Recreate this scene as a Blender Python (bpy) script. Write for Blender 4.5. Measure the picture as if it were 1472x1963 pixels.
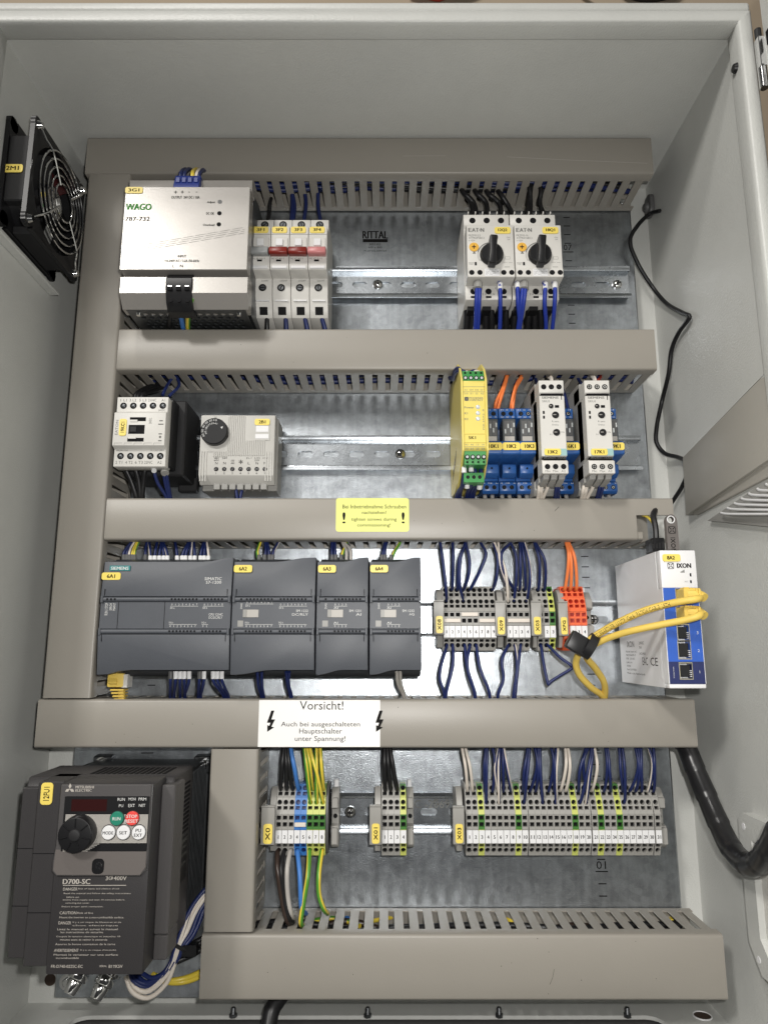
import bpy, bmesh, math, random, re
from mathutils import Vector, Matrix
random.seed(7)
for o in list(bpy.data.objects): bpy.data.objects.remove(o)
sc = bpy.context.scene
col = sc.collection
R_ = math.radians
S = 0.001           # everything below is written in millimetres: x right, h out of the mounting plate, z up

# ---------------------------------------------------------------- camera, world, lamps, exposure
cd = bpy.data.cameras.new('camera'); cam = bpy.data.objects.new('camera', cd); col.objects.link(cam)
cam.location = (0, -676*S, 292*S); cam.rotation_euler = (R_(90+11.0), 0, 0)
cd.sensor_fit = 'VERTICAL'; cd.sensor_height = 36; cd.lens = 36*1361/1963.0
cd.clip_start = 0.01; cd.clip_end = 50
sc.camera = cam
wd = bpy.data.worlds.new('World'); sc.world = wd; wd.use_nodes = True
bg = wd.node_tree.nodes['Background']; bg.inputs[0].default_value = (0.97, 0.98, 1.0, 1); bg.inputs[1].default_value = 0.035
def lamp(name, loc, target, sx, sy, watts, colr):
    l = bpy.data.lights.new(name, 'AREA'); l.shape = 'RECTANGLE'; l.size = sx; l.size_y = sy; l.energy = watts; l.color = colr
    o = bpy.data.objects.new(name, l); col.objects.link(o); o.location = loc
    o.rotation_euler = (Vector(target)-Vector(loc)).to_track_quat('-Z', 'Y').to_euler()
    return o
lamp('camera_flash', (0.026, -0.688, 0.322), (0.01, 0, .335), .014, .014, 3.1, (1, .98, .945))
lamp('ceiling_lamp', (-0.38, -0.98, 1.72), (0, 0, .42), .12, .12, 5.5, (1, .97, .925))
lamp('ceiling_lamp', (-1.35, -2.50, 2.02), (0, 0, .40), .35, .35, 48, (1, .97, .925))
lamp('ceiling_lamp', (-0.95, -3.55, 2.06), (-0.95, -3.55, 0), 1.5, 2.7, 55, (1, .97, .92))
vs = sc.view_settings; vs.view_transform = 'Standard'; vs.look = 'None'; vs.gamma = 1; vs.exposure = -0.12; vs.use_curve_mapping = False
sc.render.engine = 'CYCLES'

# ---------------------------------------------------------------- materials
M = {}
def mat(name, c, rough=.5, metal=0, bump=0, bscale=400, var=0, vscale=60, spec=.5, trans=0, emit=None, coat=0):
    m = bpy.data.materials.new(name); m.use_nodes = True; nt = m.node_tree; b = nt.nodes['Principled BSDF']
    b.inputs['Base Color'].default_value = (*c, 1); b.inputs['Roughness'].default_value = rough; b.inputs['Metallic'].default_value = metal
    b.inputs['Specular IOR Level'].default_value = spec
    if trans: b.inputs['Transmission Weight'].default_value = trans
    if coat: b.inputs['Coat Weight'].default_value = coat
    tc = nt.nodes.new('ShaderNodeTexCoord')
    if bump:
        n = nt.nodes.new('ShaderNodeTexNoise'); n.inputs['Scale'].default_value = bscale; n.inputs['Detail'].default_value = 3
        nt.links.new(tc.outputs['Object'], n.inputs['Vector'])
        bp = nt.nodes.new('ShaderNodeBump'); bp.inputs['Strength'].default_value = bump; bp.inputs['Distance'].default_value = .0006
        nt.links.new(n.outputs['Fac'], bp.inputs['Height']); nt.links.new(bp.outputs['Normal'], b.inputs['Normal'])
    if var:
        n = nt.nodes.new('ShaderNodeTexNoise'); n.inputs['Scale'].default_value = vscale; n.inputs['Detail'].default_value = 6; n.inputs['Roughness'].default_value = .65
        nt.links.new(tc.outputs['Object'], n.inputs['Vector'])
        mr = nt.nodes.new('ShaderNodeMapRange'); mr.inputs['From Min'].default_value = .3; mr.inputs['From Max'].default_value = .7
        mr.inputs['To Min'].default_value = 1-var; mr.inputs['To Max'].default_value = 1+var
        nt.links.new(n.outputs['Fac'], mr.inputs['Value'])
        mx = nt.nodes.new('ShaderNodeVectorMath'); mx.operation = 'SCALE'; mx.inputs[0].default_value = c
        nt.links.new(mr.outputs['Result'], mx.inputs['Scale']); nt.links.new(mx.outputs['Vector'], b.inputs['Base Color'])
        m2 = nt.nodes.new('ShaderNodeMapRange'); m2.inputs['To Min'].default_value = max(.03, rough*(1-var)); m2.inputs['To Max'].default_value = min(1, rough*(1+var))
        nt.links.new(n.outputs['Fac'], m2.inputs['Value']); nt.links.new(m2.outputs['Result'], b.inputs['Roughness'])
    M[name] = m; return m
mat('paint', (.53, .535, .51), .40, bump=.5, bscale=700, var=.05, vscale=9)
mat('pvc', (.275, .256, .224), .40, bump=.10, bscale=900, var=.018, vscale=10)
mat('zinc', (.36, .385, .41), .31, .94, bump=.38, bscale=900, var=.20, vscale=70)
mat('rail', (.39, .415, .44), .27, 1, bump=.08, bscale=300, var=.16, vscale=40)
mat('steel', (.6, .6, .6), .16, 1)
mat('chrome', (.75, .75, .74), .10, 1)
mat('darksteel', (.10, .105, .11), .38, .8, var=.15)
mat('alu', (.30, .285, .265), .26, .25, bump=.06, bscale=900, var=.03)
mat('ltgrey', (.60, .585, .55), .45, bump=.06, bscale=900, var=.03, vscale=30)
mat('midgrey', (.27, .265, .25), .45, var=.04)
mat('dkgrey', (.10, .10, .10), .5)
mat('termgrey', (.30, .292, .272), .42, var=.03)
mat('cavity', (.008, .008, .009), .7, spec=.12)
mat('black', (.011, .011, .012), .38, spec=.35)
mat('blackmat', (.018, .018, .019), .6, bump=.1, spec=.3)
mat('plc', (.072, .078, .090), .48, bump=.2, bscale=1600, var=.04)
mat('plcdk', (.030, .033, .038), .45)
mat('vfd', (.034, .032, .033), .46, bump=.2, bscale=1600)
mat('vfd2', (.070, .066, .066), .44, bump=.2, bscale=1600)
mat('vfdlite', (.125, .112, .105), .42, bump=.1)
mat('tag', (.80, .63, .13), .4)
mat('sticker', (.74, .76, .22), .35)
mat('paper', (.80, .79, .77), .42, bump=.1, bscale=60)
mat('ink', (.012, .011, .011), .7, spec=.08)
mat('inkgrey', (.17, .17, .16), .7, spec=.08)
mat('inkwhite', (.62, .62, .60), .5)
mat('inkvfd', (.42, .39, .35), .5)
mat('inkgreen', (.02, .20, .02), .7, spec=.08)
mat('teal', (.02, .20, .21), .4)
mat('paleteal', (.30, .47, .46), .4)
mat('safety', (.70, .58, .145), .42, bump=.05, var=.03)
mat('tgreen', (.05, .26, .07), .4)
mat('pegreen', (.05, .17, .03), .42)
mat('peyellow', (.50, .54, .13), .42)
mat('relayblue', (.022, .092, .30), .38)
mat('termblue', (.035, .16, .46), .4)
mat('netblue', (.025, .10, .46), .35)
mat('netnavy', (.014, .022, .10), .35)
mat('connblue', (.012, .03, .20), .4)
mat('orange', (.76, .13, .045), .4)
mat('whitepl', (.72, .72, .725), .38)
mat('navy', (.008, .017, .090), .46)
mat('bluew', (.012, .035, .30), .46)
mat('white', (.66, .60, .53), .46)
mat('ltblue', (.05, .18, .50), .46)
mat('yellow', (.72, .55, .06), .35)
mat('yellow2', (.70, .50, .10), .58, bump=.1, var=.04)
mat('ltgrey2', (.47, .46, .43), .45, bump=.06, bscale=900, var=.04, vscale=30)
mat('gyg', (.08, .27, .03), .35)
mat('brownw', (.035, .022, .017), .35)
mat('greyw', (.40, .38, .35), .46)
mat('orangew', (.85, .22, .06), .46)
mat('redw', (.35, .02, .01), .35)
mat('sleeve', (.013, .013, .014), .30)
mat('can', (.10, .11, .12), .10, .2)
mat('holebrown', (.05, .03, .02), .7)
mat('toggred', (.20, .018, .012), .38)
mat('toggpink', (.52, .19, .19), .38)
mat('toggrey', (.28, .29, .29), .38)
mat('ylw_dial', (.75, .42, .06), .4)
mat('btngreen', (.02, .20, .13), .4)
mat('btnred', (.72, .07, .06), .4)
mat('display', (.030, .008, .008), .12)
mat('clear', (.75, .78, .78), .12, .35)
mat('wall', (.36, .29, .21), .8)
mat('hoodgrey', (.33, .315, .28), .45, bump=.2, bscale=700)
mat('darkred', (.05, .006, .007), .4)
mat('brass', (.45, .42, .32), .3, .8)

def streaks(m, amount):
    nt = m.node_tree; b = nt.nodes['Principled BSDF']; l = b.inputs['Base Color'].links[0]; src = l.from_socket
    tc = nt.nodes.new('ShaderNodeTexCoord'); mp = nt.nodes.new('ShaderNodeMapping'); mp.inputs['Scale'].default_value = (240, 240, 9)
    n = nt.nodes.new('ShaderNodeTexNoise'); n.inputs['Scale'].default_value = 1; n.inputs['Detail'].default_value = 4
    v = nt.nodes.new('ShaderNodeTexVoronoi'); v.inputs['Scale'].default_value = 170
    nt.links.new(tc.outputs['Object'], mp.inputs['Vector']); nt.links.new(mp.outputs['Vector'], n.inputs['Vector']); nt.links.new(tc.outputs['Object'], v.inputs['Vector'])
    r = nt.nodes.new('ShaderNodeMapRange'); r.inputs['From Min'].default_value = .3; r.inputs['From Max'].default_value = .7; r.inputs['To Min'].default_value = 1-amount; r.inputs['To Max'].default_value = 1+amount
    nt.links.new(n.outputs['Fac'], r.inputs['Value'])
    r2 = nt.nodes.new('ShaderNodeMapRange'); r2.inputs['To Min'].default_value = .90; r2.inputs['To Max'].default_value = 1.10; nt.links.new(v.outputs['Color'], r2.inputs['Value'])
    k = nt.nodes.new('ShaderNodeMath'); k.operation = 'MULTIPLY'; nt.links.new(r.outputs['Result'], k.inputs[0]); nt.links.new(r2.outputs['Result'], k.inputs[1])
    sc_ = nt.nodes.new('ShaderNodeVectorMath'); sc_.operation = 'SCALE'; nt.links.new(src, sc_.inputs[0]); nt.links.new(k.outputs['Value'], sc_.inputs['Scale']); nt.links.new(sc_.outputs['Vector'], b.inputs['Base Color'])
streaks(M['zinc'], .085)

# ---------------------------------------------------------------- mesh helpers
ORG = {}
def V(p): return (p[0]*S, -p[1]*S, p[2]*S)
class MB:
    def __init__(s): s.v = []; s.f = []; s.mi = []
    def add(s, vs, fs, mi=0):
        n = len(s.v); s.v += vs; s.f += [tuple(i+n for i in f) for f in fs]; s.mi += [mi]*len(fs); return s
    def box(s, x0, x1, h0, h1, z0, z1, mi=0):
        vs = [(x, h, z) for x in (x0, x1) for h in (h0, h1) for z in (z0, z1)]
        return s.add(vs, [(0,1,3,2),(4,6,7,5),(0,4,5,1),(2,3,7,6),(0,2,6,4),(1,5,7,3)], mi)
    def prism(s, prof, a0, a1, fn, mi=0):
        n = len(prof); vs = [fn(p[0], p[1], a0) for p in prof]+[fn(p[0], p[1], a1) for p in prof]
        fs = [tuple(range(n)), tuple(range(2*n-1, n-1, -1))]+[(i, (i+1) % n, (i+1) % n+n, i+n) for i in range(n)]
        return s.add(vs, fs, mi)
    def px(s, prof, x0, x1, mi=0): return s.prism(prof, x0, x1, lambda h, z, x: (x, h, z), mi)     # profile (h,z)
    def ph(s, prof, h0, h1, mi=0): return s.prism(prof, h0, h1, lambda x, z, h: (x, h, z), mi)     # profile (x,z)
    def pz(s, prof, z0, z1, mi=0): return s.prism(prof, z0, z1, lambda x, h, z: (x, h, z), mi)     # profile (x,h)
    def cyl(s, p0, p1, r0, r1=None, n=12, mi=0):
        r1 = r0 if r1 is None else r1
        a = Vector(p0); b = Vector(p1); d = (b-a).normalized(); u = d.orthogonal().normalized(); w = d.cross(u)
        vs = []
        for c, r in ((a, r0), (b, r1)):
            vs += [tuple(c+(u*math.cos(2*math.pi*i/n)+w*math.sin(2*math.pi*i/n))*r) for i in range(n)]
        fs = [tuple(range(n)), tuple(range(2*n-1, n-1, -1))]+[(i, (i+1) % n, (i+1) % n+n, i+n) for i in range(n)]
        return s.add(vs, fs, mi)
    def ch(s, x, z, r, h0, h1, r1=None, n=12, mi=0): return s.cyl((x, h0, z), (x, h1, z), r, r1, n, mi)
    def tube(s, pts, r, n=8, closed=False, stripe=0, twist=0, rf=None, ph=0, two=False):
        pts = [Vector(p) for p in pts]; N = len(pts); prev = None; rings = []
        for i, p in enumerate(pts):
            t = (pts[(i+1) % N]-pts[i-1]) if closed else (pts[min(i+1, N-1)]-pts[max(i-1, 0)])
            t = t.normalized() if t.length > 1e-9 else Vector((0, 0, 1))
            if prev is None: u = t.orthogonal().normalized()
            else:
                u = prev-t*prev.dot(t); u = u.normalized() if u.length > 1e-6 else t.orthogonal().normalized()
            prev = u; w = t.cross(u); rr = rf(i) if rf else r
            rings.append([tuple(p+(u*math.cos(2*math.pi*k/n+twist*i+ph)+w*math.sin(2*math.pi*k/n+twist*i+ph))*rr) for k in range(n)])
        base = len(s.v); s.v += [q for ring in rings for q in ring]
        for i in range(N if closed else N-1):
            for k in range(n):
                j = (i+1) % N
                s.f.append((base+i*n+k, base+i*n+(k+1) % n, base+j*n+(k+1) % n, base+j*n+k)); s.mi.append(1 if (k < stripe or (two and (k//2) % 2)) else 0)
        if not closed:
            s.f.append(tuple(base+k for k in range(n))); s.f.append(tuple(base+(N-1)*n+k for k in reversed(range(n)))); s.mi += [0, 0]
        return s
    def holed(s, outline, holes, d, fn, mi=0, outer=True):
        """plate with real openings: outline and holes are loops of (a,b); fn(a,b,depth) places it; the walls go d deep"""
        bm = bmesh.new(); E = []
        for loop in [outline]+holes:
            vs = [bm.verts.new((p[0], p[1], 0)) for p in loop]
            E += [bm.edges.new((vs[i], vs[(i+1) % len(vs)])) for i in range(len(vs))]
        bmesh.ops.triangle_fill(bm, edges=E, use_beauty=True)
        bm.verts.index_update(); vs = [fn(v.co.x, v.co.y, 0) for v in bm.verts]
        fs = [tuple(v.index for v in f.verts) for f in bm.faces]; bm.free()
        s.add(vs, fs, mi)
        for k, loop in enumerate([outline]+holes):
            if k == 0 and not outer: continue
            n = len(loop); s.add([fn(a, b, 0) for a, b in loop]+[fn(a, b, d) for a, b in loop], [(i, (i+1) % n, (i+1) % n+n, i+n) for i in range(n)], mi)
        return s
def circ(x, z, r, n=12, ph=0): return [(x+r*math.cos(2*math.pi*i/n+ph), z+r*math.sin(2*math.pi*i/n+ph)) for i in range(n)]
def rect(x0, x1, z0, z1): return [(x0, z0), (x1, z0), (x1, z1), (x0, z1)]
def rrect(x0, x1, z0, z1, r, n=4):
    o = []
    for cx, cz, a in ((x1-r, z1-r, 0), (x0+r, z1-r, 90), (x0+r, z0+r, 180), (x1-r, z0+r, 270)):
        o += [(cx+r*math.cos(R_(a+90*i/n)), cz+r*math.sin(R_(a+90*i/n))) for i in range(n+1)]
    return o
def spline(pts, step=3.0):
    pts = [Vector(p) for p in pts]; out = []
    P = [pts[0]*2-pts[1]]+pts+[pts[-1]*2-pts[-2]]
    for i in range(1, len(P)-2):
        p0, p1, p2, p3 = P[i-1:i+3]; n = max(2, int((p2-p1).length/step))
        a = (p1-p0).length**.5 or 1; b = (p2-p1).length**.5 or 1; c = (p3-p2).length**.5 or 1
        m1 = (p2-p1)+b*((p1-p0)/a-(p2-p0)/(a+b)); m2 = (p2-p1)+b*((p3-p2)/c-(p3-p1)/(b+c))
        for k in range(n):
            t = k/n; t2 = t*t; t3 = t2*t
            out.append(p1*(2*t3-3*t2+1)+m1*(t3-2*t2+t)+p2*(-2*t3+3*t2)+m2*(t3-t2))
    out.append(pts[-1]); return out

def org(o): return ORG.get(o.name, (0, 0, 0)) if o else (0, 0, 0)
def link(name, me, parent, o_):
    o = bpy.data.objects.new(name, me); col.objects.link(o); ORG[o.name] = o_
    if parent: o.parent = parent
    else: o.location = V(o_)
    return o
def mesh(name, mb, mats, o_, bevel=0, seg=1, smooth=35, fixn=True):
    me = bpy.data.meshes.new(name)
    me.from_pydata([V((p[0]-o_[0], p[1]-o_[1], p[2]-o_[2])) for p in mb.v], [], mb.f)
    for m in (mats if isinstance(mats, (list, tuple)) else [mats]): me.materials.append(M[m])
    if any(mb.mi): me.polygons.foreach_set('material_index', mb.mi)
    if fixn or bevel:
        bm = bmesh.new(); bm.from_mesh(me)
        bmesh.ops.recalc_face_normals(bm, faces=bm.faces)
        if bevel:
            es = [e for e in bm.edges if len(e.link_faces) == 2 and e.calc_face_angle(0) > R_(38)]
            if es: bmesh.ops.bevel(bm, geom=es, offset=bevel*S, segments=seg, profile=.5, affect='EDGES', clamp_overlap=True)
        bm.to_mesh(me); bm.free()
    if smooth:
        me.polygons.foreach_set('use_smooth', [True]*len(me.polygons)); me.set_sharp_from_angle(angle=R_(smooth))
    return me
def obj(name, mb, mats, parent=None, bevel=0, seg=1, smooth=35, at=None, label=None, kind=None, fixn=True):
    o_ = org(parent) if parent else (at or (0, 0, 0))
    o = link(name, mesh(name, mb, mats, o_, bevel, seg, smooth, fixn), parent, o_)
    if label: o['label'] = label
    if kind: o['kind'] = kind
    return o
ORDW = 'zeroth first second third fourth fifth sixth seventh eighth ninth tenth eleventh twelfth thirteenth fourteenth fifteenth sixteenth seventeenth eighteenth nineteenth twentieth'.split()
def ordn(n):
    n = int(n); return ORDW[n] if n <= 20 else ('thirtieth' if n == 30 else ('twenty' if n < 30 else 'thirty')+'-'+ORDW[n % 10])
def wordy(s):
    s = re.sub(r'number (\d+)', lambda m: ordn(m[1]), s)
    return re.sub(r'(wire|sleeve|loop|terminal) (\d+)\b', lambda m: ordn(m[2])+' '+m[1], s)
def tagit(o, label, cat, group=None):
    label = wordy(label)
    o['label'] = label; o['category'] = cat
    if group: o['group'] = group
    return o
def thing(name, label, cat, at, group=None):
    o = bpy.data.objects.new(name, None); col.objects.link(o); o.empty_display_size = .01
    o.location = V(at); ORG[o.name] = at
    return tagit(o, label, cat, group)
def struct(name, mb, mats, **k):
    o = obj(name, mb, mats, **k); o['kind'] = 'structure'; return o
def inst(name, me, parent, off):
    """another object on shared mesh data, offset in mm inside its parent"""
    o = bpy.data.objects.new(name, me); col.objects.link(o); o.parent = parent; o.location = V(off); ORG[o.name] = org(parent); return o

_fc = {}
def glyphs(s):
    if s not in _fc:
        c = bpy.data.curves.new('lettering', 'FONT'); c.body = s; c.size = 1; c.resolution_u = 2
        o = bpy.data.objects.new('lettering', c); me = bpy.data.meshes.new_from_object(o)
        vs = [(v.co.x, v.co.y) for v in me.vertices]; fs = [tuple(p.vertices) for p in me.polygons]
        bpy.data.objects.remove(o); bpy.data.curves.remove(c); bpy.data.meshes.remove(me)
        x0 = min(v[0] for v in vs); x1 = max(v[0] for v in vs); y0 = min(v[1] for v in vs); y1 = max(v[1] for v in vs)
        _fc[s] = ([((x-x0)/max(1e-6, x1-x0), (y-y0)/max(1e-6, y1-y0)) for x, y in vs], fs, (x1-x0)/max(1e-6, y1-y0))
    return _fc[s]
def put(mb, s, r, h, rot=0, fn=None, bold=0):
    """lettering s stretched into rectangle r=(x0,z0,x1,z1), z0 top; rot=90 reads upwards"""
    vs, fs, asp = glyphs(s); x0, z1, x1, z0 = r
    W, Hh = (x1-x0, z1-z0) if not rot else (z1-z0, x1-x0)
    if len(s) == 1 and Hh > 0 and W/Hh > asp*1.3 and s not in '-':      # never stretch a lone narrow character
        c = (x0+x1)/2; x0, x1 = c-asp*1.15*Hh/2, c+asp*1.15*Hh/2
    fn = fn or (lambda a, b: (a, h, b))
    for dx in ((-bold, bold) if bold else (0,)):
        out = []
        for i, (a, b) in enumerate(vs):
            if rot == 90: a, b = 1-b, a
            elif rot == -90: a, b = b, 1-a
            p = fn(x0+a*(x1-x0)+dx, z0+b*(z1-z0)); out.append((p[0], p[1]+(.02 if dx > 0 else 0), p[2]))
        mb.add(out, fs)
    return mb
def text(s, r, h, parent, m='ink', rot=0, fn=None, name='lettering', bold=0):
    mb = MB()
    if isinstance(s, str): put(mb, s, r, h, rot, fn, bold)
    else:
        for a, b in zip(s, r): put(mb, a, b, h, rot, fn, bold)
    return obj(name, mb, m, parent, smooth=0, fixn=False)
def lines(ss, r, h, parent, m='ink', gap=.45, align='C', fn=None, bold=0):
    """several centred lines filling rectangle r"""
    x0, z1, x1, z0 = r; n = len(ss); cap = (z1-z0)/(n+gap*(n-1)); mx = max(len(s) for s in ss if s) or 1; mb = MB()
    for i, s in enumerate(ss):
        if not s.strip(): continue
        w = (x1-x0)*len(s)/mx; t = z1-i*cap*(1+gap); a = x0 if align == 'L' else (x0+x1-w)/2
        put(mb, s, (a, t, a+w, t-cap), h, 0, fn, bold)
    return obj('lettering', mb, m, parent, smooth=0, fixn=False)
def tag(r, h, s, parent, rot=0, m='tag', pad=.24, fn=None, tw=None, shift=0):
    """yellow adhesive marker with its printed designation"""
    x0, z1, x1, z0 = r; mb = MB(); rad = min(x1-x0, z1-z0)*.28
    f3 = (lambda a, b, d: (a, h+d, b)) if fn is None else fn
    mb.prism(rrect(x0, x1, z0, z1, rad), 0, .7, f3)
    o = obj('marker_tag', mb, m, parent, bevel=.12)
    cx, cz = (x0+x1)/2, (z0+z1)/2; w, hh = (x1-x0), (z1-z0)
    if rot: a, b = hh*.62, w*.46
    else: a, b = (tw or .62)*w, hh*.50
    rr = (cx-a/2+shift, cz+b/2, cx+a/2+shift, cz-b/2) if not rot else (cx-b/2, cz+a/2, cx+b/2, cz-a/2)
    put_fn = (lambda p, q: f3(p, q, .78))
    text(s, rr, h+.8, o, rot=rot, fn=put_fn, bold=.16)
    return o
def screw(parent, x, z, h, r, name='screw', m='steel', slot='cross', cup=True):
    """terminal screw sunk in a dark round recess"""
    if cup:
        mb = MB(); N = 14
        mb.add([(x+r*math.cos(6.2832*i/N), h+.05, z+r*math.sin(6.2832*i/N)) for i in range(N)]+[(x+r*.86*math.cos(6.2832*i/N), h+.3, z+r*.86*math.sin(6.2832*i/N)) for i in range(N)]+[(x+r*.8*math.cos(6.2832*i/N), h-.0, z+r*.8*math.sin(6.2832*i/N)) for i in range(N)],
               [(i, (i+1) % N, (i+1) % N+N, i+N) for i in range(N)]+[(i+N, (i+1) % N+N, (i+1) % N+2*N, i+2*N) for i in range(N)])
        obj('screw_hole', MB().ch(x, z, r*.84, h-.2, h+.1, n=14), 'cavity', parent)
    rr = r*.62; mb = MB().ch(x, z, rr, h-.5, h+.22, rr*.85, n=12)
    o = obj(name, mb, m, parent)
    a = random.uniform(0, math.pi); sl = MB()
    for k in ((0, 1) if slot == 'cross' else (0,)):
        c, s_ = math.cos(a+k*math.pi/2), math.sin(a+k*math.pi/2); L, w = rr*.72, rr*.17
        sl.ph([(x+c*L-s_*w, z+s_*L+c*w), (x-c*L-s_*w, z-s_*L+c*w), (x-c*L+s_*w, z-s_*L-c*w), (x+c*L+s_*w, z+s_*L-c*w)], h+.1, h+.26+k*.02)
    obj('slot', sl, 'cavity', o)
    return o
# ---------------------------------------------------------------- setting and cabinet
struct('work_surface', MB().box(-1500, 1500, -60, -26, -900, 1900), 'wall')
for nm_, m_, lab_, P_, r_ in (('tool_cable', 'redw', 'red cable lying behind the top edge of the cabinet', [(30, -18, 1046), (52, -18, 1040), (64, -18, 1037), (74, -18, 1043), (90, -18, 1060)], 6), ('tool_cable', 'black', 'black cable lying right of the red one behind the cabinet', [(70, -18, 1048), (84, -18, 1041), (98, -18, 1044), (120, -18, 1060)], 5), ('tool_cable', 'black', 'black cable loop behind the upper right cabinet edge', [(270, -18, 1060), (285, -18, 1042), (310, -18, 1036), (335, -18, 1044), (345, -18, 1062)], 6), ('tool_cable', 'white', 'white cable end behind the cabinet top edge', [(220, -20, 1060), (232, -20, 1042), (240, -20, 1036)], 3)):
    tagit(obj(nm_, MB().tube(spline(P_, 5), r_), m_, None, at=P_[0], smooth=70), lab_, 'cable')
XL, XR, ZB, ZT, HB, HF = -313., 286., -13., 788., -20., 195.
cab = thing('control_cabinet', 'open light grey painted steel control cabinet with rounded front rim', 'cabinet', (-13, 0, -20))
obj('back_wall', MB().box(XL-3, XR+3, HB-3, HB, ZB-3, ZT+3), 'paint', cab)
obj('side_wall', MB().box(XL-3, XL, HB, HF-2, ZB, ZT), 'paint', cab)
obj('side_wall', MB().box(XR, XR+3, HB, HF-2, ZB, ZT), 'paint', cab)
obj('top_wall', MB().box(XL, XR, HB, HF-2, ZT, ZT+3), 'paint', cab)
# bottom with gland opening
mb = MB(); mb.holed(rect(XL, XR, HB, HF-2), [rrect(-262, 235, 2, 120, 14, 6)], 3, lambda a, b, d: (a, b, ZB-d))
bw = obj('bottom_wall', mb, 'paint', cab)
mb = MB().box(-275, 250, -4, 130, ZB-9, ZB-5); obj('gland_plate', mb, 'dkgrey', bw)
# front rim: lip turned inwards, then a rounded face and an outer return
def rimprof(inset):   # (distance inside the wall, h)
    return [(0, 178), (4.0, 178), (4.6, 180), (4.6, 191), (3.8, 193.8), (1.8, 195), (-5.5, 195), (-7.2, 194), (-8, 192), (-8, 180), (-3.1, 180), (-3.1, 178)]
def rim(side):
    p = rimprof(0)
    mb = MB(); n = len(p)
    for end in (0, 1):
        for d, h in p:
            if side == 'R': mb.v.append((XR-d, h, (ZB+d) if end == 0 else (ZT-d)))
            if side == 'L': mb.v.append((XL+d, h, (ZB+d) if end == 0 else (ZT-d)))
            if side == 'T': mb.v.append(((XL+d) if end == 0 else (XR-d), h, ZT-d))
            if side == 'B': mb.v.append(((XL+d) if end == 0 else (XR-d), h, ZB+d))
    mb.f = [(i, (i+1) % n, (i+1) % n+n, i+n) for i in range(n)]+[tuple(range(n)), tuple(range(2*n-1, n-1, -1))]; mb.mi = [0]*len(mb.f)
    return mb
for s_ in 'LRTB': obj('front_rim', rim(s_), 'paint', cab, smooth=50)
obj('rain_lip', MB().box(XL-8, XR+8, 181, 193.5, ZT+8, ZT+16.5), 'paint', cab, bevel=2.5, seg=3)
p_ = (278.9, 186, 749)
obj('rim_plug', MB().cyl((XR-4.4, p_[1], p_[2]), (XR-7, p_[1], p_[2]), 4.2, 3.2, 14), 'black', cab, smooth=40)
# door hinged on the right, standing open towards the viewer
door = thing('cabinet_door', 'light grey cabinet door standing open at the right edge', 'door', (300, 205, 0))
obj('door_panel', MB().box(299, 301, 200, 560, -20, 800), 'paint', door)
obj('door_edge', MB().box(295.5, 299, 203, 216, -18, 797), 'paint', door, bevel=.8)
mb = MB()
for i in range(30): mb.box(295.2, 295.6, 206, 212, 20+i*25, 32+i*25)
for z0 in (752, 470):
    hg = obj('hinge', MB().box(291, 296, 197, 204, z0-16, z0+10).cyl((293.5, 200, z0-34), (293.5, 200, z0-16), 3.4, 3.4, 12), 'steel', door, bevel=.5)
    obj('hinge_pin', MB().cyl((293.5, 200, z0+10), (293.5, 200, z0+19), 2.6, 2.6, 10), 'black', hg)
for i in range(10): obj('strip_hole', MB().box(295.1, 295.5, 207, 211, 480+i*30, 492+i*30), 'cavity', door)
# holes and studs near the cabinet floor and back
c_ = (274.6, -20, -18.9)
obj('floor_hole', MB().prism(circ((269.8, -8, -13.6)[0], 3, 7.5, 20), ZB-1, ZB+.3, lambda a, b, z: (a, b, z)), 'holebrown', cab)
h_ = (-295.1, -20, 5.5); obj('wall_hole', MB().ch(h_[0], h_[2], 5, HB, HB+.3, n=18), 'holebrown', cab)
obj('floor_hole_rim', MB().tube([((269.8, -8, -13.6)[0]+7.5*math.cos(i*.314), 3+7.5*math.sin(i*.314), ZB+.3) for i in range(20)], .7, 6, True), 'whitepl', cab)
for x in (-127.6, -13.8, 97.5, 206):
    b = obj('floor_stud', MB().cyl((x, 4, ZB), (x, 4, ZB+2.5), 3.4, 3.4, 6), 'darksteel', cab)
    mb = MB()
    for k in range(3): mb.cyl((x, 4, ZB+2.5+k*1.6), (x, 4, ZB+4.1+k*1.6), 2.3, 1.7, 10)
    obj('stud_thread', mb, 'darksteel', b)
# cable grommet in the back right corner
g = (299.1, -6, 756.8)
gr = thing('cable_grommet', 'dark grey oval cable grommet in the upper right back corner', 'grommet', (g[0], g[1], g[2]))
mb = MB().prism(rrect(g[1]-9, g[1]+9, g[2]-12, g[2]+12, 7, 5), 0, 1, lambda h, z, d: (XR-.5-d*5, h, z)); obj('flange', mb, 'dkgrey', gr, bevel=1.2, seg=2)
obj('bushing', MB().cyl((XR-5, g[1], g[2]-1), (XR-9, g[1], g[2]-2), 6, 4.2, 14), 'dkgrey', gr, bevel=.8)

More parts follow.
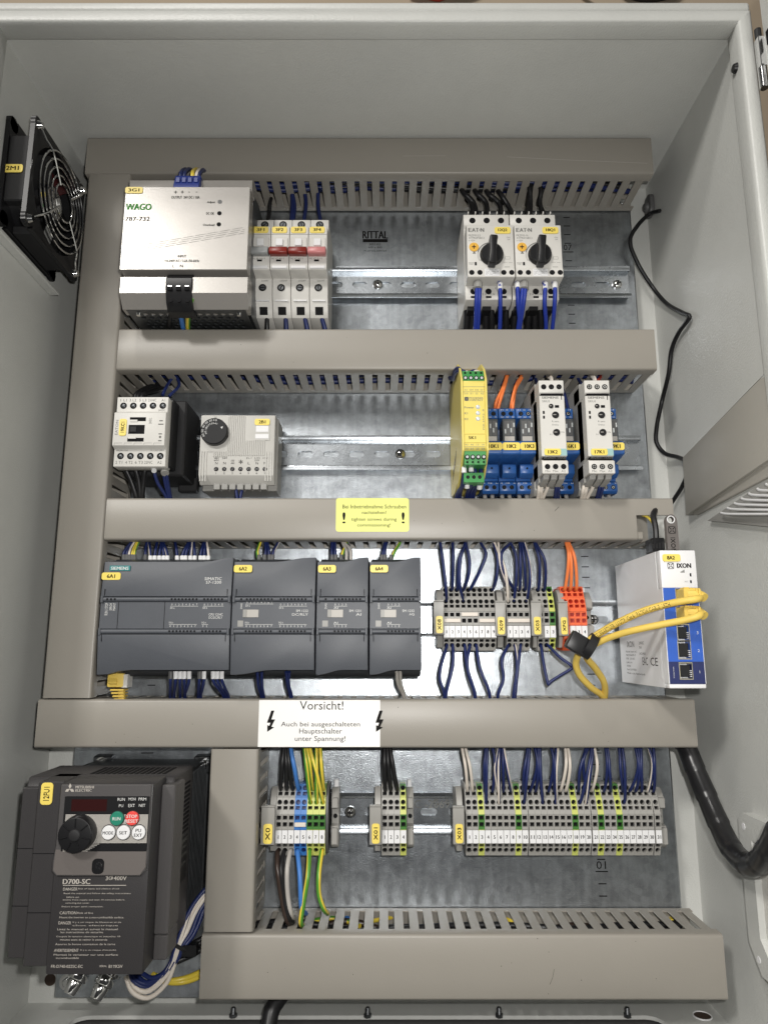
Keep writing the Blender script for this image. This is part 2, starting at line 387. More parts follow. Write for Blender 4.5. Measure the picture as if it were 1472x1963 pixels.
LOUV = [((279.1, 170.7, 411.0), (277.6, 186.5, 406.4), 0), ((279.1, 158.1, 410.3), (277.6, 185.7, 402.4), 0), ((279.1, 145.6, 409.4), (277.6, 185.1, 398.9), 0), ((279.1, 133.8, 408.1), (277.6, 184.4, 395.6), 0), ((279.1, 122.2, 406.7), (277.6, 183.8, 392.3), 0), ((279.1, 110.1, 405.2), (277.6, 183.2, 389.1), 0), ((279.1, 98.3, 403.5), (277.6, 182.6, 386.3), 0)]
FER_TOP = [((-206.1, 52, 369.5), (-206.4, 52, 373.9)), ((-202.3, 52, 369.5), (-202.5, 52, 373.9)), ((-198.2, 52, 369.5), (-198.5, 52, 373.9)), ((-194.4, 52, 369.5), (-194.6, 52, 373.9)), ((-191.0, 52, 369.5), (-191.2, 52, 373.9)), ((-182.5, 52, 369.5), (-182.8, 52, 373.9)), ((-178.1, 52, 369.5), (-178.4, 52, 373.9)), ((-175.1, 52, 369.5), (-175.3, 52, 373.9)), ((-170.8, 52, 369.5), (-171.0, 52, 373.9)), ((-167.0, 52, 369.5), (-167.2, 52, 373.9)), ((-161.9, 52, 369.5), (-162.1, 52, 373.9)), ((-158.6, 52, 369.5), (-158.9, 52, 373.9)), ((-154.9, 52, 369.5), (-155.1, 52, 373.9))]
FER_BOT = [((-178.8, 66, 274.5), (-178.4, 66, 268.2), 'dkgrey'), ((-174.5, 66, 274.5), (-174.2, 66, 268.2), 'whitepl'), ((-170.9, 66, 274.5), (-170.5, 66, 268.2), 'whitepl'), ((-167.3, 66, 274.5), (-167.0, 66, 268.2), 'whitepl'), ((-163.2, 66, 274.5), (-162.8, 66, 268.2), 'whitepl'), ((-154.5, 66, 274.5), (-154.2, 66, 268.2), 'dkgrey'), ((-150.7, 66, 274.5), (-150.4, 66, 268.2), 'whitepl'), ((-143.1, 66, 274.5), (-142.8, 66, 268.2), 'whitepl'), ((-139.7, 66, 274.5), (-139.4, 66, 268.2), 'whitepl'), ((-135.8, 66, 274.5), (-135.5, 66, 268.2), 'whitepl')]
FER_DK = [((-231.1, 48, 369.8), (-231.5, 48, 375.4)), ((-228.4, 48, 369.8), (-228.7, 48, 375.4)), ((-226.1, 48, 369.8), (-226.5, 48, 375.4)), ((-223.4, 48, 369.8), (-223.8, 48, 375.4)), ((-221.5, 48, 369.8), (-221.9, 48, 375.4)), ((-211.8, 48, 369.8), (-212.2, 48, 375.4)), ((-110.5, 50, 369.6), (-110.7, 50, 375.1)), ((-105.6, 50, 369.6), (-105.8, 50, 375.1)), ((-101.2, 50, 369.6), (-101.4, 50, 375.1)), ((-98.7, 50, 369.6), (-98.8, 50, 375.1)), ((-45.9, 50, 369.6), (-46.0, 50, 375.1)), ((-42.6, 50, 369.6), (-42.7, 50, 375.1)), ((-37.9, 50, 369.6), (-37.9, 50, 375.1)), ((-1.9, 50, 369.6), (-1.9, 50, 375.1)), ((0.8, 50, 369.6), (0.8, 50, 375.1)), ((6.3, 50, 369.6), (6.3, 50, 375.1))]
# ---------------------------------------------------------------- mounting plate
pl = thing('mounting_plate', 'galvanised steel mounting plate carrying all rails and ducts', 'mounting plate', (-11, 0, 0))
prof = [(-283, -9), (-283, -2.4), (-281, 0), (259, 0), (261, -2.4), (261, -9), (259.6, -9), (259.6, -2.6), (258.6, -1.5), (-280.6, -1.5), (-281.6, -2.6), (-281.6, -9)]
obj('sheet', MB().pz(prof, 0, 770), 'zinc', pl)
mb = MB()
for k in range(0, 77):
    z = 10*k; L = 7 if k % 10 else 11
    if k: mb.box(192-L/2+(.3 if z > 500 else 0), 192+L/2, .05, .12, z-.45, z+.45)
    if k and k < 60: mb.box(-215-L/2, -215+L/2, .05, .12, z-.45, z+.45)
obj('scale_mark', mb, 'ink', pl, smooth=0)
for k in range(1, 8): text('%02d' % k, (187.5, 100*k+8.5, 196, 100*k+2), .1, pl, name='scale_number')
rl = (-22.2, 724.1, 3.9, 715.5)
mb = MB(); put(mb, 'RITTAL', rl, .1, bold=.35)
x0, z1, x1, z0 = (-22.2, 714.9, 3.8, 711.2); mb.box(x0, x1, .05, .11, z1-1, z1); mb.box(x0, x1, .05, .11, z0, z0+2.6)
for s_, r_ in (('3051302', (-15.4, 709.9, -3.5, 707.6)), ('600 x 800', (-16.3, 706.4, -2.1, 704.2)), ('M-23F.KG-5090164', (-20.7, 702.4, 2.4, 700.3))): put(mb, s_, r_, .1)
obj('stamped_print', mb, 'ink', pl, smooth=0, fixn=False)
for (x, z) in ((252, 757), (-272, 757), (251, 12), (-272, 12)):
    nb = obj('fixing_screw', MB().ch(x, z, 4.2, 0, 2.6, 3.6, n=6), 'steel', pl, bevel=.4)
    obj('washer', MB().ch(x, z, 6.5, 0, .8, n=16), 'steel', nb)

# ---------------------------------------------------------------- wiring ducts
HD = 62.5
def slatmesh(w, ax):
    """one comb finger standing on the duct wall, tapering slightly at its tip"""
    mb = MB()
    p = [(-w/2, 8), (w/2, 8), (w/2, 52), (w/2-.9, 57), (-w/2+.9, 57), (-w/2, 52)]
    if ax == 'x': mb.prism(p, -.6, .6, lambda a, h, t: (a, h, t))
    else: mb.prism(p, -.6, .6, lambda a, h, t: (t, h, a))
    return mesh('slat', mb, 'pvc', (0, 0, 0), bevel=.2)
SM = {'x': slatmesh(7.6, 'x'), 'z': slatmesh(7.6, 'z')}
def duct(label, x0, x1, z0, z1, ax, near, notch=None, phase=0, pitch=12.4):
    t = thing('wiring_duct', label, 'wiring duct', ((x0+x1)/2, 0, (z0+z1)/2), 'stone grey wiring ducts')
    o_ = org(t)
    mb = MB().box(x0+1, x1-1, .3, 1.8, z0+1.6, z1-1.6); obj('base', mb, 'pvc', t)
    for side in (0, 1):
        if ax == 'x':
            zc = z0+1.2 if side == 0 else z1-1.2
            obj('side_strip', MB().box(x0+1, x1-1, 1.9, 8.5, zc-.6, zc+.6), 'pvc', t)
            n = int((x1-x0-8)/pitch); st = x0+5+phase
            if near == side:
                for k in range(n+1): inst('slat', SM['x'], t, (st+k*pitch-o_[0], 0, zc-o_[2]))
            else:
                mb = MB()
                for k in range(n+1): mb.box(st+k*pitch-3.8, st+k*pitch+3.8, 8.5, 56, zc-.6, zc+.6)
                obj('slat_row', mb, 'pvc', t, kind='stuff')
        else:
            xc = x0+1.2 if side == 0 else x1-1.2
            obj('side_strip', MB().box(xc-.6, xc+.6, 1.9, 8.5, z0+1, z1-1), 'pvc', t)
            n = int((z1-z0-8)/pitch); st = z0+5+phase
            if near == side:
                for k in range(n+1): inst('slat', SM['z'], t, (xc-o_[0], 0, st+k*pitch-o_[2]))
            else:
                mb = MB()
                for k in range(n+1): mb.box(xc-.6, xc+.6, 8.5, 56, st+k*pitch-3.8, st+k*pitch+3.8)
                obj('slat_row', mb, 'pvc', t, kind='stuff')
    # snap-on cover: flat face, rounded shoulders, folded lips
    a, b = (z0, z1) if ax == 'x' else (x0, x1)
    p = [(a, 50.5), (a, HD-2.2), (a+.6, HD-.7), (a+2.2, HD), (b-2.2, HD), (b-.6, HD-.7), (b, HD-2.2), (b, 50.5), (b-1.1, 50.5), (b-1.1, HD-3), (a+1.1, HD-3), (a+1.1, 50.5)]
    mb = MB()
    if ax == 'x':
        if notch:
            mb.px([(h, z) for z, h in p], x0, notch[0])
            q = [(notch[1], HD-2.5), (notch[1], HD), (b-2.2, HD), (b-.6, HD-.7), (b, HD-2.2), (b, 50.5), (b-1.1, 50.5), (b-1.1, HD-3)]
            mb.px([(h, z) for z, h in q], notch[0], x1)
        else: mb.px([(h, z) for z, h in p], x0, x1)
    else: mb.prism(p, z0, z1, lambda x, h, z: (x, h, z))
    c = obj('cover', mb, 'pvc', t, smooth=50)
    return t, c
D1, D1c = duct('grey wiring duct along the very top of the plate', -290, 261.5, 746, 786, 'x', 0, phase=4)
DV, DVc = duct('long upright grey wiring duct down the left side', -286.5, -245.5, 252.5, 745, 'z', 1)
D2, D2c = duct('second grey wiring duct, between power supply row and relay row', -245, 250, 544, 584.5, 'x', 0, phase=2)
D3, D3c = duct('third grey wiring duct carrying the yellow commissioning sticker', -244.5, 254.5, 386.5, 424, 'x', 0, notch=(221.5, 408.5), phase=6)
D4, D4c = duct('fourth grey wiring duct carrying the white warning sticker', -289, 259.5, 212.5, 251.5, 'x', 1, phase=3)
D5, D5c = duct('lowest and widest grey wiring duct at the cabinet bottom', -143.5, 267, 24.5, 71.5, 'x', 1, phase=2, pitch=12.4)
VB, VBc = duct('short upright grey wiring duct right of the inverter', -143, -103.5, 73.5, 211.5, 'z', 1)
obj('cut_tab', MB().box(222, 227.5, 55, 61, 387, 394), 'pvc', D3, bevel=1)
def scratch(c, pts, m='ink', w=.25):
    mb = MB()
    for (x, z), (x2, z2) in zip(pts, pts[1:]):
        d = Vector((x2-x, z2-z)).normalized(); n = Vector((-d.y, d.x))*w
        mb.add([(x-n.x, HD+.04, z-n.y), (x+n.x, HD+.04, z+n.y), (x2+n.x, HD+.04, z2+n.y), (x2-n.x, HD+.04, z2-n.y)], [(0, 1, 2, 3)])
    obj('scratch', mb, m, c, smooth=0)
scratch(D1c, [(120, 764), (180, 760.5), (256, 757)], 'greyw', .2); scratch(D1c, [(18, 765), (60, 765.2)], 'greyw', .15)
scratch(D5c, [(133, 47), (131.5, 41), (129, 36)], 'ink', .12); scratch(D3c, [(150, 412), (154, 416)], 'ink', .15)
for c, n, (x0, x1, z0, z1) in ((D2c, 9, (-240, 245, 546, 582)), (D3c, 6, (-240, 215, 389, 421)), (D5c, 12, (-138, 262, 27, 69)), (D4c, 8, (-285, 255, 215, 249))):
    mb = MB()
    for k in range(n):
        x, z, r = random.uniform(x0, x1), random.uniform(z0, z1), random.uniform(.18, .4); mb.ph(circ(x, z, r, 6), HD+.01, HD+.05)
    obj('dirt_speck', mb, 'brownw', c, smooth=0)
# stickers on the ducts
st = thing('commissioning_sticker', 'yellow rounded sticker asking to tighten screws, on third duct', 'sticker', (-10, 62.6, 393.3))
x0, z1, x1, z0 = (-42.2, 423.7, 22, 393.6)
obj('label_sheet', MB().ph(rrect(x0, x1, z0, z1, 2.4, 5), 62.58, 62.9), 'sticker', st)
mb = MB()
for s_, r_ in (('Bei Inbetriebnahme Schrauben', (-36.4, 417.8, 19.4, 414.3)), ('nachziehen!', (-19.3, 412.3, 1.9, 409.3)), ('tighten screws during', (-28.7, 406.2, 11.1, 402.4)), ('commissioning!', (-23.4, 401, 5.8, 397.3))): put(mb, s_, r_, 63.0)
for r_ in ((-36.2, 410.9, -34, 401), (15.7, 410.9, 17.9, 401)): put(mb, '!', r_, 63.0, bold=.25)
obj('lettering', mb, 'ink', st, smooth=0, fixn=False)
st = thing('warning_sticker', 'white paper voltage warning sticker with two black lightning arrows', 'sticker', (-53.5, 62.6, 214.1))
x0, z1, x1, z0 = (-104.2, 250.9, -3.2, 213.4)
obj('label_sheet', MB().ph(rect(x0, x1, z0, z1), 62.58, 62.85), 'paper', st)
mb = MB()
for s_, r_ in (('Vorsicht!', (-70.2, 250.1, -33.9, 243.1)), ('Auch bei ausgeschalteten', (-85.5, 233.4, -19.9, 228.5)), ('Hauptschalter', (-70.2, 228, -34.8, 222.7)), ('unter Spannung!', (-73.7, 222, -31.9, 216.8))): put(mb, s_, r_, 62.95)
for dx in (0, 875):
    q = [(275,148),(300,148),(278,226),(308,226),(280,290),(302,296),(247,336),(247,276),(262,283),(272,256),(243,256)]
    x0, z1, x1, z0 = (-97.2, 242.4, -90.5, 225.3)
    k = (x1-x0)/65.
    ofs = dx*k
    mb.add([(x0+(a-243)*k+ofs, 62.95, z1-(b-148)*(z1-z0)/188.) for a, b in q], [(0, 1, 2, 3, 4, 5, 6, 7, 8, 9, 10)])
obj('lettering', mb, 'ink', st, smooth=0, fixn=False)

# ---------------------------------------------------------------- top-hat rails
def rail(label, x0, x1, z, screws):
    t = thing('din_rail', label, 'rail', ((x0+x1)/2, 0, z), 'zinc plated top-hat rails')
    slots = []; x = x0+10
    while x < x1-12:
        slots.append(rrect(x-7.5+3, x+7.5+3, z-3.1, z+3.1, 3.05, 4)); x += 25
    mb = MB().holed(rect(x0, x1, z-12.4, z+12.4), slots, 1.0, lambda a, b, d: (a, 1.6-d, b))
    for s_ in (-1, 1):
        q = [(.6, 12.4), (.6, 13.2), (6.2, 13.4), (6.9, 14.2), (6.9, 17.5), (7.9, 17.5), (7.9, 13.6), (7.2, 12.6), (1.6, 12.3)]
        mb.px([(h, z+s_*d) for h, d in q], x0, x1)
    obj('hat_profile', mb, 'rail', t, smooth=50)
    for x in screws:
        o = obj('pan_screw', MB().ch(x, z, 5.0, 1.6, 3.2, 4.9, n=20).ch(x, z, 4.8, 3.2, 5.6, 2.6, n=20), 'chrome', t, smooth=60)
        mb = MB().box(x-2.6, x+2.6, 5.0, 5.75, z-.5, z+.5).box(x-.5, x+.5, 5.0, 5.77, z-2.6, z+2.6); obj('cross_recess', mb, 'cavity', o)
    return t
rail('top-hat rail behind the power supply and rotary switches', -238, 252, 662, (-6.5, 240))
rail('top-hat rail behind the contactor and relays', -240, 251, 481, (-188, 16))
rail('top-hat rail behind the dark controller modules and router', -235, 252, 320, (196,))
r4 = rail('top-hat rail behind the three lower terminal strips', -98, 245, 150, (-30,))
text(['C -2069', 'C -2069'], [(27, 160, 58.6, 153.1), (44, 161, 72, 156)], 1.7, r4, m='inkgrey', name='stamped_number')

# ---------------------------------------------------------------- fan on the left wall
fx0, fx1, fh, fz, fr = XL+.5, -288.0, 112.0, 679.5, 49.0
fan = thing('axial_fan', 'black square axial fan with chrome wire guard on left wall', 'fan', (fx0, fh, fz-fr))
FN = lambda a, b, d: (fx1-d, a, b)
oct_ = []
for (sx, sz) in ((1, 1), (-1, 1), (-1, -1), (1, -1)):
    q = [(49, 38), (49, 47), (47, 49), (38, 49), (36, 46)]
    q = [(a*sx, b*sz) for a, b in q]
    if sx*sz < 0: q = [(a, b) for a, b in q][::-1]
    oct_ += q
oct_ = sorted([(fh+a, fz+b) for a, b in oct_], key=lambda p: math.atan2(p[1]-fz, p[0]-fh))
mb = MB().holed(oct_, [circ(fh, fz, 44, 32)], 4, FN)
mb.holed(oct_, [circ(fh, fz, 44, 32)], 4, lambda a, b, d: (fx0+4-d, a, b))
mb2 = MB(); N = 40
for (r, s_) in ((46.5, 1), (44, 1)):
    mb2.add([(fx0+1, fh+r*math.cos(6.2832*i/N), fz+r*math.sin(6.2832*i/N)) for i in range(N)]+[(fx1-.5, fh+r*math.cos(6.2832*i/N), fz+r*math.sin(6.2832*i/N)) for i in range(N)], [(i, (i+1) % N, (i+1) % N+N, i+N) for i in range(N)])
obj('frame', mb, 'black', fan); obj('duct_ring', mb2, 'black', fan, fixn=False)
mb = MB().box(fx0+4, fx1-4, fh+40, fh+48, fz-30, fz+30); obj('frame_web', mb, 'blackmat', fan, bevel=1)
mb = MB().box(fx0+4, fx1-4, fh-30, fh+30, fz-48, fz-41); obj('frame_web', mb, 'blackmat', fan, bevel=1)
hub = obj('hub', MB().cyl((fx0+3, fh, fz), (fx1-3, fh, fz), 17, 16, 28), 'blackmat', fan, bevel=1)
obj('hub_label', MB().cyl((fx1-3, fh, fz), (fx1-2.7, fh, fz), 13.5, 13.5, 24), 'steel', hub)
for k in range(7):
    a = 2*math.pi*k/7; mb = MB(); vs = []
    for r in (15, 25, 34, 42):
        for t, x in ((-.34, fx0+6), (.34, fx1-6)):
            tt = a+t*(.9+.2*r/42)+.004*r; vs.append((x, fh+r*math.cos(tt), fz+r*math.sin(tt)))
    vs += [(x+1.2, h, z) for x, h, z in vs]
    fs = []
    for i in range(3): fs += [(2*i, 2*i+2, 2*i+3, 2*i+1), (8+2*i, 8+2*i+1, 8+2*i+3, 8+2*i+2)]
    fs += [(0, 1, 9, 8), (6, 14, 15, 7)]
    for i in range(3): fs += [(2*i, 8+2*i, 8+2*i+2, 2*i+2), (2*i+1, 2*i+3, 8+2*i+3, 8+2*i+1)]
    mb.add(vs, fs); obj('blade', mb, 'black' if k != 2 else 'darkred', fan)
gd = obj('wire_guard', MB().tube([(fx1+5.5, fh+16*math.cos(6.2832*i/28), fz+16*math.sin(6.2832*i/28)) for i in range(28)], .85, 8, True), 'chrome', fan)
for r in (22.5, 29, 35.5, 42): obj('guard_ring', MB().tube([(fx1+5.2-(r-16)*.03, fh+r*math.cos(6.2832*i/48), fz+r*math.sin(6.2832*i/48)) for i in range(48)], .85, 8, True), 'chrome', gd)
for k in range(4):
    a = math.pi/4+k*math.pi/2; c, s_ = math.cos(a), math.sin(a)
    obj('guard_spoke', MB().tube(spline([(fx1+6.6, fh+c*15, fz+s_*15), (fx1+6.2, fh+c*43, fz+s_*43), (fx1+3.2, fh+c*50, fz+s_*50), (fx1+1.5, fh+c*58, fz+s_*58)], 4), 1.0, 8), 'chrome', gd)
    e = obj('mount_screw', MB().cyl((fx1, fh+c*61, fz+s_*61), (fx1+3.4, fh+c*61, fz+s_*61), 4.0, 2.6, 14), 'chrome', fan, smooth=60)
    obj('corner_lug', MB().cyl((fx0+.2, fh+c*61, fz+s_*61), (fx0+4, fh+c*61, fz+s_*61), 6.5, 6.5, 14).cyl((fx1-4, fh+c*61, fz+s_*61), (fx1-.1, fh+c*61, fz+s_*61), 6.5, 6.5, 14), 'black', fan)
r_ = (-306.6, 681.8, -289.4, 674.4)
tag((-311, r_[1], -294.5, r_[3]), fh+48.2, '2M1', fan)
obj('bracket_strip', MB().box(XL+.2, XL+9, 62, 176, 618, 620).box(XL+.2, XL+2, 62, 176, 620, 629), 'paint', fan, bevel=.5)
tagit(obj('fan_cable', MB().tube(spline([(-300, 66, 700), (-297, 50, 706), (-294, 20, 702), (-290, 4, 696)]), 1.6), 'black'), 'short black and red lead behind the fan guard', 'cable')

# ---------------------------------------------------------------- housings on the right wall
vh = thing('vent_housing', 'grey slanted vent housing with pale louvre slats on right wall', 'vent', (284, 110, 440))
a = (282.7, 30, 469.8); b = (281.2, 30, 414.4); c = (288.8, 185, 498.5); d = (281.5, 185, 429.1); e = (281.4, 183, 418.1); f = (283.4, 60, 404.9); g = (277.4, 183, 380.1)
XW = XR+.5
def slab(name, P, back, m, par, bev=.8):
    n = len(P); mb = MB(); Q = [(back, p[1], p[2]) for p in P]
    mb.add(list(P)+Q, [tuple(range(n)), tuple(range(2*n-1, n-1, -1))]+[(i, (i+1) % n, (i+1) % n+n, i+n) for i in range(n)]); return obj(name, mb, m, par, bevel=bev, seg=2)
slab('hood_panel', [(a[0]-2, a[1], a[2]), (b[0]-2, b[1], b[2]), (d[0]-2, d[1], d[2]), (c[0]-2, c[1], c[2])], XW, 'hoodgrey', vh, 1.4)
slab('hood_lip', [(b[0]+1, b[1]+4, b[2]+1), (b[0]+3, b[1]+12, b[2]-2), (e[0]+2, e[1], e[2]), (d[0]+1, d[1], d[2]+1)], XW, 'hoodgrey', vh, .6)
lp = slab('louvre_panel', [(282, f[1]+6, f[2]-2), (282, g[1], g[2]-4), (282, e[1], e[2]-1)], XW, 'midgrey', vh, .3)
for (u0, v0, v1) in LOUV:
    mb = MB().tube(spline([u0, ((u0[0]+v0[0])/2, (u0[1]*.9+v0[1]*.1), u0[2]*.9+v0[2]*.1-.6), v0], 3), 1.05, 8); obj('louvre_slat', mb, 'whitepl', vh, smooth=60)
ff = thing('filter_frame', 'pale octagonal filter frame low on the right wall', 'vent', (284, 120, 110))
zc, hc = 112, 150
oc = [(hc-68, zc-38), (hc-52, zc-56), (hc+45, zc-56), (hc+45, zc+56), (hc-60, zc+56), (hc-68, zc+50)]
ic = [(hc-50, zc-30), (hc-40, zc-40), (hc+45-3, zc-40), (hc+42, zc+38), (hc-50, zc+38)]
mb = MB().holed(oc, [ic], 8, lambda h, z, d: (XR-8+d, h, z)); obj('frame', mb, 'paint', ff, bevel=0)
obj('grille_back', MB().box(XR-3, XR-.5, hc-52, hc+44, zc-42, zc+40), 'ltgrey', ff)
for (h, z) in ((hc-60, zc+46), (hc-55, zc-46)): obj('corner_hole', MB().cyl((XR-8.3, h, z), (XR-7.9, h, z), 2.6, 2.6, 12), 'whitepl', ff)
# ---------------------------------------------------------------- power supply
ps = thing('power_supply', 'wide silver power supply marked 3G1 with green logo lettering', 'power supply', (-176, 0, 590))
X0, X1 = -232., -120.
obj('case', MB().px([(2, 592), (88, 592), (88, 706), (60, 714), (2, 714)], X0+2.5, X1-1), 'darksteel', ps)
fp = obj('front_panel', MB().px([(90, 619.5), (105, 619.5), (105, 701), (90, 701)], X0, X1), 'alu', ps, bevel=.5)
obj('upper_step', MB().px([(84, 701.3), (97, 701.3), (97, 713), (95.5, 714.5), (84, 714.5)], X0, X1), 'alu', ps, bevel=.4)
obj('lower_ledge', MB().px([(80, 589), (91, 589), (100.5, 600), (100.5, 615), (97, 615.8), (94, 619.2), (80, 619.2)], X0, X1), 'alu', ps, smooth=20)
holes = [circ(X0+14+7.0*i+(3.5 if j % 2 else 0), 28+6.0*j, 2.35, 8) for i in range(13) for j in range(10)]
pf = obj('perforated_base', MB().holed(rect(X0+3, X1-3, 8, 90), holes, 1.2, lambda a, b, d: (a, b, 588.6+d)), 'darksteel', ps)
for x in (X0+12, X1-10): obj('base_screw', MB().cyl((x, 84, 588.6), (x, 84, 586.6), 2.4, 1.8, 12), 'chrome', pf)
ob = obj('output_connector', MB().px([(86, 700), (104.5, 700), (104.5, 704), (100, 716), (86, 716)], -189.5, -166.5), 'connblue', ps, bevel=.4)
for k in range(4): obj('lever', MB().box(-187.6+5.4*k, -183.9+5.4*k, 99, 104.6, 706, 711), 'connblue', ob, bevel=.3)
ib = obj('input_connector', MB().px([(80, 586), (92, 586), (98, 592), (102.5, 604), (102.5, 613), (98, 619), (80, 619)], -191.5, -168.5), 'black', ps, bevel=.4)
for k in range(3):
    x = -187.5+7.5*k
    obj('clamp_slot', MB().box(x-2, x+2, 100.5, 103.1, 601.5, 604.5), 'cavity', ib); obj('clamp_metal', MB().box(x-1.7, x+1.7, 102.6, 103.2, 604.7, 605.6), 'steel', ib)
    obj('wire_hole', MB().ch(x, 594, 2.3, 95, 99.3, n=10), 'cavity', ib)
tag((-232, 700.4, -216.2, 694.1), 105.05, '3G1', ps)
text('WAGO', (-230.2, 684, -207.6, 677.6), 105.15, fp, m='inkgreen', bold=.45)
text('787-732', (-230, 671, -208.3, 666.9), 105.15, fp, bold=.16)
text(['+', '+', '-', '-', 'OUTPUT  24V DC / 10A', 'Adjust', 'DC OK', 'Overload', 'INPUT', '110-240V AC / 3.2A /50-60Hz', 'L', 'N'],
     [(-188.1, 697, -185.2, 694.1), (-182.2, 697, -179.4, 694.1), (-175.3, 695.8, -173.9, 695.3), (-168.7, 695.8, -167.2, 695.3), (-190.3, 691.7, -165, 688.9), (-158, 686.5, -150.9, 684), (-158.3, 675.5, -151.3, 673.1), (-160.6, 664.1, -150.5, 662), (-181.2, 633.6, -173.9, 631.4), (-193, 629.2, -162.3, 626.9), (-185.7, 624.4, -184.2, 621.9), (-178.9, 624.4, -176.2, 621.9)], 105.15, fp, bold=.07)
for r_, m_ in (((-146.7, 105, 685.9), 'dkgrey'), ((-146.6, 105, 674.5), 'cavity'), ((-146.6, 105, 663.6), 'cavity')):
    obj('indicator', MB().ch(r_[0], r_[2], 2.0, 104.6, 105.2, n=14), m_, fp)
mb = MB()
a = (-232, 105, 637.1); b = (-123.6, 105, 657.9)
for k in range(4):
    o_ = (1.5-k)*1.9; n = 60
    for i in range(n):
        if (i+k) % 6 == 5: continue
        t0, t1 = i/n, (i+.93)/n
        mb.add([(a[0]+(b[0]-a[0])*t0, 105.12, a[2]+(b[2]-a[2])*t0+o_-.16), (a[0]+(b[0]-a[0])*t1, 105.12, a[2]+(b[2]-a[2])*t1+o_-.16), (a[0]+(b[0]-a[0])*t1, 105.12, a[2]+(b[2]-a[2])*t1+o_+.16), (a[0]+(b[0]-a[0])*t0, 105.12, a[2]+(b[2]-a[2])*t0+o_+.16)], [(0, 1, 2, 3)])
obj('printed_lines', mb, 'inkgrey', fp, smooth=0)

# ---------------------------------------------------------------- miniature circuit breakers
def breaker(x, nm, tm, lab, code):
    t = thing('circuit_breaker', lab, 'circuit breaker', (x+8.75, 0, 600), 'four miniature circuit breakers')
    X0, X1 = x+.25, x+17.35
    p = [(4, 622), (4, 699), (56, 699), (60, 697.5), (60, 683.5), (75, 681), (75, 640), (73.5, 637.5), (59, 636.5), (57, 620), (52, 610), (48, 602), (14, 600), (10, 606)]
    bd = obj('body', MB().px(p, X0, X1), 'ltgrey', t, bevel=.35)
    obj('nose_seam', MB().box(X0+.2, X1-.2, 74.6, 75.15, 672.5, 673.0), 'midgrey', bd)
    tg = obj('toggle_frame', MB().box(X0+1.2, X1-1.2, 74.5, 76.2, 650, 669), 'ltgrey', t, bevel=.4)
    obj('toggle_guide', MB().box(X0+5, X0+11.5, 76, 78, 660, 667), 'whitepl', tg, bevel=.3)
    obj('toggle', MB().px([(75, 650), (83.5, 647.5), (85.5, 649), (85.5, 653.5), (83.5, 655.2), (75, 658)], X0+.1, X1-.5), tm, t, bevel=.5)
    obj('status_window', MB().box(X0+5.5, X0+10, 74.8, 75.2, 645.2, 647.0), 'cavity', bd)
    obj('sight_bar', MB().box(X0+1.5, X1-1.5, 73, 75.4, 638.2, 641.2), 'whitepl', bd, bevel=.5)
    text([code, 'FAZ', '235047'], [(X0+5, 648.9, X0+12.5, 647.2), (X0+1.2, 648.9, X0+4, 647.2), (X0+7, 635.4, X0+14, 633.8)], 75.1, bd, m='inkgrey', fn=lambda a, b: (a, 75.2 if b > 640 else 59.1, b))
    screw(t, X0+8.6, 692.5, 60.1, 4.4, slot='line', m='darksteel')
    screw(t, X0+8.2, 628, 58.3, 4.4, slot='line', m='darksteel')
    obj('lower_slot', MB().box(X0+2.5, X1-2.5, 52, 56.4, 615.4, 616.6), 'whitepl', bd)
    obj('wire_entry', MB().px([(45, 604.5), (50.0, 604.5), (53, 611), (45, 611)], X0+5, X0+12.5), 'cavity', t)
    x0, z1, x1, z0 = (X0+.8, 680.4, X1-2.2, 674.0)
    tag((x0, z1, x1, z0), 75.05, nm, t, tw=.5)
    return t
for i, (nm, tm, c_, code) in enumerate((('3F1', 'toggrey', 'grey', 'B16/1'), ('3F2', 'toggred', 'dark red', 'C4/1'), ('3F3', 'toggred', 'dark red', 'C4/1'), ('3F4', 'toggpink', 'pink', 'C2/1'))):
    breaker(-123+17.55*i, nm, tm, 'light grey circuit breaker tagged %s with %s toggle' % (nm, c_), code)

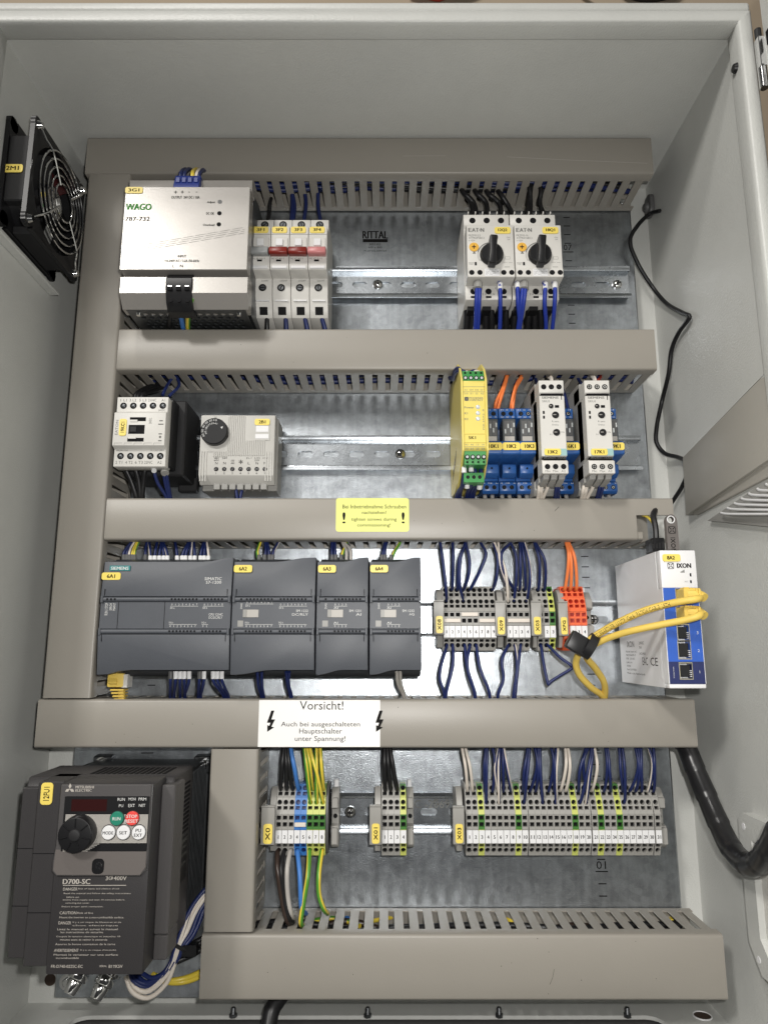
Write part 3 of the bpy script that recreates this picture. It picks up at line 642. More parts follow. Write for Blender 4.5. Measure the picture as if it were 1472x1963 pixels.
# ---------------------------------------------------------------- motor protection switches
def motor_switch(x, nm, side):
    t = thing('motor_switch', 'light grey motor protection switch tagged %s, %s of two, black rotary knob' % (nm, side), 'motor switch', (x+21.8, 0, 606), 'two rotary motor switches')
    X0, X1 = x, x+43.4
    obj('body', MB().px([(4, 612), (60, 608), (69, 610), (69, 624), (66, 626), (66, 684), (69, 686), (69, 697), (66, 699), (4, 699)], X0, X1-.6), 'ltgrey', t, bevel=.5)
    nose = obj('front_cover', MB().box(X0+.6, X1, 66, 85, 632, 676), 'ltgrey', t, bevel=.9, seg=2)
    obj('screw_ledge', MB().box(X0+.6, X1, 66, 86, 623.4, 632.1), 'ltgrey', t, bevel=.5)
    for k in range(3):
        obj('terminal_hole', MB().ch(X0+8.3+13.5*k, 691, 3.0, 67.5, 69.2, n=14), 'cavity', t)
        obj('terminal_hole', MB().ch(X0+7.5+14*k, 618.2, 2.9, 67.5, 69.3, n=14), 'cavity', t)
        obj('entry_slot', MB().box(X0+5+14*k, X0+10+14*k, 66.8, 69.2, 611.6, 613.6), 'cavity', t)
    for k in range(6): obj('top_rib', MB().box(X0+4.2+6.8*k, X0+5+6.8*k, 60, 69.6, 698, 700.2), 'ltgrey', t)
    mb = MB()
    for k in range(3): mb.box(X0+3+14*k, X0+11+14*k, 30, 60, 604, 609)
    obj('lower_terminal', mb, 'black', t)
    cx, cz = X0+22.8, 645.6
    kn = obj('rotary_knob', MB().ch(cx, cz, 10.9, 85, 87.5, 10.6, n=36).ch(cx, cz, 10.4, 87.5, 90, 9.6, n=36), 'black', t, bevel=.3)
    a = R_(4); c, s_ = math.cos(a), math.sin(a)
    gp = [(-3.6, 13.8), (3.6, 13.8), (3.0, 0), (3.6, -13.8), (-3.6, -13.8), (-3.0, 0)]
    obj('grip', MB().ph([(cx+p*c-q*s_*-1, cz+q*c-p*s_) for p, q in gp], 86, 97), 'black', kn, bevel=1.3, seg=2)
    dl = obj('current_dial', MB().ch(X0+6.9, 653.5, 4.4, 84.8, 85.8, n=24), 'ylw_dial', t, bevel=.2)
    obj('dial_slot', MB().box(X0+5, X0+8.6, 85.5, 85.95, 653, 654), 'brownw', dl)
    obj('dial_cross', MB().box(X0+6.4, X0+7.2, 85.5, 85.9, 651.4, 655.6), 'brownw', dl)
    obj('test_slot', MB().box(X0+7.2, X0+9, 84.9, 85.2, 635.4, 638.6), 'cavity', nose)
    mb = MB()
    for i in range(14):
        a0, a1 = R_(95+i*8), R_(95+i*8+8)
        w0, w1 = (.9 if i < 9 else .35), 0
        mb.add([(cx+12.2*math.cos(a0), 85.1, cz+12.2*math.sin(a0)), (cx+12.2*math.cos(a1), 85.1, cz+12.2*math.sin(a1)), (cx+(12.2+w0)*math.cos(a1), 85.1, cz+(12.2+w0)*math.sin(a1)), (cx+(12.2+w0)*math.cos(a0), 85.1, cz+(12.2+w0)*math.sin(a0))], [(0, 1, 2, 3)])
    mb.add([(X0+5.4, 85.1, 647), (X0+8.6, 85.1, 647), (X0+7, 85.1, 649.6)], [(0, 1, 2)])
    for r_ in ((X0+28.6, 664.6, X0+29.2, 662.2), (X0+35, 644, X0+39.5, 643.8), (X0+35, 641.6, X0+39.5, 641.4), (X0+35, 644, X0+35.2, 641.4), (X0+39.3, 644, X0+39.5, 641.4), (X0+33, 638.4, X0+37, 638.2), (X0+34, 634, X0+39, 633.6), (X0+38, 638.2, X0+41.5, 638)):
        mb.add([(r_[0], 85.1, r_[1]), (r_[2], 85.1, r_[1]), (r_[2], 85.1, r_[3]), (r_[0], 85.1, r_[3])], [(0, 1, 2, 3)])
    put(mb, 'PKZM0-2.5' if nm == '12Q2' else 'PKZM0-16', (X0+2.2, 666.4, X0+13, 664.4), 85.1); put(mb, 'XTPR2P5BC1' if nm == '12Q2' else 'XTPR016BC1', (X0+2.2, 663.8, X0+16.5, 661.8), 85.1)
    put(mb, 'Ir =25A', (X0+2.2, 661, X0+8, 659.4), 85.1); put(mb, 'TEST', (X0+1.6, 638.2, X0+6.6, 636), 85.1); put(mb, 'O', (X0+12.4, 642, X0+14.8, 639.4), 85.1, bold=.1)
    put(mb, 'ON', (X0+37, 664, X0+40, 662.6), 85.1); put(mb, 'OFF', (X0+37.6, 661.8, X0+40, 660.6), 85.1)
    obj('printed_scale', mb, 'inkgrey', nose, smooth=0, fixn=False)
    text(['E', 'A', 'T', 'N'], [(X0+2.3, 672.8, X0+4.9, 669), (X0+5.6, 672.8, X0+8.6, 669), (X0+9.0, 672.8, X0+11.6, 669), (X0+13.4, 672.8, X0+16.4, 669)], 85.12, nose, m='inkgrey', bold=.25)
    obj('logo_dot', MB().ch(X0+12.5, 670.8, .55, 85.05, 85.15, n=8), 'inkgrey', nose)
    text(['CE', 'E A T-O N'], [(X0+27.5, 622.6, X0+31.5, 620.6), (X0+16, 616.4, X0+27, 614.4)], 69.1, t, m='inkgrey', fn=lambda a, b: (a, 69.15, b))
    mb = MB().ph(rect(X0+16, X0+29.4, 624.2, 631.4), 85.9, 86.15); pn = obj('rating_plate', mb, 'whitepl', t)
    lines(['1.0-phase 50', '2.5A ~ 500V 3k', '690 V ~ 2kA', 'I>  (T)'], (X0+16.8, 630.8, X0+28.6, 625), 86.2, pn, m='inkgrey', align='L')
    for dx in (4.2, 11.6, 33.2, 40.4): screw(t, X0+dx, 627.8, 86.05, 2.9, m='chrome')
    tag((X0+26.2, 673.6, X0+40.8, 667.0), 85.05, nm, t, tw=.56)
    return t
motor_switch(75.2, '12Q2', 'left'); motor_switch(119.0, '18Q1', 'right')
# ferrule sleeves on the wires at the switches
FERR = []
def ferrule(p, q, r, m, label):
    FERR.append(tagit(obj('ferrule', MB().cyl(p, q, r, r*.95, 10), m, None, at=p, bevel=.2), label, 'ferrule', 'wire end sleeves'))
for i, (u0, u1, m, r) in enumerate((((85.3, 80, 614.6), (85.8, 78, 622.1), 'midgrey', 4.4), ((105.6, 80, 614.2), (106.1, 78, 621.2), 'whitepl', 2.6), ((121.5, 80, 615.5), (122, 78, 621.6), 'whitepl', 2.6), ((127.3, 80, 614.2), (128.2, 78, 622.1), 'midgrey', 4.4), ((146.8, 80, 614.6), (147.6, 78, 621.6), 'whitepl', 2.6), ((155.4, 80, 615.1), (156.2, 78, 622.1), 'whitepl', 2.6))):
    ferrule(u0, u1, r, m, '%s wire end sleeve, number %d from the left below the rotary switches' % ('wide grey' if m == 'midgrey' else 'white', i+1))

# ---------------------------------------------------------------- contactor
ct = thing('contactor', 'light grey and black contactor tagged 19KC1 at the left duct', 'contactor', (-214, 0, 449))
X0, X1 = -236.8, -191.2
obj('base', MB().box(X0+3, X1+9, 3, 50, 447, 519), 'blackmat', ct, bevel=1.5)
obj('side_case', MB().box(X0+1, X1+2, 46, 66, 451, 515), 'black', ct, bevel=1.2)
obj('foot', MB().box(X1-6, X1+12, 3, 12, 441, 455), 'blackmat', ct, bevel=1)
fc = obj('front_case', MB().px([(60, 449.5), (74, 449.5), (74, 465), (80, 467), (80, 497), (75.5, 499), (75.5, 513), (60, 513)], X0, X1), 'ltgrey', ct, bevel=.7, seg=2)
for k in range(5):
    for z in (504.8, 459):
        x = X0+6+8.7*k; hh = 75.5 if z > 480 else 74
        obj('terminal_hole', MB().ch(x, z, 3.0, hh-.3, hh+.12, n=14), 'cavity', ct); obj('terminal_screw', MB().ch(x, z, 2.0, hh, hh+.3, 1.5, n=10), 'darksteel', ct)
        obj('terminal_window', MB().box(x-2.6, x+2.0, hh-.2, hh+.15, 497.8 if z > 480 else 466.6, 499.2 if z > 480 else 467.2), 'midgrey', fc)
text(['1 L1', '3 L2', '5 L3', '21NC', 'A1', '24VDC'], [(X0+3, 511.2, X0+8.6, 508.8), (X0+11, 511.2, X0+17, 508.8), (X0+19.6, 511.2, X0+26, 508.8), (X0+27.6, 511.2, X0+34.8, 508.8), (X0+39.4, 511.2, X0+42.6, 508.8), (X0+37, 501.4, X0+43, 499.8)], 75.6, fc, m='inkgrey')
text(['2 T1', '4 T2', '6 T3', '22NC', 'A2', 'DILM12-01', 'XTCE012B01'], [(X0+2, 454.6, X0+8, 452), (X0+10.6, 454.6, X0+17, 452), (X0+19, 454.6, X0+26, 452), (X0+27.2, 454.6, X0+34.4, 452), (X0+38.6, 454.6, X0+42.4, 452), (X0+2, 465, X0+12, 463.4), (X0+32, 465, X0+43.6, 463.4)], 74.15, fc, m='inkgrey')
for (a0, a1, b0, b1) in ((13.6, 27.6, 477.4, 485.6), (13.2, 27.4, 470.4, 473.8), (14.2, 28.2, 489, 492.6)):
    obj('actuator_window', MB().box(X0+a0, X0+a1, 79.5, 80.15, b0, b1), 'cavity', fc)
obj('actuator', MB().box(X0+15, X0+20.6, 79.8, 80.9, 479, 484), 'blackmat', ct, bevel=.3)
for (a0, a1, b0, b1) in ((13.8, 20.6, 473.0, 474.6), (14.4, 21, 488.4, 490.2)): obj('actuator_tongue', MB().box(X0+a0, X0+a1, 80, 80.6, b0, b1), 'ltgrey', fc)
mb = MB()
for z, w in ((489.4, 3), (486.2, 4.6), (477.4, 3), (471.2, 3)): mb.box(X0+41.6-w/2, X0+41.6+w/2, 80.02, 80.12, z-.5, z+.5)
mb.ph(circ(X0+41.6, 474.6, 1.1, 10), 80.02, 80.12)
for k in range(5): mb.box(X0+2+8.6*k, X0+9+8.6*k, 80.02, 80.1, 469, 469.25); mb.box(X0+2+8.6*k, X0+2.2+8.6*k, 80.02, 80.1, 467.4, 469)
put(mb, 'EATON', (X0+2.0, 490, X0+4.4, 476.5), 80.1, rot=90); put(mb, '24VDC', (X0+31, 492, X0+33.4, 486.5), 80.1, rot=90)
obj('printed_marks', mb, 'inkgrey', fc, smooth=0, fixn=False)
tag((X0+5.4, 491.0, X0+11.8, 475.6), 80.05, '19KC1', ct, rot=90)
for (u0, u1, m, r) in (((-202.6, 68, 447), (-204.6, 64, 451.5), 'whitepl', 2.3), ((-192.8, 68, 444.7), (-194.8, 64, 451.5), 'midgrey', 3.6)):
    ferrule(u0, u1, r, m, '%s wire end sleeve under the contactor coil terminal' % ('white' if m == 'whitepl' else 'wide grey'))

# ---------------------------------------------------------------- thermostat
th = thing('thermostat', 'light grey cabinet thermostat tagged 2B1 with black scale dial', 'thermostat', (-136, 0, 436))
X0, X1, H = -170.2, -101.2, 43.
obj('back_box', MB().box(X0+1, X1+1.5, 4, 30, 437.5, 507), 'midgrey', th, bevel=.6)
ca = obj('case', MB().px([(24, 444), (36, 441.5), (H, 449.5), (H, 507), (24, 508)], X0, X1), 'ltgrey2', th, bevel=.7, seg=2)
for k in range(24):
    x = X0+26.5+1.72*k
    if k < 9: z0, z1 = 474+max(0, 5-k)*-0.4, 506.8
    else: z0, z1 = 468, 482
    if 8 < k < 20 or k < 9: obj('cooling_rib', MB().box(x, x+.85, H-.4, H+.9, 468 if k < 19 else 468, (506.6 if k < 9 else 482.5)), 'ltgrey2', th)
for k in range(8): obj('cooling_rib', MB().box(X0+12.8+1.72*k, X0+13.65+1.72*k, H-.4, H+.9, 467, 471.5), 'ltgrey2', th)
for s_ in (0, 1):
    for k in range(3): obj('side_rib', MB().box((X0+1.4+2.4*k) if s_ == 0 else (X1-3+(-2.4)*k), (X0+2.4+2.4*k) if s_ == 0 else (X1-2-2.4*k), H-.4, H+.9, 443.5, 472), 'ltgrey2', th)
obj('dial_plate', MB().ph(rrect(X0+.6, X0+26, 471.6, 506.8, 1.5), H-.4, H+.5), 'ltgrey2', th)
cx, cz = (-169.4, 503.5, -140.3, 476.2)[0]+13.0, ((-169.4, 503.5, -140.3, 476.2)[1]+(-169.4, 503.5, -140.3, 476.2)[3])/2
dl = obj('dial', MB().ch(cx, cz, 12.9, H, 49, 12.5, n=40), 'black', th, bevel=.5)
obj('dial_face', MB().ch(cx, cz, 11.9, 49, 49.4, n=40), 'blackmat', dl)
def ring(ss, r, cap, a0, da, w):
    mb = MB()
    for i, s_ in enumerate(ss):
        a = R_(a0+da*i); px_, pz_ = cx+r*math.cos(a), cz+r*math.sin(a); ww = w*len(s_)/2
        ca_, sa_ = math.cos(a-math.pi/2), math.sin(a-math.pi/2)
        vs, fs, asp = glyphs(s_)
        mb.add([(px_+(u-.5)*ww*ca_-(v-.5)*cap*sa_, 49.55, pz_+(u-.5)*ww*sa_+(v-.5)*cap*ca_) for u, v in vs], fs)
    return mb
obj('dial_scale', ring(['10', '20', '30', '40', '50', '60'], 10.3, 1.9, 84, 24, 3.0), 'inkwhite', dl, smooth=0, fixn=False)
obj('dial_scale_inner', ring(['41', '59', '77', '95', '113', '95'], 7.2, 1.6, 76, 24, 2.6), 'inkwhite', dl, smooth=0, fixn=False)
obj('dial_arrow', MB().add([(cx+6.2, 49.55, cz+3.6), (cx+8.4, 49.55, cz+4.4), (cx+7.6, 49.55, cz+1.8)], [(0, 1, 2)]), 'inkwhite', dl, smooth=0)
obj('pointer_mark', MB().add([(cx-.4-1.6, H+.6, cz+15.6), (cx-.4+1.6, H+.6, cz+15.6), (cx-.4, H+.6, cz+13)], [(0, 1, 2)]), 'midgrey', th, smooth=0)
rows = ['48V', '24V', '', '', '[L1', 'L2]', '115V']
mb = MB()
for k in range(7):
    x = X0+16.2+7.45*k
    screw(th, x, 455.2, H+.05, 2.5)
    put(mb, str(k+1), (x-.7, 452.2, x+.7, 450.4), H+.15)
    if rows[k]: put(mb, rows[k], (x-2.3, 466.4, x+2.3, 464.8), H+.15)
    if k in (0, 1, 5, 6): put(mb, 'N', (x-1.1, 462, x+1.1, 459.6), H+.15)
    if k in (0, 5): put(mb, '60V' if k == 0 else '250V', (x-2.3, 464.4, x+2.3, 462.8), H+.15)
    if k == 4: put(mb, 'L', (x-.9, 462, x+.9, 459.6), H+.15)
    if k == 2: put(mb, 'SSS', (x-1.6, 464, x+1.6, 460), H+.15)
    if k == 3: put(mb, '*', (x-1.8, 464.2, x+1.8, 460), H+.15, bold=.1)
obj('lettering', mb, 'ink', ca, smooth=0, fixn=False)
for k in range(7): obj('wire_funnel', MB().box(X0+13+7.2*k, X0+19+7.2*k, 24, 37.5, 437.2, 443.4), 'midgrey', th, bevel=.5)
pl_ = obj('name_panel', MB().ph(rect(X0+50.6, X1-4.6, 482.6, 503.4), H, H+.6), 'ltgrey2', th)
obj('panel_frame', MB().ph(rect(X0+51.6, X1-6, 490.6, 496.6), H+.6, H+.9), 'whitepl', pl_); obj('panel_frame', MB().ph(rect(X0+51.2, X1-5.6, 484.2, 488.4), H+.6, H+.9), 'whitepl', pl_)
tag((X0+50.2, 503.2, X1-4.8, 497.0), H+.65, '2B1', th, tw=.44)

# ---------------------------------------------------------------- yellow safety relay
sr = thing('safety_relay', 'narrow bright yellow safety relay tagged 5K1 with green plugs', 'safety relay', (76, 0, 440))
X0, X1, H = 64.9, 87.2, 105.
p = [(6, 437), (38, 433), (62, 438), (86, 447), (96, 452), (H, 457), (H, 516), (100, 521), (86, 531), (60, 539), (20, 543), (6, 541)]
obj('case', MB().px(p, X0, X1), 'safety', sr, bevel=.4)
for s_ in (X0, X1-1.8): obj('cheek', MB().px([(60, 432), (84, 440), (100, 450), (H+1.5, 455), (H+1.5, 518), (98, 530), (82, 541), (60, 546)], s_-.02, s_+1.82), 'safety', sr, bevel=.4)
fp = obj('front_panel', MB().ph(rect(X0+2.6, X1-2.4, 457.5, 515), H, H+.7), 'safety', sr, bevel=.2)
mb = MB()
for k in range(9): mb.px([(20+k*4, 446+k*1.5), (21+k*4, 446+k*1.5), (30+k*4, 458+k*1.5), (29+k*4, 458+k*1.5)], X0-.1, X0+.1)
obj('side_vent', mb, 'brownw', sr)
for zt, zb, hh, sgn in ((528, 516, 100, 1), (455, 443.5, 99, -1)):
    o = obj('terminal_plug', MB().px([(70, zb), (hh+4 if sgn < 0 else hh-2, zb), (hh+5 if sgn > 0 else hh+5, zt if sgn < 0 else zb+1), (hh+1, zt-1 if sgn > 0 else zt), (hh-4 if sgn > 0 else hh, zt), (70, zt)], X0+2, X1-2), 'tgreen', sr, bevel=.3)
    for k in range(4):
        x = X0+4.3+4.6*k
        z_ = 519.3 if sgn > 0 else 449.8; hs_ = 104.2
        obj('plug_screw', MB().ch(x, z_, 2.0, hs_-2, hs_+.6, n=12), 'cavity', o); obj('plug_screw_head', MB().ch(x, z_, 1.45, hs_-1, hs_+.85, 1.2, n=10), 'clear', o)
        obj('test_hole', MB().box(x-.8, x+.8, 99, 104.6 if sgn < 0 else 102.9, 524 if sgn > 0 else 445.0, 525.4 if sgn > 0 else 446.2), 'cavity', o)
o = obj('lower_plug', MB().box(X0+2.5, X1-2.5, 70, 92, 431, 439.5), 'tgreen', sr, bevel=.3)
o2 = obj('upper_plug', MB().box(X0+2.5, X1-2.5, 70, 90, 525, 531), 'tgreen', sr, bevel=.3)
for k in range(3): screw(sr, X0+6+5*k, 435.6, 92.05, 1.9)
r_ = (67.5, 494.2, 75.5, 491.7)
text(['Power', 'K1', 'K2', 'PHOENIX', 'CONTACT'], [(67.6, 493.5, 75.6, 491.7), (67.6, 488.4, 70.2, 486.5), (67.5, 483.2, 70.6, 481.5), (71.9, 501.7, 83.6, 500.2), (71.8, 500, 83.5, 498.3)], H+.8, fp, m='inkgrey', bold=.05)
text('PSR-ESA2_B', (82.8, 491.1, 84.3, 472.9), H+.8, fp, m='inkgrey', rot=90)
text(['A1', 'S34', 'S35', 'S11', 'S10', 'S1', 'S2', 'A2', '43', '44', '13', '14', '33', '34', '23', '24'], [(68, 508.9, 70.3, 507.5), (72.2, 508.9, 75.4, 507.5), (76.8, 508.9, 80, 507.5), (81.4, 508.9, 84.4, 507.5), (67.7, 505.7, 70.9, 504.2), (72.7, 505.7, 75, 504.2), (77.1, 505.7, 79.3, 504.2), (81.5, 505.7, 84.3, 504.2), (67.5, 460.8, 69.9, 459.3), (71.9, 460.8, 74.4, 459.3), (76.9, 460.8, 78.9, 459.3), (81.4, 460.8, 83.4, 459.3), (67.4, 457.2, 69.9, 455.7), (71.9, 457.2, 74.3, 455.7), (76.6, 457.2, 78.9, 455.7), (81.1, 457.2, 83.6, 455.7)], H+.8, fp, m='inkgrey')
x0, z1, x1, z0 = (67.9, 501.9, 71.2, 498.4); mb = MB().holed(rect(x0, x1, z0, z1), [rect(x0+.8, x1-.8, z0+.8, z1-.8)], .05, lambda a, b, d: (a, H+.85-d, b)); mb.ph(circ((x0+x1)/2, (z0+z1)/2, 1.5, 10), H+.72, H+.85); obj('logo', mb, 'inkgrey', fp, smooth=0)
mb = MB()
for (u0, u1) in (((66.9, 506.6, 85, 506.3), 0), ((66.2, 458.6, 84.2, 458.3), 0), ((66.1, 454.8, 84.1, 454.7), 0), ((66.1, 511.1, 85.6, 510.8), 0)): mb.box(u0[0], u0[2], H+.7, H+.78, u0[3], u0[1])
obj('printed_rule', mb, 'inkgrey', fp)
for r_ in ((79, 105, 493), (78.9, 105, 487.6), (78.8, 105, 482.7)): obj('indicator_light', MB().ch(r_[0], r_[2], 2.0, H+.6, H+1.5, 1.4, n=16), 'clear', sr, smooth=60)
r_ = (66.6, 469.3, 84.4, 462.2)
obj('marker_frame', MB().holed(rrect(r_[0]-.4, r_[2]+.4, r_[3]-.4, r_[1]+.4, .8), [rrect(r_[0], r_[2], r_[3], r_[1], .6)], .6, lambda a, b, d: (a, H+1.3-d, b)), 'safety', sr)
text('5K1', (70.6, 467.4, 76.5, 464.8), H+.85, fp, bold=.1)
for i, (u0, u1) in enumerate((((67.7, 92, 439.2), (67.8, 92, 444.5)), ((73.8, 92, 440.2), (73.7, 92, 444.9)), ((71.3, 80, 428.6), (71.3, 82, 433.2)), ((81.9, 80, 427.9), (82, 82, 430.9)), ((68, 96, 524.4), (68.5, 95, 527.1)), ((71.7, 94, 526.5), (71.8, 93, 529.3)), ((82.4, 96, 524.1), (82.6, 95, 526.5)))):
    ferrule(u0, u1, 2.2, 'whitepl', 'white wire end sleeve %d on the yellow safety relay, counted from below' % (i+1) if i < 4 else 'white wire end sleeve %d on top of the yellow safety relay' % (i-3))

# ---------------------------------------------------------------- blue plug-in relays
def relay(x, nm, lab):
    t = thing('plug_in_relay', lab, 'relay', (x+7.6, 0, 440), 'blue plug-in relays')
    X0, X1 = x, x+15.2
    obj('socket', MB().px([(4, 438), (30, 432), (44, 434), (46, 446), (40, 450), (40, 494), (46, 497), (58, 499), (58, 508), (48, 512), (4, 512)], X0, X1), 'relayblue', t, bevel=.4)
    cr = obj('relay_can', MB().box(X0+1.8, X1-1.8, 40, 66, 474, 496), 'can', t, bevel=.5)
    obj('relay_core', MB().box(X0+3, X1-7.2, 65.6, 66.2, 480, 494), 'dkgrey', cr); obj('relay_core', MB().box(X1-6.6, X1-3, 65.6, 66.2, 480, 494), 'dkgrey', cr)
    for k in range(4): obj('contact', MB().box(X0+3.4+2.6*k, X0+4.6+2.6*k, 66, 66.6, 482+(k*5) % 9, 486+(k*5) % 9), 'clear', cr)
    obj('relay_label', MB().box(X0+3.2, X1-3.2, 66, 66.4, 475.2, 479.4), 'greyw', cr)
    rc = obj('retaining_clip', MB().px([(40, 458), (72, 461), (73, 463), (73, 472), (70, 474), (40, 474)], X0-.4, X1+.4), 'relayblue', t, bevel=.5)
    tag((X0-.2, 471.6, X1+.2, 464.6), 73.05, nm, t, tw=.52)
    md = obj('led_module', MB().px([(40, 446.5), (54, 444), (60, 447), (60, 455), (54, 457.5), (40, 458)], X0+1.5, X1-1.5), 'relayblue', t, bevel=.5)
    obj('module_light', MB().ch(X0+7.6, 451.6, .9, 59.8, 60.4, n=10), 'cavity', md)
    obj('lower_terminal', MB().px([(30, 432), (47, 431), (50, 433), (50, 441), (46, 443), (30, 443)], X0+.2, X1-.2), 'relayblue', t, bevel=.4)
    for dx in (4.2, 11): screw(t, X0+dx, 503.4, 58.1, 2.5, m='chrome'); screw(t, X0+dx, 436.4, 50.15, 2.3, m='chrome')
    text(['11', '12', '14', 'COM', 'NO', 'NC'], [(X0+2, 507.6, X0+4, 506.4), (X0+6.6, 507.6, X0+8.4, 506.4), (X0+11.4, 507.6, X0+13.4, 506.4), (X0+1.6, 500.8, X0+4.4, 499.6), (X0+6.6, 500.8, X0+9.2, 499.6), (X0+12, 500.8, X0+14, 499.6)], 58.1, t, m='inkwhite')
    text(['A2', 'COIL', 'A1'], [(X0+.8, 440.8, X0+2.6, 439.6), (X0+5.4, 440.8, X0+9.4, 439.6), (X0+12.4, 440.8, X0+14.4, 439.6)], 50.1, t, m='inkwhite')
    for dx in (4.2, 11): obj('wire_sleeve', MB().cyl((X0+dx, 36, 432.5), (X0+dx, 40, 424.5), 1.9, 1.8, 8), 'greyw', t)
    return t
for x, nm, lab in ((88.6, '10K1', 'blue plug-in relay 10K1 half hidden by the yellow relay'), (104.4, '10K2', 'blue plug-in relay 10K2, middle of the three together'), (120.2, '10K3', 'blue plug-in relay 10K3, right one of the three together'), (156.6, '16K1', 'blue plug-in relay 16K1 between the two monitoring relays'), (196.0, '19K1', 'rightmost blue plug-in relay 19K1 at the rail end')):
    relay(x, nm, lab)

# ---------------------------------------------------------------- monitoring relays
def monitor(x, nm, side):
    t = thing('monitoring_relay', 'slim light grey monitoring relay tagged %s, %s of two' % (nm, side), 'monitoring relay', (x+11, 0, 436), 'two light grey monitoring relays')
    X0, X1, H = x, x+21.6, 95.
    obj('case', MB().px([(4, 432), (60, 430), (78, 434), (78, 450), (84, 453), (84, 506), (78, 508), (78, 524), (60, 526), (4, 526)], X0, X1), 'midgrey', t, bevel=.5)
    fp = obj('front_panel', MB().px([(70, 453), (H, 453), (H, 507), (70, 507)], X0, X1), 'ltgrey', t, bevel=.5)
    ub = obj('terminal_block', MB().px([(60, 508.6), (93, 508.6), (95, 510), (95, 521), (60, 521.5)], X0, X1), 'ltgrey', t, bevel=.5)
    obj('block_gap', MB().box(X0+1.5, X1-1.2, 90, 95.2, 507.4, 508.9), 'cavity', t)
    lb = obj('terminal_block', MB().px([(60, 438), (95, 438), (95, 449), (92, 450.6), (60, 450.6)], X0, X1+.4), 'ltgrey', t, bevel=.5)
    obj('block_gap', MB().box(X0+1.5, X1-1.2, 88, 94.5, 450.4, 452.6), 'cavity', t)
    obj('lower_step', MB().px([(30, 427), (60, 426), (66, 430), (66, 438), (30, 438)], X0-1, X1-2), 'midgrey', t, bevel=.6)
    for k in range(3):
        screw(t, X0+4.2+6.6*k, 515, 95.1, 2.8, m='chrome'); screw(t, X0+4.4+6.8*k, 444, 95.1, 2.8, m='chrome')
        obj('wire_funnel', MB().px([(74, 431), (90, 434), (92, 438), (74, 438)], X0+1.4+6.7*k, X0+6.6+6.7*k), 'midgrey', t, bevel=.4)
    s_ = 21.6/318.
    def q(a, b, c, d): return (X0+(a-190)*s_, 507-(b-428)*s_*1.06*.93, X0+(c-190)*s_, 507-(d-428)*s_*1.06*.93)
    text('SIEMENS', q(222,440,432,470), H+.1, fp, m='inkgrey', bold=.12)
    text(['SIRIUS', 'R sens', 'Delay', '0.1', '10s', '3RG4501-1AA30'], [q(224,490,320,518), q(336,762,424,784), q(338,808,418,834), q(302,936,332,956), q(446,906,486,926), (X0+1.6, 453.0-.6, X1-1, 451)], H+.1, fp, m='inkgrey')
    text(['Min', 'Max', 'A2'], [(X0+2.4, 441, X0+6.4, 439.2), (X0+8.8, 441, X0+13.4, 439.2), (X0+15.8, 441, X0+19.4, 439.2)], H+.1, lb, m='inkgrey')
    for (a, b, r) in ((334, 570, 31), (385, 688, 46), (388, 920, 46)):
        c = q(a, b, a, b); o = obj('adjuster', MB().ch(c[0], c[1], r*s_, H-.3, H+.9, r*s_*.92, n=20), 'black', t, bevel=.15)
        obj('adjuster_slot', MB().box(c[0]-r*s_*.7, c[0]+r*s_*.1, H+.7, H+1.05, c[1]-.3, c[1]+.3), 'greyw', o)
    for (a, b, c, d) in ((382, 556, 434, 592), (226, 634, 250, 674), (226, 698, 250, 738), (466, 430, 476, 484)):
        c_ = q(a, b, c, d); obj('indicator_window', MB().box(c_[0], c_[2], H-.2, H+.12, c_[3], c_[1]), 'cavity', fp)
    c_ = q(225, 1003, 508, 1092); obj('label_field', MB().box(c_[0], X1-.2, H, H+.4, 453.6, 459.6), 'paleteal', fp)
    tag((X0+2.2, 459.5, X0+16.2, 453.6), H+.42, nm, t, tw=.56)
    return t
monitor(133.4, '13K2', 'left'); monitor(172.8, '17K1', 'right')
for i, (u0, m, r) in enumerate((((136.2, 74, 435.3), 'midgrey', 2.9), ((143.4, 76, 437.8), 'greyw', 2.0), ((151.4, 74, 436), 'midgrey', 2.7), ((175.7, 74, 436), 'midgrey', 2.9), ((182.7, 76, 438.2), 'greyw', 2.0), ((190, 74, 436.4), 'midgrey', 2.7))):
    ferrule(u0, (u0[0], u0[1]+4, u0[2]+7), r, m, '%s wire end sleeve, number %d from the left under the monitoring relays' % ('dark grey' if m == 'midgrey' else 'pale', i+1))

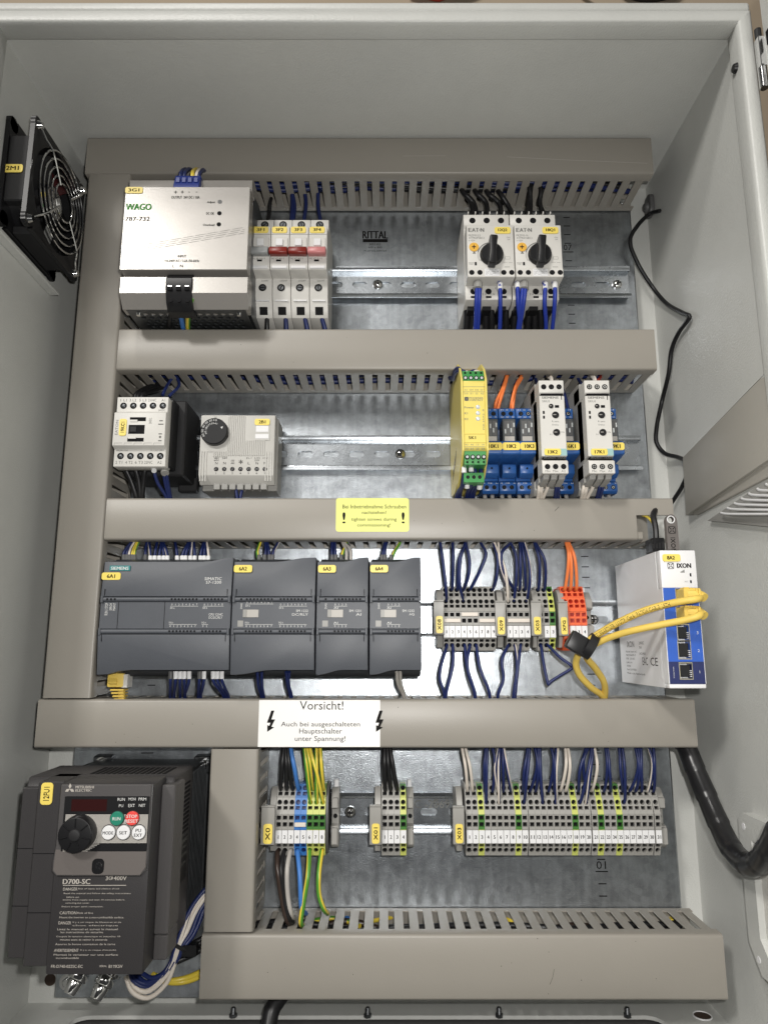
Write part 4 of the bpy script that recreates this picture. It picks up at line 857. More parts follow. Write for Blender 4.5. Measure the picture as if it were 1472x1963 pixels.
# ---------------------------------------------------------------- controller and its modules
def module(x0, x1, nm, lab, cpu, seams, wt, wb):
    t = thing('controller_module', lab, 'controller module', ((x0+x1)/2, 0, 270), 'dark grey controller modules on one rail')
    X0, X1 = x0+.35, x1-.35
    ZC = 320
    obj('case', MB().px([(5, 270), (56, 270), (64, 274.5), (64, 366), (56, 370), (5, 370)], X0+.8, X1+.2), 'plcdk', t, bevel=.8)
    # flap covers with the swept edge of the family
    def flap(zs, ze, top):
        n = 12; out = []
        for i in range(n+1):
            f_ = i/n
            w = max(0, min(1, (f_-wt[0])/(wt[1]-wt[0]))) if top else max(0, min(1, (wb[1]-f_)/(wb[1]-wb[0])))
            w = w*w*(3-2*w); out.append((X0+(X1-X0)*f_, ze+(3.6*w if top else -3.8*w)))
        lo = [(X1, zs), (X0, zs)] if top else [(X1, zs), (X0, zs)]
        mb = MB(); n2 = len(out)
        def hh(z): return 82-abs(z-zs)*.12
        vs = [(x, hh(z), z) for x, z in out]+[(X1, 82, zs), (X0, 82, zs)]; vs += [(x, 62, z) for x, h, z in vs]; N = len(vs)//2
        mb.add(vs, [tuple(range(N)), tuple(range(2*N-1, N-1, -1))]+[(i, (i+1) % N, (i+1) % N+N, i+N) for i in range(N)])
        return obj('flap', mb, 'plc', t, bevel=.6, seg=2)
    f1 = flap(335.8, 365.4, True); f2 = flap(304.6, 275.7, False)
    mid = obj('middle_band', MB().box(X0, X1, 60, 80.6, 309.2, 331.4), 'plc', t, bevel=.3)
    for z in (333.5, 307.0):
        obj('hinge_bar', MB().cyl((X0+.6, 80.2, z), (X1-.6, 80.2, z), 2.1, 2.1, 12), 'plc', t, smooth=60)
        for x in (X0+.2, X1-2.4): obj('hinge_ear', MB().box(x, x+2.2, 70, 82.8, z-3, z+3), 'plc', t, bevel=.5)
    for x in (X0+3, X1-3.4):
        obj('flap_slit', MB().box(x, x+.5, 81.4, 82.06, 336.4, 342), 'cavity', f1); obj('flap_slit', MB().box(x, x+.5, 81.2, 82.06, 299, 304.5), 'cavity', f2)
    for x in seams: obj('band_seam', MB().box(x, x+.45, 80.3, 80.75, 309.4, 331.2), 'cavity', mid)
    return t, f1, f2, mid
def leds(mid, x0, n, z, pitch=2.95, m='cavity'):
    for k in range(n): obj('status_light', MB().box(x0+pitch*k-.75, x0+pitch*k+.75, 81.6, 82.5, z-.75, z+.75), m, mid)
def scale(mb, x0, n, z, pitch=2.95, up=True, t0='DI a'):
    for k in range(n): put(mb, str(k), (x0+pitch*k-.5, z+.8, x0+pitch*k+.5, z-.8), 80.75)
    zz = z-1.4 if up else z+1.4; mb.box(x0-1.2, x0+pitch*(n-1)+1.2, 80.65, 80.75, zz-.12, zz+.12)
    put(mb, t0, (x0-1.2, (zz-.6), x0+2.4, (zz-2.2)) if up else (x0-1.2, zz+2.2, x0+2.4, zz+.6), 80.75)
c, f1, f2, mid = module(-236.2, -127.0, '6A1', 'widest dark grey controller module tagged 6A1 at the left', True, (-221, -182.5), (.78, .97), (.05, .22))
r_ = (-230.6, 361.8, -213.4, 357.6)
sg = obj('maker_plate', MB().ph(rect(r_[0], r_[2], r_[3], r_[1]), 79.4, 80.2), 'teal', c)
r_ = (-229.5, 360.9, -214.7, 358.2); text('SIEMENS', r_, 80.35, sg, m='inkwhite', bold=.12)
text(['SIMATIC', 'S7-1200'], [(-150.3, 352, -136, 349.5), (-148.9, 348.9, -136.1, 346.5)], 80.6, f1, m='inkwhite', fn=lambda a, b: (a, 82-(b-335.8)*.12+.15, b))
tag((-236.7, 356, -220.8, 349.7), 80.1, '6A1', c, tw=.42)
def tagp(r, nm, t): tag(r, 79.3, nm, t, tw=.42)
mb = MB(); x0 = (-176.4, 333.4, -249.9, 385.6)[0]
leds(mid, x0, 8, 333.5); leds(mid, (-149.3, 333.4, -249.9, 385.6)[0], 6, 333.5); leds(mid, (-176.8, 307.3, -249.9, 385.6)[0], 8, 307.2); leds(mid, (-149.7, 307.3, -249.9, 385.6)[0], 6, 307.2); leds(mid, (-229.9, 333.4, -249.9, 385.6)[0], 3, 333.5, 3.1)
scale(mb, x0, 8, 329.2); scale(mb, (-149.3, 333.4, -249.9, 385.6)[0], 6, 329.2, t0='DI b'); scale(mb, (-176.8, 307.3, -249.9, 385.6)[0], 8, 311.4, up=False, t0='DQ a'); scale(mb, (-149.7, 307.3, -249.9, 385.6)[0], 2, 311.4, up=False, t0='DQ b')
put(mb, 'CPU 1214C', (-145.3, 322, -133.7, 320), 80.75); put(mb, 'DC/DC/RLY', (-145.2, 319.4, -134, 317.5), 80.75)
for s_, r_ in (('RUN / STOP', (-231.9, 330.4, -229.3, 320.4)), ('ERROR', (-228.2, 330.4, -226.1, 324.5)), ('MAINT', (-225.3, 330.4, -223.2, 324.3))): put(mb, s_, r_, 80.75, rot=90)
obj('lettering', mb, 'inkwhite', mid, smooth=0, fixn=False)
def small(x0, x1, nm, lab, r, code, lines2, nled):
    c, f1, f2, mid = module(x0, x1, nm, lab, False, (), (.5, .92), (.06, .5))
    tag(r, 80.0, nm, c, tw=.42)
    mb = MB(); w = x1-x0
    xs = x1-5.6-2.95*(nled-1) if nled > 8 else x1-7-2.95*7
    if nled > 8:
        leds(mid, x1-8.2-2.95*7, 8, 333.5); leds(mid, x1-8.2-2.95*7, 8, 307.2); leds(mid, x1-36.2-2.95*7, 8, 333.5) ; leds(mid, x1-36.2-2.95*7, 8, 307.2)
        scale(mb, x1-8.2-2.95*7, 8, 329.2, t0='DI b'); scale(mb, x1-36.2-2.95*7, 8, 331); scale(mb, x1-8.2-2.95*7, 8, 311.4, up=False, t0='DQ b'); scale(mb, x1-36.2-2.95*7, 8, 311.4, up=False, t0='DQ a')
    else:
        leds(mid, xs, 8, 333.5); leds(mid, xs, 8, 307.2); scale(mb, xs, 4, 329.2, t0='AI'); scale(mb, xs, 4, 311.4, up=False, t0='AI')
    leds(mid, x0+8, 1, 333.5)
    put(mb, 'DIAG', (x0+7.2, 330.2, x0+8.8, 325.6), 80.75, rot=90)
    put(mb, code, (x1-16, 325, x1-6, 323), 80.75); put(mb, lines2, (x1-6-2.2*len(lines2), 322, x1-6, 320), 80.75)
    obj('lettering', mb, 'inkwhite', mid, smooth=0, fixn=False)
    sw = obj('slide_latch', MB().box(x0+9.5, x0+22.5, 80.3, 81, 318.6, 325), 'greyw', mid, bevel=.2); obj('slide_latch_knob', MB().box(x0+9.8, x0+12.6, 80.8, 81.6, 318.8, 324.8), 'midgrey', sw)
    obj('code_field', MB().box(x0+5.4, x0+10, 80.4, 80.72, 311, 316), 'midgrey', mid)
    return c
small(-126.6, -57.0, '6A2', 'dark grey controller module tagged 6A2, second from left', (-126.1, 362.3, -110.7, 356), 'SM 1222', 'DC/RLY', 16)
small(-56.4, -12.9, '6A3', 'dark grey controller module tagged 6A3, second from right', (-55.4, 362.3, -40.3, 355.8), 'SM 1231', 'AI', 8)
small(-12.3, 31.2, '6A4', 'dark grey controller module tagged 6A4 at the right end', (-11.6, 362.3, 3.5, 356), 'SM 1232', 'AQ', 8)
for i, x in enumerate((500,535,572,607,638,715,755,783,822,857,903,933,967)):
    pass
for i, (u0, u1) in enumerate(FER_TOP): ferrule(u0, u1, 1.9, 'whitepl', 'white wire end sleeve %d of thirteen above module 6A1' % (i+1))
for i, (u0, u1, m) in enumerate(FER_BOT): ferrule(u0, u1, 1.95, m, '%s wire end sleeve %d of ten under module 6A1' % ('white' if m == 'whitepl' else 'black', i+1))
for i, (u0, u1) in enumerate(FER_DK): ferrule(u0, u1, 1.9, 'dkgrey', 'dark grey wire end sleeve %d from the left above the controller modules' % (i+1))
# yellow network plug below the first module
np_ = thing('network_plug', 'yellow network plug hanging under the first controller module', 'plug', (-226, 55, 262))
x0, z1, x1, z0 = (-232.4, 272.9, -218.5, 261.2)
obj('plug_body', MB().box(x0, x1, 50, 64, z0, z1), 'yellow2', np_, bevel=1.6, seg=2)
obj('plug_latch', MB().px([(62, z0+2), (66, z0+3), (67, z1-8), (64, z1-4), (62, z1-2)], x0+2, x1-5), 'yellow2', np_, bevel=.5)
obj('metal_shell', MB().box(x1-2, x1+3, 50, 63, z1-12, z1-1), 'ltgrey', np_, bevel=.4)
for k in range(5):
    a = z0-1.5-k*2.6; obj('bend_relief', MB().box(x0+2.5+k*.8, x1+.5, 51, 63-k, a-1.5, a), 'yellow2', np_, bevel=.6)
tagit(obj('patch_cable', MB().tube(spline([((x0+x1)/2+3, 56, z0-2), ((x0+x1)/2+4, 54, z0-14), ((x0+x1)/2+6, 44, z0-26)]), 3), 'yellow2'), 'yellow patch cable running from the plug under module 6A1 into duct', 'cable')
# ---------------------------------------------------------------- rail terminals
TW = 5.2
def term_mesh():
    """shared meshes of one three-entry rail terminal, origin at rail centre, left edge x=0"""
    A = lambda a, b, d: (a, 31+(28.5-b)*.40-d, b)      # upper outer slope
    B = lambda a, b, d: (a, 36+(18.4-b)*.36-d, b)
    Cc = lambda a, b, d: (a, 33+(b+28.5)*.42-d, b)     # lower slope
    w = TW-.12
    mb = MB()
    mb.px([(6, -27), (26, -28.5), (28.5, -28.5), (31.5, -17.6), (35, -17.4), (35, 5.4), (31, 6), (29.5, 18.3), (26, 28.5), (24, 28.5), (6, 27)], 0, w)
    mb.holed(rect(0, w, 18.6, 28.5), [circ(2.55, 25.2, 2.05, 10), rect(.75, w-.75, 19.4, 22.4)], 4, A)
    mb.holed(rect(0, w, 5.6, 18.4), [circ(2.55, 14.6, 2.05, 10), rect(.75, w-.75, 9.0, 11.8)], 4, B)
    mb.holed(rect(0, w, -28.5, -17.8), [circ(2.55, -23.8, 2.05, 10), rect(.75, w-.75, -20.9, -18.6)], 4, Cc)
    mb.holed(rect(0, w, -6.4, 5.4), [rect(.7, w-.7, 1.2, 4.6), rect(.7, w-.7, -4.2, -.6)], 4, lambda a, b, d: (a, 40.4-d, b))
    mb.box(0, w, 34, 39.4, -17.6, -6.6)
    cav = MB()
    cav.px([(28, 18.9), (31.2, 18.9), (27.6, 28), (25, 28)], .3, w-.3)
    for z in (3, -2.4): cav.box(.5, w-.5, 36.2, 37.2, z-2, z+2)
    cav.px([(31, 8.6), (35.8, 8.6), (32.6, 17.5), (29, 17.5)], .3, w-.3); cav.px([(30, -18.2), (33.6, -18.2), (29.8, -27.6), (27, -27.6)], .3, w-.3)
    mk = MB().box(.18, w-.1, 39.4, 40.6, -17.2, -7.0)
    return mb, cav, mk
_mb, _cav, _mk = term_mesh()
def term_me(m, m2=None): 
    if m2:
        mb = MB(); mb.v = _mb.v; mb.f = _mb.f
        # yellow and green zones moulded along the earth terminal
        mb.mi = []
        for f in _mb.f:
            z = sum(_mb.v[i][2] for i in f)/len(f); h = sum(_mb.v[i][1] for i in f)/len(f)
            mb.mi.append(1 if (-6.4 < z < 6 or z > 24) else 0)
        return mesh('terminal_body', mb, [m, m2], (0, 0, 0))
    return mesh('terminal_body', _mb, m, (0, 0, 0))
TM = {'grey': term_me('termgrey'), 'blue': term_me('termblue'), 'pe': term_me('peyellow', 'pegreen'), 'orange': term_me('orange')}
CAV = {'grey': mesh('clamp', _cav, 'cavity', (0, 0, 0)), 'pe': mesh('clamp', _cav, 'cavity', (0, 0, 0)), 'blue': mesh('clamp', _cav, 'netnavy', (0, 0, 0)), 'orange': mesh('clamp', _cav, 'redw', (0, 0, 0))}
MKM = mesh('number_marker', _mk, 'whitepl', (0, 0, 0), bevel=.15)
CN = {'grey': 'grey', 'blue': 'bright blue', 'pe': 'green and yellow earth', 'orange': 'orange'}
def strip(nm, x, z, kinds, gaps=(), nomark=()):
    for i, k in enumerate(kinds):
        t = thing('rail_terminal', '%s %s rail terminal on strip %s, counted from its yellow tag' % (ordn(i+1), CN[k], nm), 'terminal', (x, 0, z), 'rail terminals')
        inst('terminal_body', TM[k], t, (0, 0, 0)); inst('clamp', CAV[k], t, (0, 0, 0))
        if i not in nomark:
            mk = inst('number_marker', MKM, t, (0, 0, 0)); s_ = str(i+1)
            w = 1.15*len(s_)
            text(s_, (x+2.6-w*.62, z-10.8, x+2.6+w*.62, z-13.6), 40.7, mk, name='number', bold=.09)
        x += TW
        if i+1 in gaps:
            tagit(obj('end_plate', MB().px([(6, z-27), (29, z-28), (37, z-17.4), (38.5, z+5), (36, z+18), (28, z+28), (6, z+27)], x+.05, x+.75), 'termgrey', None, at=(x, 0, z)), 'thin grey end plate after terminal %d of strip %s' % (i+1, nm), 'end plate', 'terminal end plates')
            x += .85
    return x
def carrier(nm, x0, x1, z, zc0, zc1, label, hh=47):
    t = thing('marker_carrier', label, 'marker carrier', ((x0+x1)/2, 0, z), 'group marker carriers')
    xm = (x0+x1)/2
    obj('clamp_body', MB().px([(5, z-24), (30, z-26), (34, z-15), (38, z-14), (38, z+14), (34, z+22), (28, z+26), (5, z+22)], x1-5.6, x1-.3), 'termgrey', t, bevel=.4)
    obj('stem', MB().box(x1-4, x1-1, 36, hh-3, z-6, z+6), 'termgrey', t)
    c = obj('carrier_face', MB().px([(hh-3, zc0), (hh-1.4, zc0-.6), (hh, zc0), (hh, zc1), (hh+.8, zc1+.2), (hh+.8, zc1+1.4), (hh-3, zc1+1.4)], x0, x1), 'termgrey', t, bevel=.3)
    w = (x1-x0); tag((x0+w*.20, zc0+(zc1-zc0)*.56, x0+w*.86, zc0+.9), hh+.05, nm, t, rot=90)
    return t
def endstop(x, w, z, label):
    t = thing('end_bracket', label, 'end bracket', (x+w/2, 0, z), 'rail end brackets')
    obj('bracket_body', MB().px([(4, z-22), (26, z-24), (30, z-21), (30, z-6), (24, z-5), (24, z+7), (30, z+8), (30, z+16), (22, z+24), (4, z+22)], x, x+w), 'termgrey', t, bevel=.4)
    obj('bracket_rib', MB().box(x+.8, x+w-.8, 28, 34, z-20, z-7), 'termgrey', t, bevel=.4); obj('bracket_rib', MB().box(x+.8, x+w-.8, 28, 33, z+9, z+17), 'termgrey', t, bevel=.4)
    s_ = obj('clamp_screw', MB().ch(x+w/2, z+1, 1.8, 22, 25, n=10), 'cavity', t)
    obj('foot_tab', MB().box(x+w*.2, x+w*.8, 8, 14, z+22, z+29), 'whitepl', t, bevel=.4)
    return t
def jumper(x, n, z, dz, label):
    tagit(obj('jumper_bar', MB().box(x+.4, x+n*TW-.5, 38.4, 42.0, z+dz-1.7, z+dz+1.7), 'white', None, at=(x, 38, z+dz), bevel=.4), label, 'jumper', 'ivory jumper bars')
Z3, Z4 = 320.0, 150.5
xa = 52.6; strip('X08', xa, Z3, ['grey']*9)
jumper(xa+3*TW, 3, Z3, 3, 'upper ivory jumper bar in the middle of strip X08'); jumper(xa, 3, Z3, -2.4, 'lower left ivory jumper bar beside the X08 tag'); jumper(xa+6*TW, 3, Z3, -2.4, 'lower right ivory jumper bar of strip X08 beside the X09 tag')
xb = (108.5, 40, 316.7)[0]; strip('X09', xb, Z3, ['grey']*4); jumper(xb, 4, Z3, -2.4, 'ivory jumper bar across all four terminals of strip X09')
xc = (151.8, 40, 316.7)[0]-3*TW; strip('X05', xc, Z3, ['grey', 'grey', 'pe'], nomark=(0,))
xd = (179.7, 40, 316.7)[0]-4*TW; strip('XFG', xd, Z3, ['orange']*4, nomark=(0,))
for nm, (x0, z1, x1, z0), lab in (('X08', (43.5, 334.8, 52.8, 305.5), 'grey marker carrier tagged X08 beside the last controller module'), ('X09', (97.5, 334.3, 106.8, 304.4), 'grey marker carrier tagged X09 between two grey strips'), ('X05', (129.1, 334.3, 138.4, 304.4), 'grey marker carrier tagged X05 before the short strip'), ('XFG', (153, 333.8, 161.4, 304.4), 'grey marker carrier tagged XFG on the orange strip')):
    carrier(nm, x0, x1, Z3, z0, z1-1, lab)
endstop(xd+4*TW+.4, 8, Z3, 'grey end bracket right of the orange terminals')
for x, lab in ((xa-6, 'grey foot bracket left of strip X08'), ):
    pass
xe = -90.9; xe2 = strip('X0', xe, Z4, ['grey']*3+['blue']*2+['pe']*3); jumper(xe+3*TW, 2, Z4, -2.4, 'ivory jumper bar across the two blue terminals of strip X0')
tagit(obj('end_plate', MB().px([(6, Z4-27), (29, Z4-28), (37, Z4-17.4), (39, Z4+5), (36, Z4+18), (28, Z4+28), (6, Z4+27)], xe2+.05, xe2+2.2), 'dkgrey', None, at=(xe2, 0, Z4), bevel=.2), 'dark grey end plate closing strip X0', 'end plate', 'terminal end plates')
endstop(xe2+4.2, 6.5, Z4, 'grey end bracket right of strip X0')
xf = (-1.9, 139.7, -114.7, 215.5)[0]; xf2 = strip('X01', xf, Z4, ['grey']*3+['pe']); endstop(xf2+.6, 6, Z4, 'grey end bracket right of strip X01')
xg = 69.0; pe = {3, 9, 18, 22, 25}
xg2 = strip('X03', xg, Z4, ['pe' if i+1 in pe else 'grey' for i in range(31)], gaps=(10, 20, 30)); endstop(xg2+.5, 7.5, Z4, 'grey end bracket at the right end of long strip X03')
for nm, (x0, z1, x1, z0), lab in (('X0', (-102.2, 164.1, -90.8, 133.7), 'grey marker carrier tagged X0 left of the mixed colour strip'), ('X01', (-12, 164.4, -2.2, 133.9), 'grey marker carrier tagged X01 in the middle of the lower rail'), ('X03', (57.2, 163.6, 66.9, 134.2), 'grey marker carrier tagged X03 at the start of the long strip')):
    carrier(nm, x0, x1, Z4, z0, z1-1, lab)

# ---------------------------------------------------------------- network router
ro = thing('network_router', 'white and blue upright network router tagged 8A2 with five sockets', 'router', (231, 0, 262))
X0, X1, H = 217.2, 245.4, 120.
zt_ = (218.2, 339.6, 151.5, 400.7)[1]; zl_ = (216, 266.6, 151.5, 400.7)[1]
obj('case', MB().box(X0, X1, 10, H-9.4, 263.2, 369.4), 'whitepl', ro, bevel=.3)
for zz0, zz1 in ((263.2, zl_), (zt_, 369.4)): obj('front_cap', MB().box(X0, X1, H-9.6, H-.2, zz0, zz1), 'whitepl', ro, bevel=.9, seg=2)
for xx in (X0, X1-1.3): obj('front_cheek', MB().box(xx, xx+1.3, H-9.6, H-.2, zl_, zt_), 'whitepl', ro)
ports = [(227.7, 338.5, 235.8, 329), (227, 324.5, 234.7, 315.9), (226.6, 311, 235.2, 299.3), (226.2, 298.5, 235.3, 285.6), (226.1, 282, 235.3, 270.5)]
zb = (217.2, 283.2, 151.5, 400.7)[1]; zt = (218.2, 339.6, 151.5, 400.7)[1]; zl = (216, 266.6, 151.5, 400.7)[1]
holes = [[(min(max(p[0], X0+1), X1-6), p[3]), (p[2], p[3]), (p[2], p[1]), (p[0], p[1])] for p in ports]
bp = obj('blue_panel', MB().holed(rect(X0+.5, X1-.5, zb+.05, zt), holes[:4], 9, lambda a, b, d: (a, H-d, b)), 'netblue', ro)
nv = obj('navy_panel', MB().holed(rect(X0+.5, X1-.5, zl, zb), holes[4:], 9, lambda a, b, d: (a, H-d, b)), 'netnavy', ro)
for i, p in enumerate(ports):
    pr = obj('socket_frame', MB().holed(rect(p[0]-.7, p[2]+.5, p[3]-.7, p[1]+.7), [holes[i]], .6, lambda a, b, d: (a, H+.25-d, b)), 'brass', ro)
    obj('socket_insert', MB().box(p[0]+1.2, p[2]-.4, H-7, H-2.2, p[3]+1.4, p[1]-1.4), 'black', pr, bevel=.3)
    if i > 1:
        for k in range(4): obj('contact', MB().box(p[2]-1.2, p[2]-.2, H-3, H-.4, p[3]+1.4+k*1.4, p[3]+2.0+k*1.4), 'whitepl', pr)
tag((219, 366.2, 233, 360.3), H+.05, '8A2', ro, tw=.42, shift=-.6)
text('IXON', (230.1, 359, 240.9, 355.3), H+.15, ro, bold=.22)
def star(mb, cx, cz, r, fn):
    for k in range(4):
        a = math.pi/4+k*math.pi/2
        mb.prism([(cx+q[0], cz+q[1]) for q in ((math.cos(a)*r*.2-math.sin(a)*.28, math.sin(a)*r*.2+math.cos(a)*.28), (math.cos(a)*r*.2+math.sin(a)*.28, math.sin(a)*r*.2-math.cos(a)*.28), (math.cos(a)*r+math.sin(a)*.28, math.sin(a)*r-math.cos(a)*.28), (math.cos(a)*r-math.sin(a)*.28, math.sin(a)*r+math.cos(a)*.28))], 0, .1, fn)
        b = k*math.pi/2; pts = [(cx+r*.82*math.cos(b)+r*.62*math.cos(b+math.pi+t_*.6), cz+r*.82*math.sin(b)+r*.62*math.sin(b+math.pi+t_*.6)) for t_ in range(-2, 3)]
        pts2 = [(cx+(p-cx)*1.12, cz+(q-cz)*1.12) for p, q in pts]
        for i in range(4): mb.prism([pts[i], pts[i+1], pts2[i+1], pts2[i]], 0, .1, fn)
        o1, o2 = (cx+r*.95*math.cos(b-.6), cz+r*.95*math.sin(b-.6)), (cx+r*.95*math.cos(b+.6), cz+r*.95*math.sin(b+.6))
        mb.prism([o1, o2, (cx+(o2[0]-cx)*.86, cz+(o2[1]-cz)*.86), (cx+(o1[0]-cx)*.86, cz+(o1[1]-cz)*.86)], 0, .1, fn)
    return mb
r_ = (222.1, 360, 228, 354.1)
obj('logo', star(MB(), (r_[0]+r_[2])/2, (r_[1]+r_[3])/2, (r_[2]-r_[0])*.54, lambda a, b, d: (a, H+.05+d, b)), 'ink', ro, smooth=0)
for r_ in ((239.6, 351.2, 240.7, 348.7), (239.4, 345.7, 240.5, 343.4)): obj('status_window', MB().box(r_[0], r_[2], H-.2, H+.15, r_[3], r_[1]), 'cavity', ro)
text(['ACT'], [(234.9, 345.1, 237.7, 344.1)], H+.15, ro, m='inkgrey')
mb = MB()
for k in range(4): mb.box(X0+15.2+.85*k, X0+15.8+.85*k, H+.02, H+.12, 351.6, 352.0+.5*k+.4)
obj('signal_icon', mb, 'inkgrey', ro)
text(['3', '2'], [(241, 306.3, 242.4, 304), (240.8, 292.6, 242.3, 290.5)], H+.15, bp, m='inkwhite'); text('Internet', (220.6, 279.5, 221.5, 271.1), H+.15, nv, m='inkwhite', rot=90); text('1', (240.3, 276.5, 241.7, 274.6), H+.15, nv, m='inkwhite')
# printed type label on the left side of the router
SF = lambda a, b: (X0-.12, a, b)
sl = obj('type_label', MB().box(X0-.1, X0+.1, 22, 108, 270, 300), 'whitepl', ro)
text(['IXON', '24VDC', '7W', 'IX2400', 'CE', 'EAC', 'Ethernet router, rev 2', 'MAC 00:60:E9:12', 'IP20  -20..65C', 'LAN 1-4', 'WAN', 'Serial 24170021', 'Made in the Netherlands'],
     [(30, 299.6, 48, 294.4), (60, 299, 72, 296.6), (60, 295, 66, 293), (60, 290, 74, 288), (84, 286, 100, 279.5), (66, 286, 78, 279.5), (26, 291.4, 54, 289.6), (26, 288.4, 50, 286.8), (26, 285.4, 48, 283.8), (26, 282, 40, 280.4), (26, 279, 36, 277.4), (26, 276, 50, 274.4), (26, 272.8, 70, 271.2)], 0, sl, m='ink', fn=SF)
# yellow plugs in the two upper sockets
for i, p in enumerate(ports[:2]):
    t = thing('network_plug', 'yellow network plug in the %s router socket' % ('topmost' if i == 0 else 'second'), 'plug', (p[0]+5, H, (p[1]+p[3])/2), 'yellow plugs in the router')
    zc = (p[1]+p[3])/2
    obj('plug_body', MB().box(p[0]+.3, p[2]-.2, H-3, H+14, p[3]+.4, p[1]-.4), 'yellow2', t, bevel=.6)
    obj('latch', MB().box(p[0]+2, p[0]+6, H+2, H+11, p[1]-.6, p[1]+.8), 'yellow2', t, bevel=.3)
    for k in range(4): obj('relief_rib', MB().tube([(p[2]-1+k*1.2, H+14+k*1.6+3.6*math.cos(.45*q_)*0, zc+ (4.6-.3*k)*math.sin(6.2832*q_/14)) if False else (p[2]-1+k*1.1+(3.8)*0, H+11+k*1.9+(4.2-.2*k)*math.cos(6.2832*q_/14)*.55, zc+(4.6-.3*k)*math.sin(6.2832*q_/14)) for q_ in range(14)], .9, 6, True), 'yellow2', t)
    obj('boot', MB().tube(spline([(p[0]+4, H+12, zc), (p[2]-1, H+13.5, zc), (p[2]+4, H+15, zc-1), (p[2]+5.5, H+18, zc-3)], 2), 3.5, 10), 'yellow2', t)
# print on the upper patch cable
# usb stick and power plug standing on top of the router
us = thing('usb_stick', 'flat grey stick with ring hole standing on the router', 'usb stick', (234, 60, 370))
x0, z1, x1, z0 = (232.1, 402.1, 240.9, 372.6)
hole = circ((x0+x1)/2-.2, z1-4.5, 2.6, 16)
out = [(x0, z0), (x1+.6, z0), (x1+.6, z1-6)]+[((x0+x1)/2+.3+((x1-x0)/2+.3)*math.cos(R_(a)), z1-6+6*math.sin(R_(a))) for a in range(15, 180, 15)]+[(x0, z1-6)]
ub = obj('stick_body', MB().holed(out, [hole], 4.5, lambda a, b, d: (a, 100-d, b)), 'vfdlite', us)
obj('stick_back', MB().holed(out, [hole], .1, lambda a, b, d: (a, 95.5, b)), 'vfdlite', us)
obj('ring_rim', MB().tube([((x0+x1)/2-.2+2.9*math.cos(6.2832*i/20), 100.1, z1-4.5+2.9*math.sin(6.2832*i/20)) for i in range(20)], .45, 6, True), 'whitepl', ub)
M['vfdlite'].node_tree  # material shared with the inverter bezel
obj('logo', star(MB(), (x0+x1)/2, z1-13.2, 4.0, lambda a, b, d: (a, 100.05+d, b)), 'ink', ub, smooth=0)
text('IXON', ((x0+x1)/2-1.7, z1-19.5, (x0+x1)/2+1.9, z1-32), 100.15, ub, rot=-90, bold=.15)
pp = thing('power_plug', 'black power plug with ribs on top of the router', 'plug', (222, 62, 370))
x0, z1, x1, z0 = (225.1, 385.1, 236.3, 373.3)
obj('plug_body', MB().box(x0+1, x1, 66, 84, z0, z1), 'black', pp, bevel=.8)
for k in range(4): obj('grip_rib', MB().box(x0+.5+2.6*k, x0+2.1+2.6*k, 82, 85.6, z0+2, z1-6+.8*k), 'blackmat', pp, bevel=.5)
tagit(obj('power_cable', MB().tube(spline([(x0+8, 74, z1-2), (x0+9, 72, z1+10), (x0+10, 66, z1+22), (x0+15, 58, z1+30), (x0+10, 40, z1+33)]), 2.6), 'black'), 'black power cable rising from the router plug into the duct notch', 'cable')
tagit(obj('earth_wire', MB().tube(spline([(214, 50, 411), (225, 54, 411.5), (234, 58, 407), (238, 60, 398), (238, 60, 386)]), 1.3, 8, stripe=3, twist=.05), ['yellow', 'gyg'], None), 'thin green and yellow wire bending through the duct notch', 'wire')
# cable tie on the yellow patch cables
vt = thing('velcro_strap', 'black hook and loop strap bundling the yellow patch cables', 'strap', (158.7, 98, 294.1))
c_ = (158.6, 92, 295)
rot = R_(-32); cs, sn = math.cos(rot), math.sin(rot)
mb = MB().ph([(c_[0]+a*cs-b*sn, c_[2]+a*sn+b*cs) for a, b in ((-12, -7.5), (4, -7.5), (4, 7.5), (-12, 7.5))], 92, 101); obj('buckle', mb, 'black', vt, bevel=1.2, seg=2)
mb = MB(); ax = Vector((cs, 0, sn)); d2 = Vector((-sn, 0, cs)); N = 20; prof = []
for k in range(N):
    a = 6.2832*k/N; prof.append(Vector((c_[0]+6, 97, c_[2]))+d2*(10.5*math.cos(a))+Vector((0, 1, 0))*(6.5*math.sin(a))-Vector((0, 0, 0)))
mb.add([tuple(p-ax*3.6) for p in prof]+[tuple(p+ax*3.6) for p in prof]+[tuple(Vector((c_[0]+6, 97, c_[2]))+(p-Vector((c_[0]+6, 97, c_[2])))*.86-ax*3.6) for p in prof]+[tuple(Vector((c_[0]+6, 97, c_[2]))+(p-Vector((c_[0]+6, 97, c_[2])))*.86+ax*3.6) for p in prof],
       [(i, (i+1) % N, (i+1) % N+N, i+N) for i in range(N)]+[(i, (i+1) % N, (i+1) % N+2*N, i+2*N) for i in range(N)]+[(i+N, (i+1) % N+N, (i+1) % N+3*N, i+3*N) for i in range(N)]+[(i+2*N, (i+1) % N+2*N, (i+1) % N+3*N, i+3*N) for i in range(N)])
obj('loop', mb, 'black', vt)

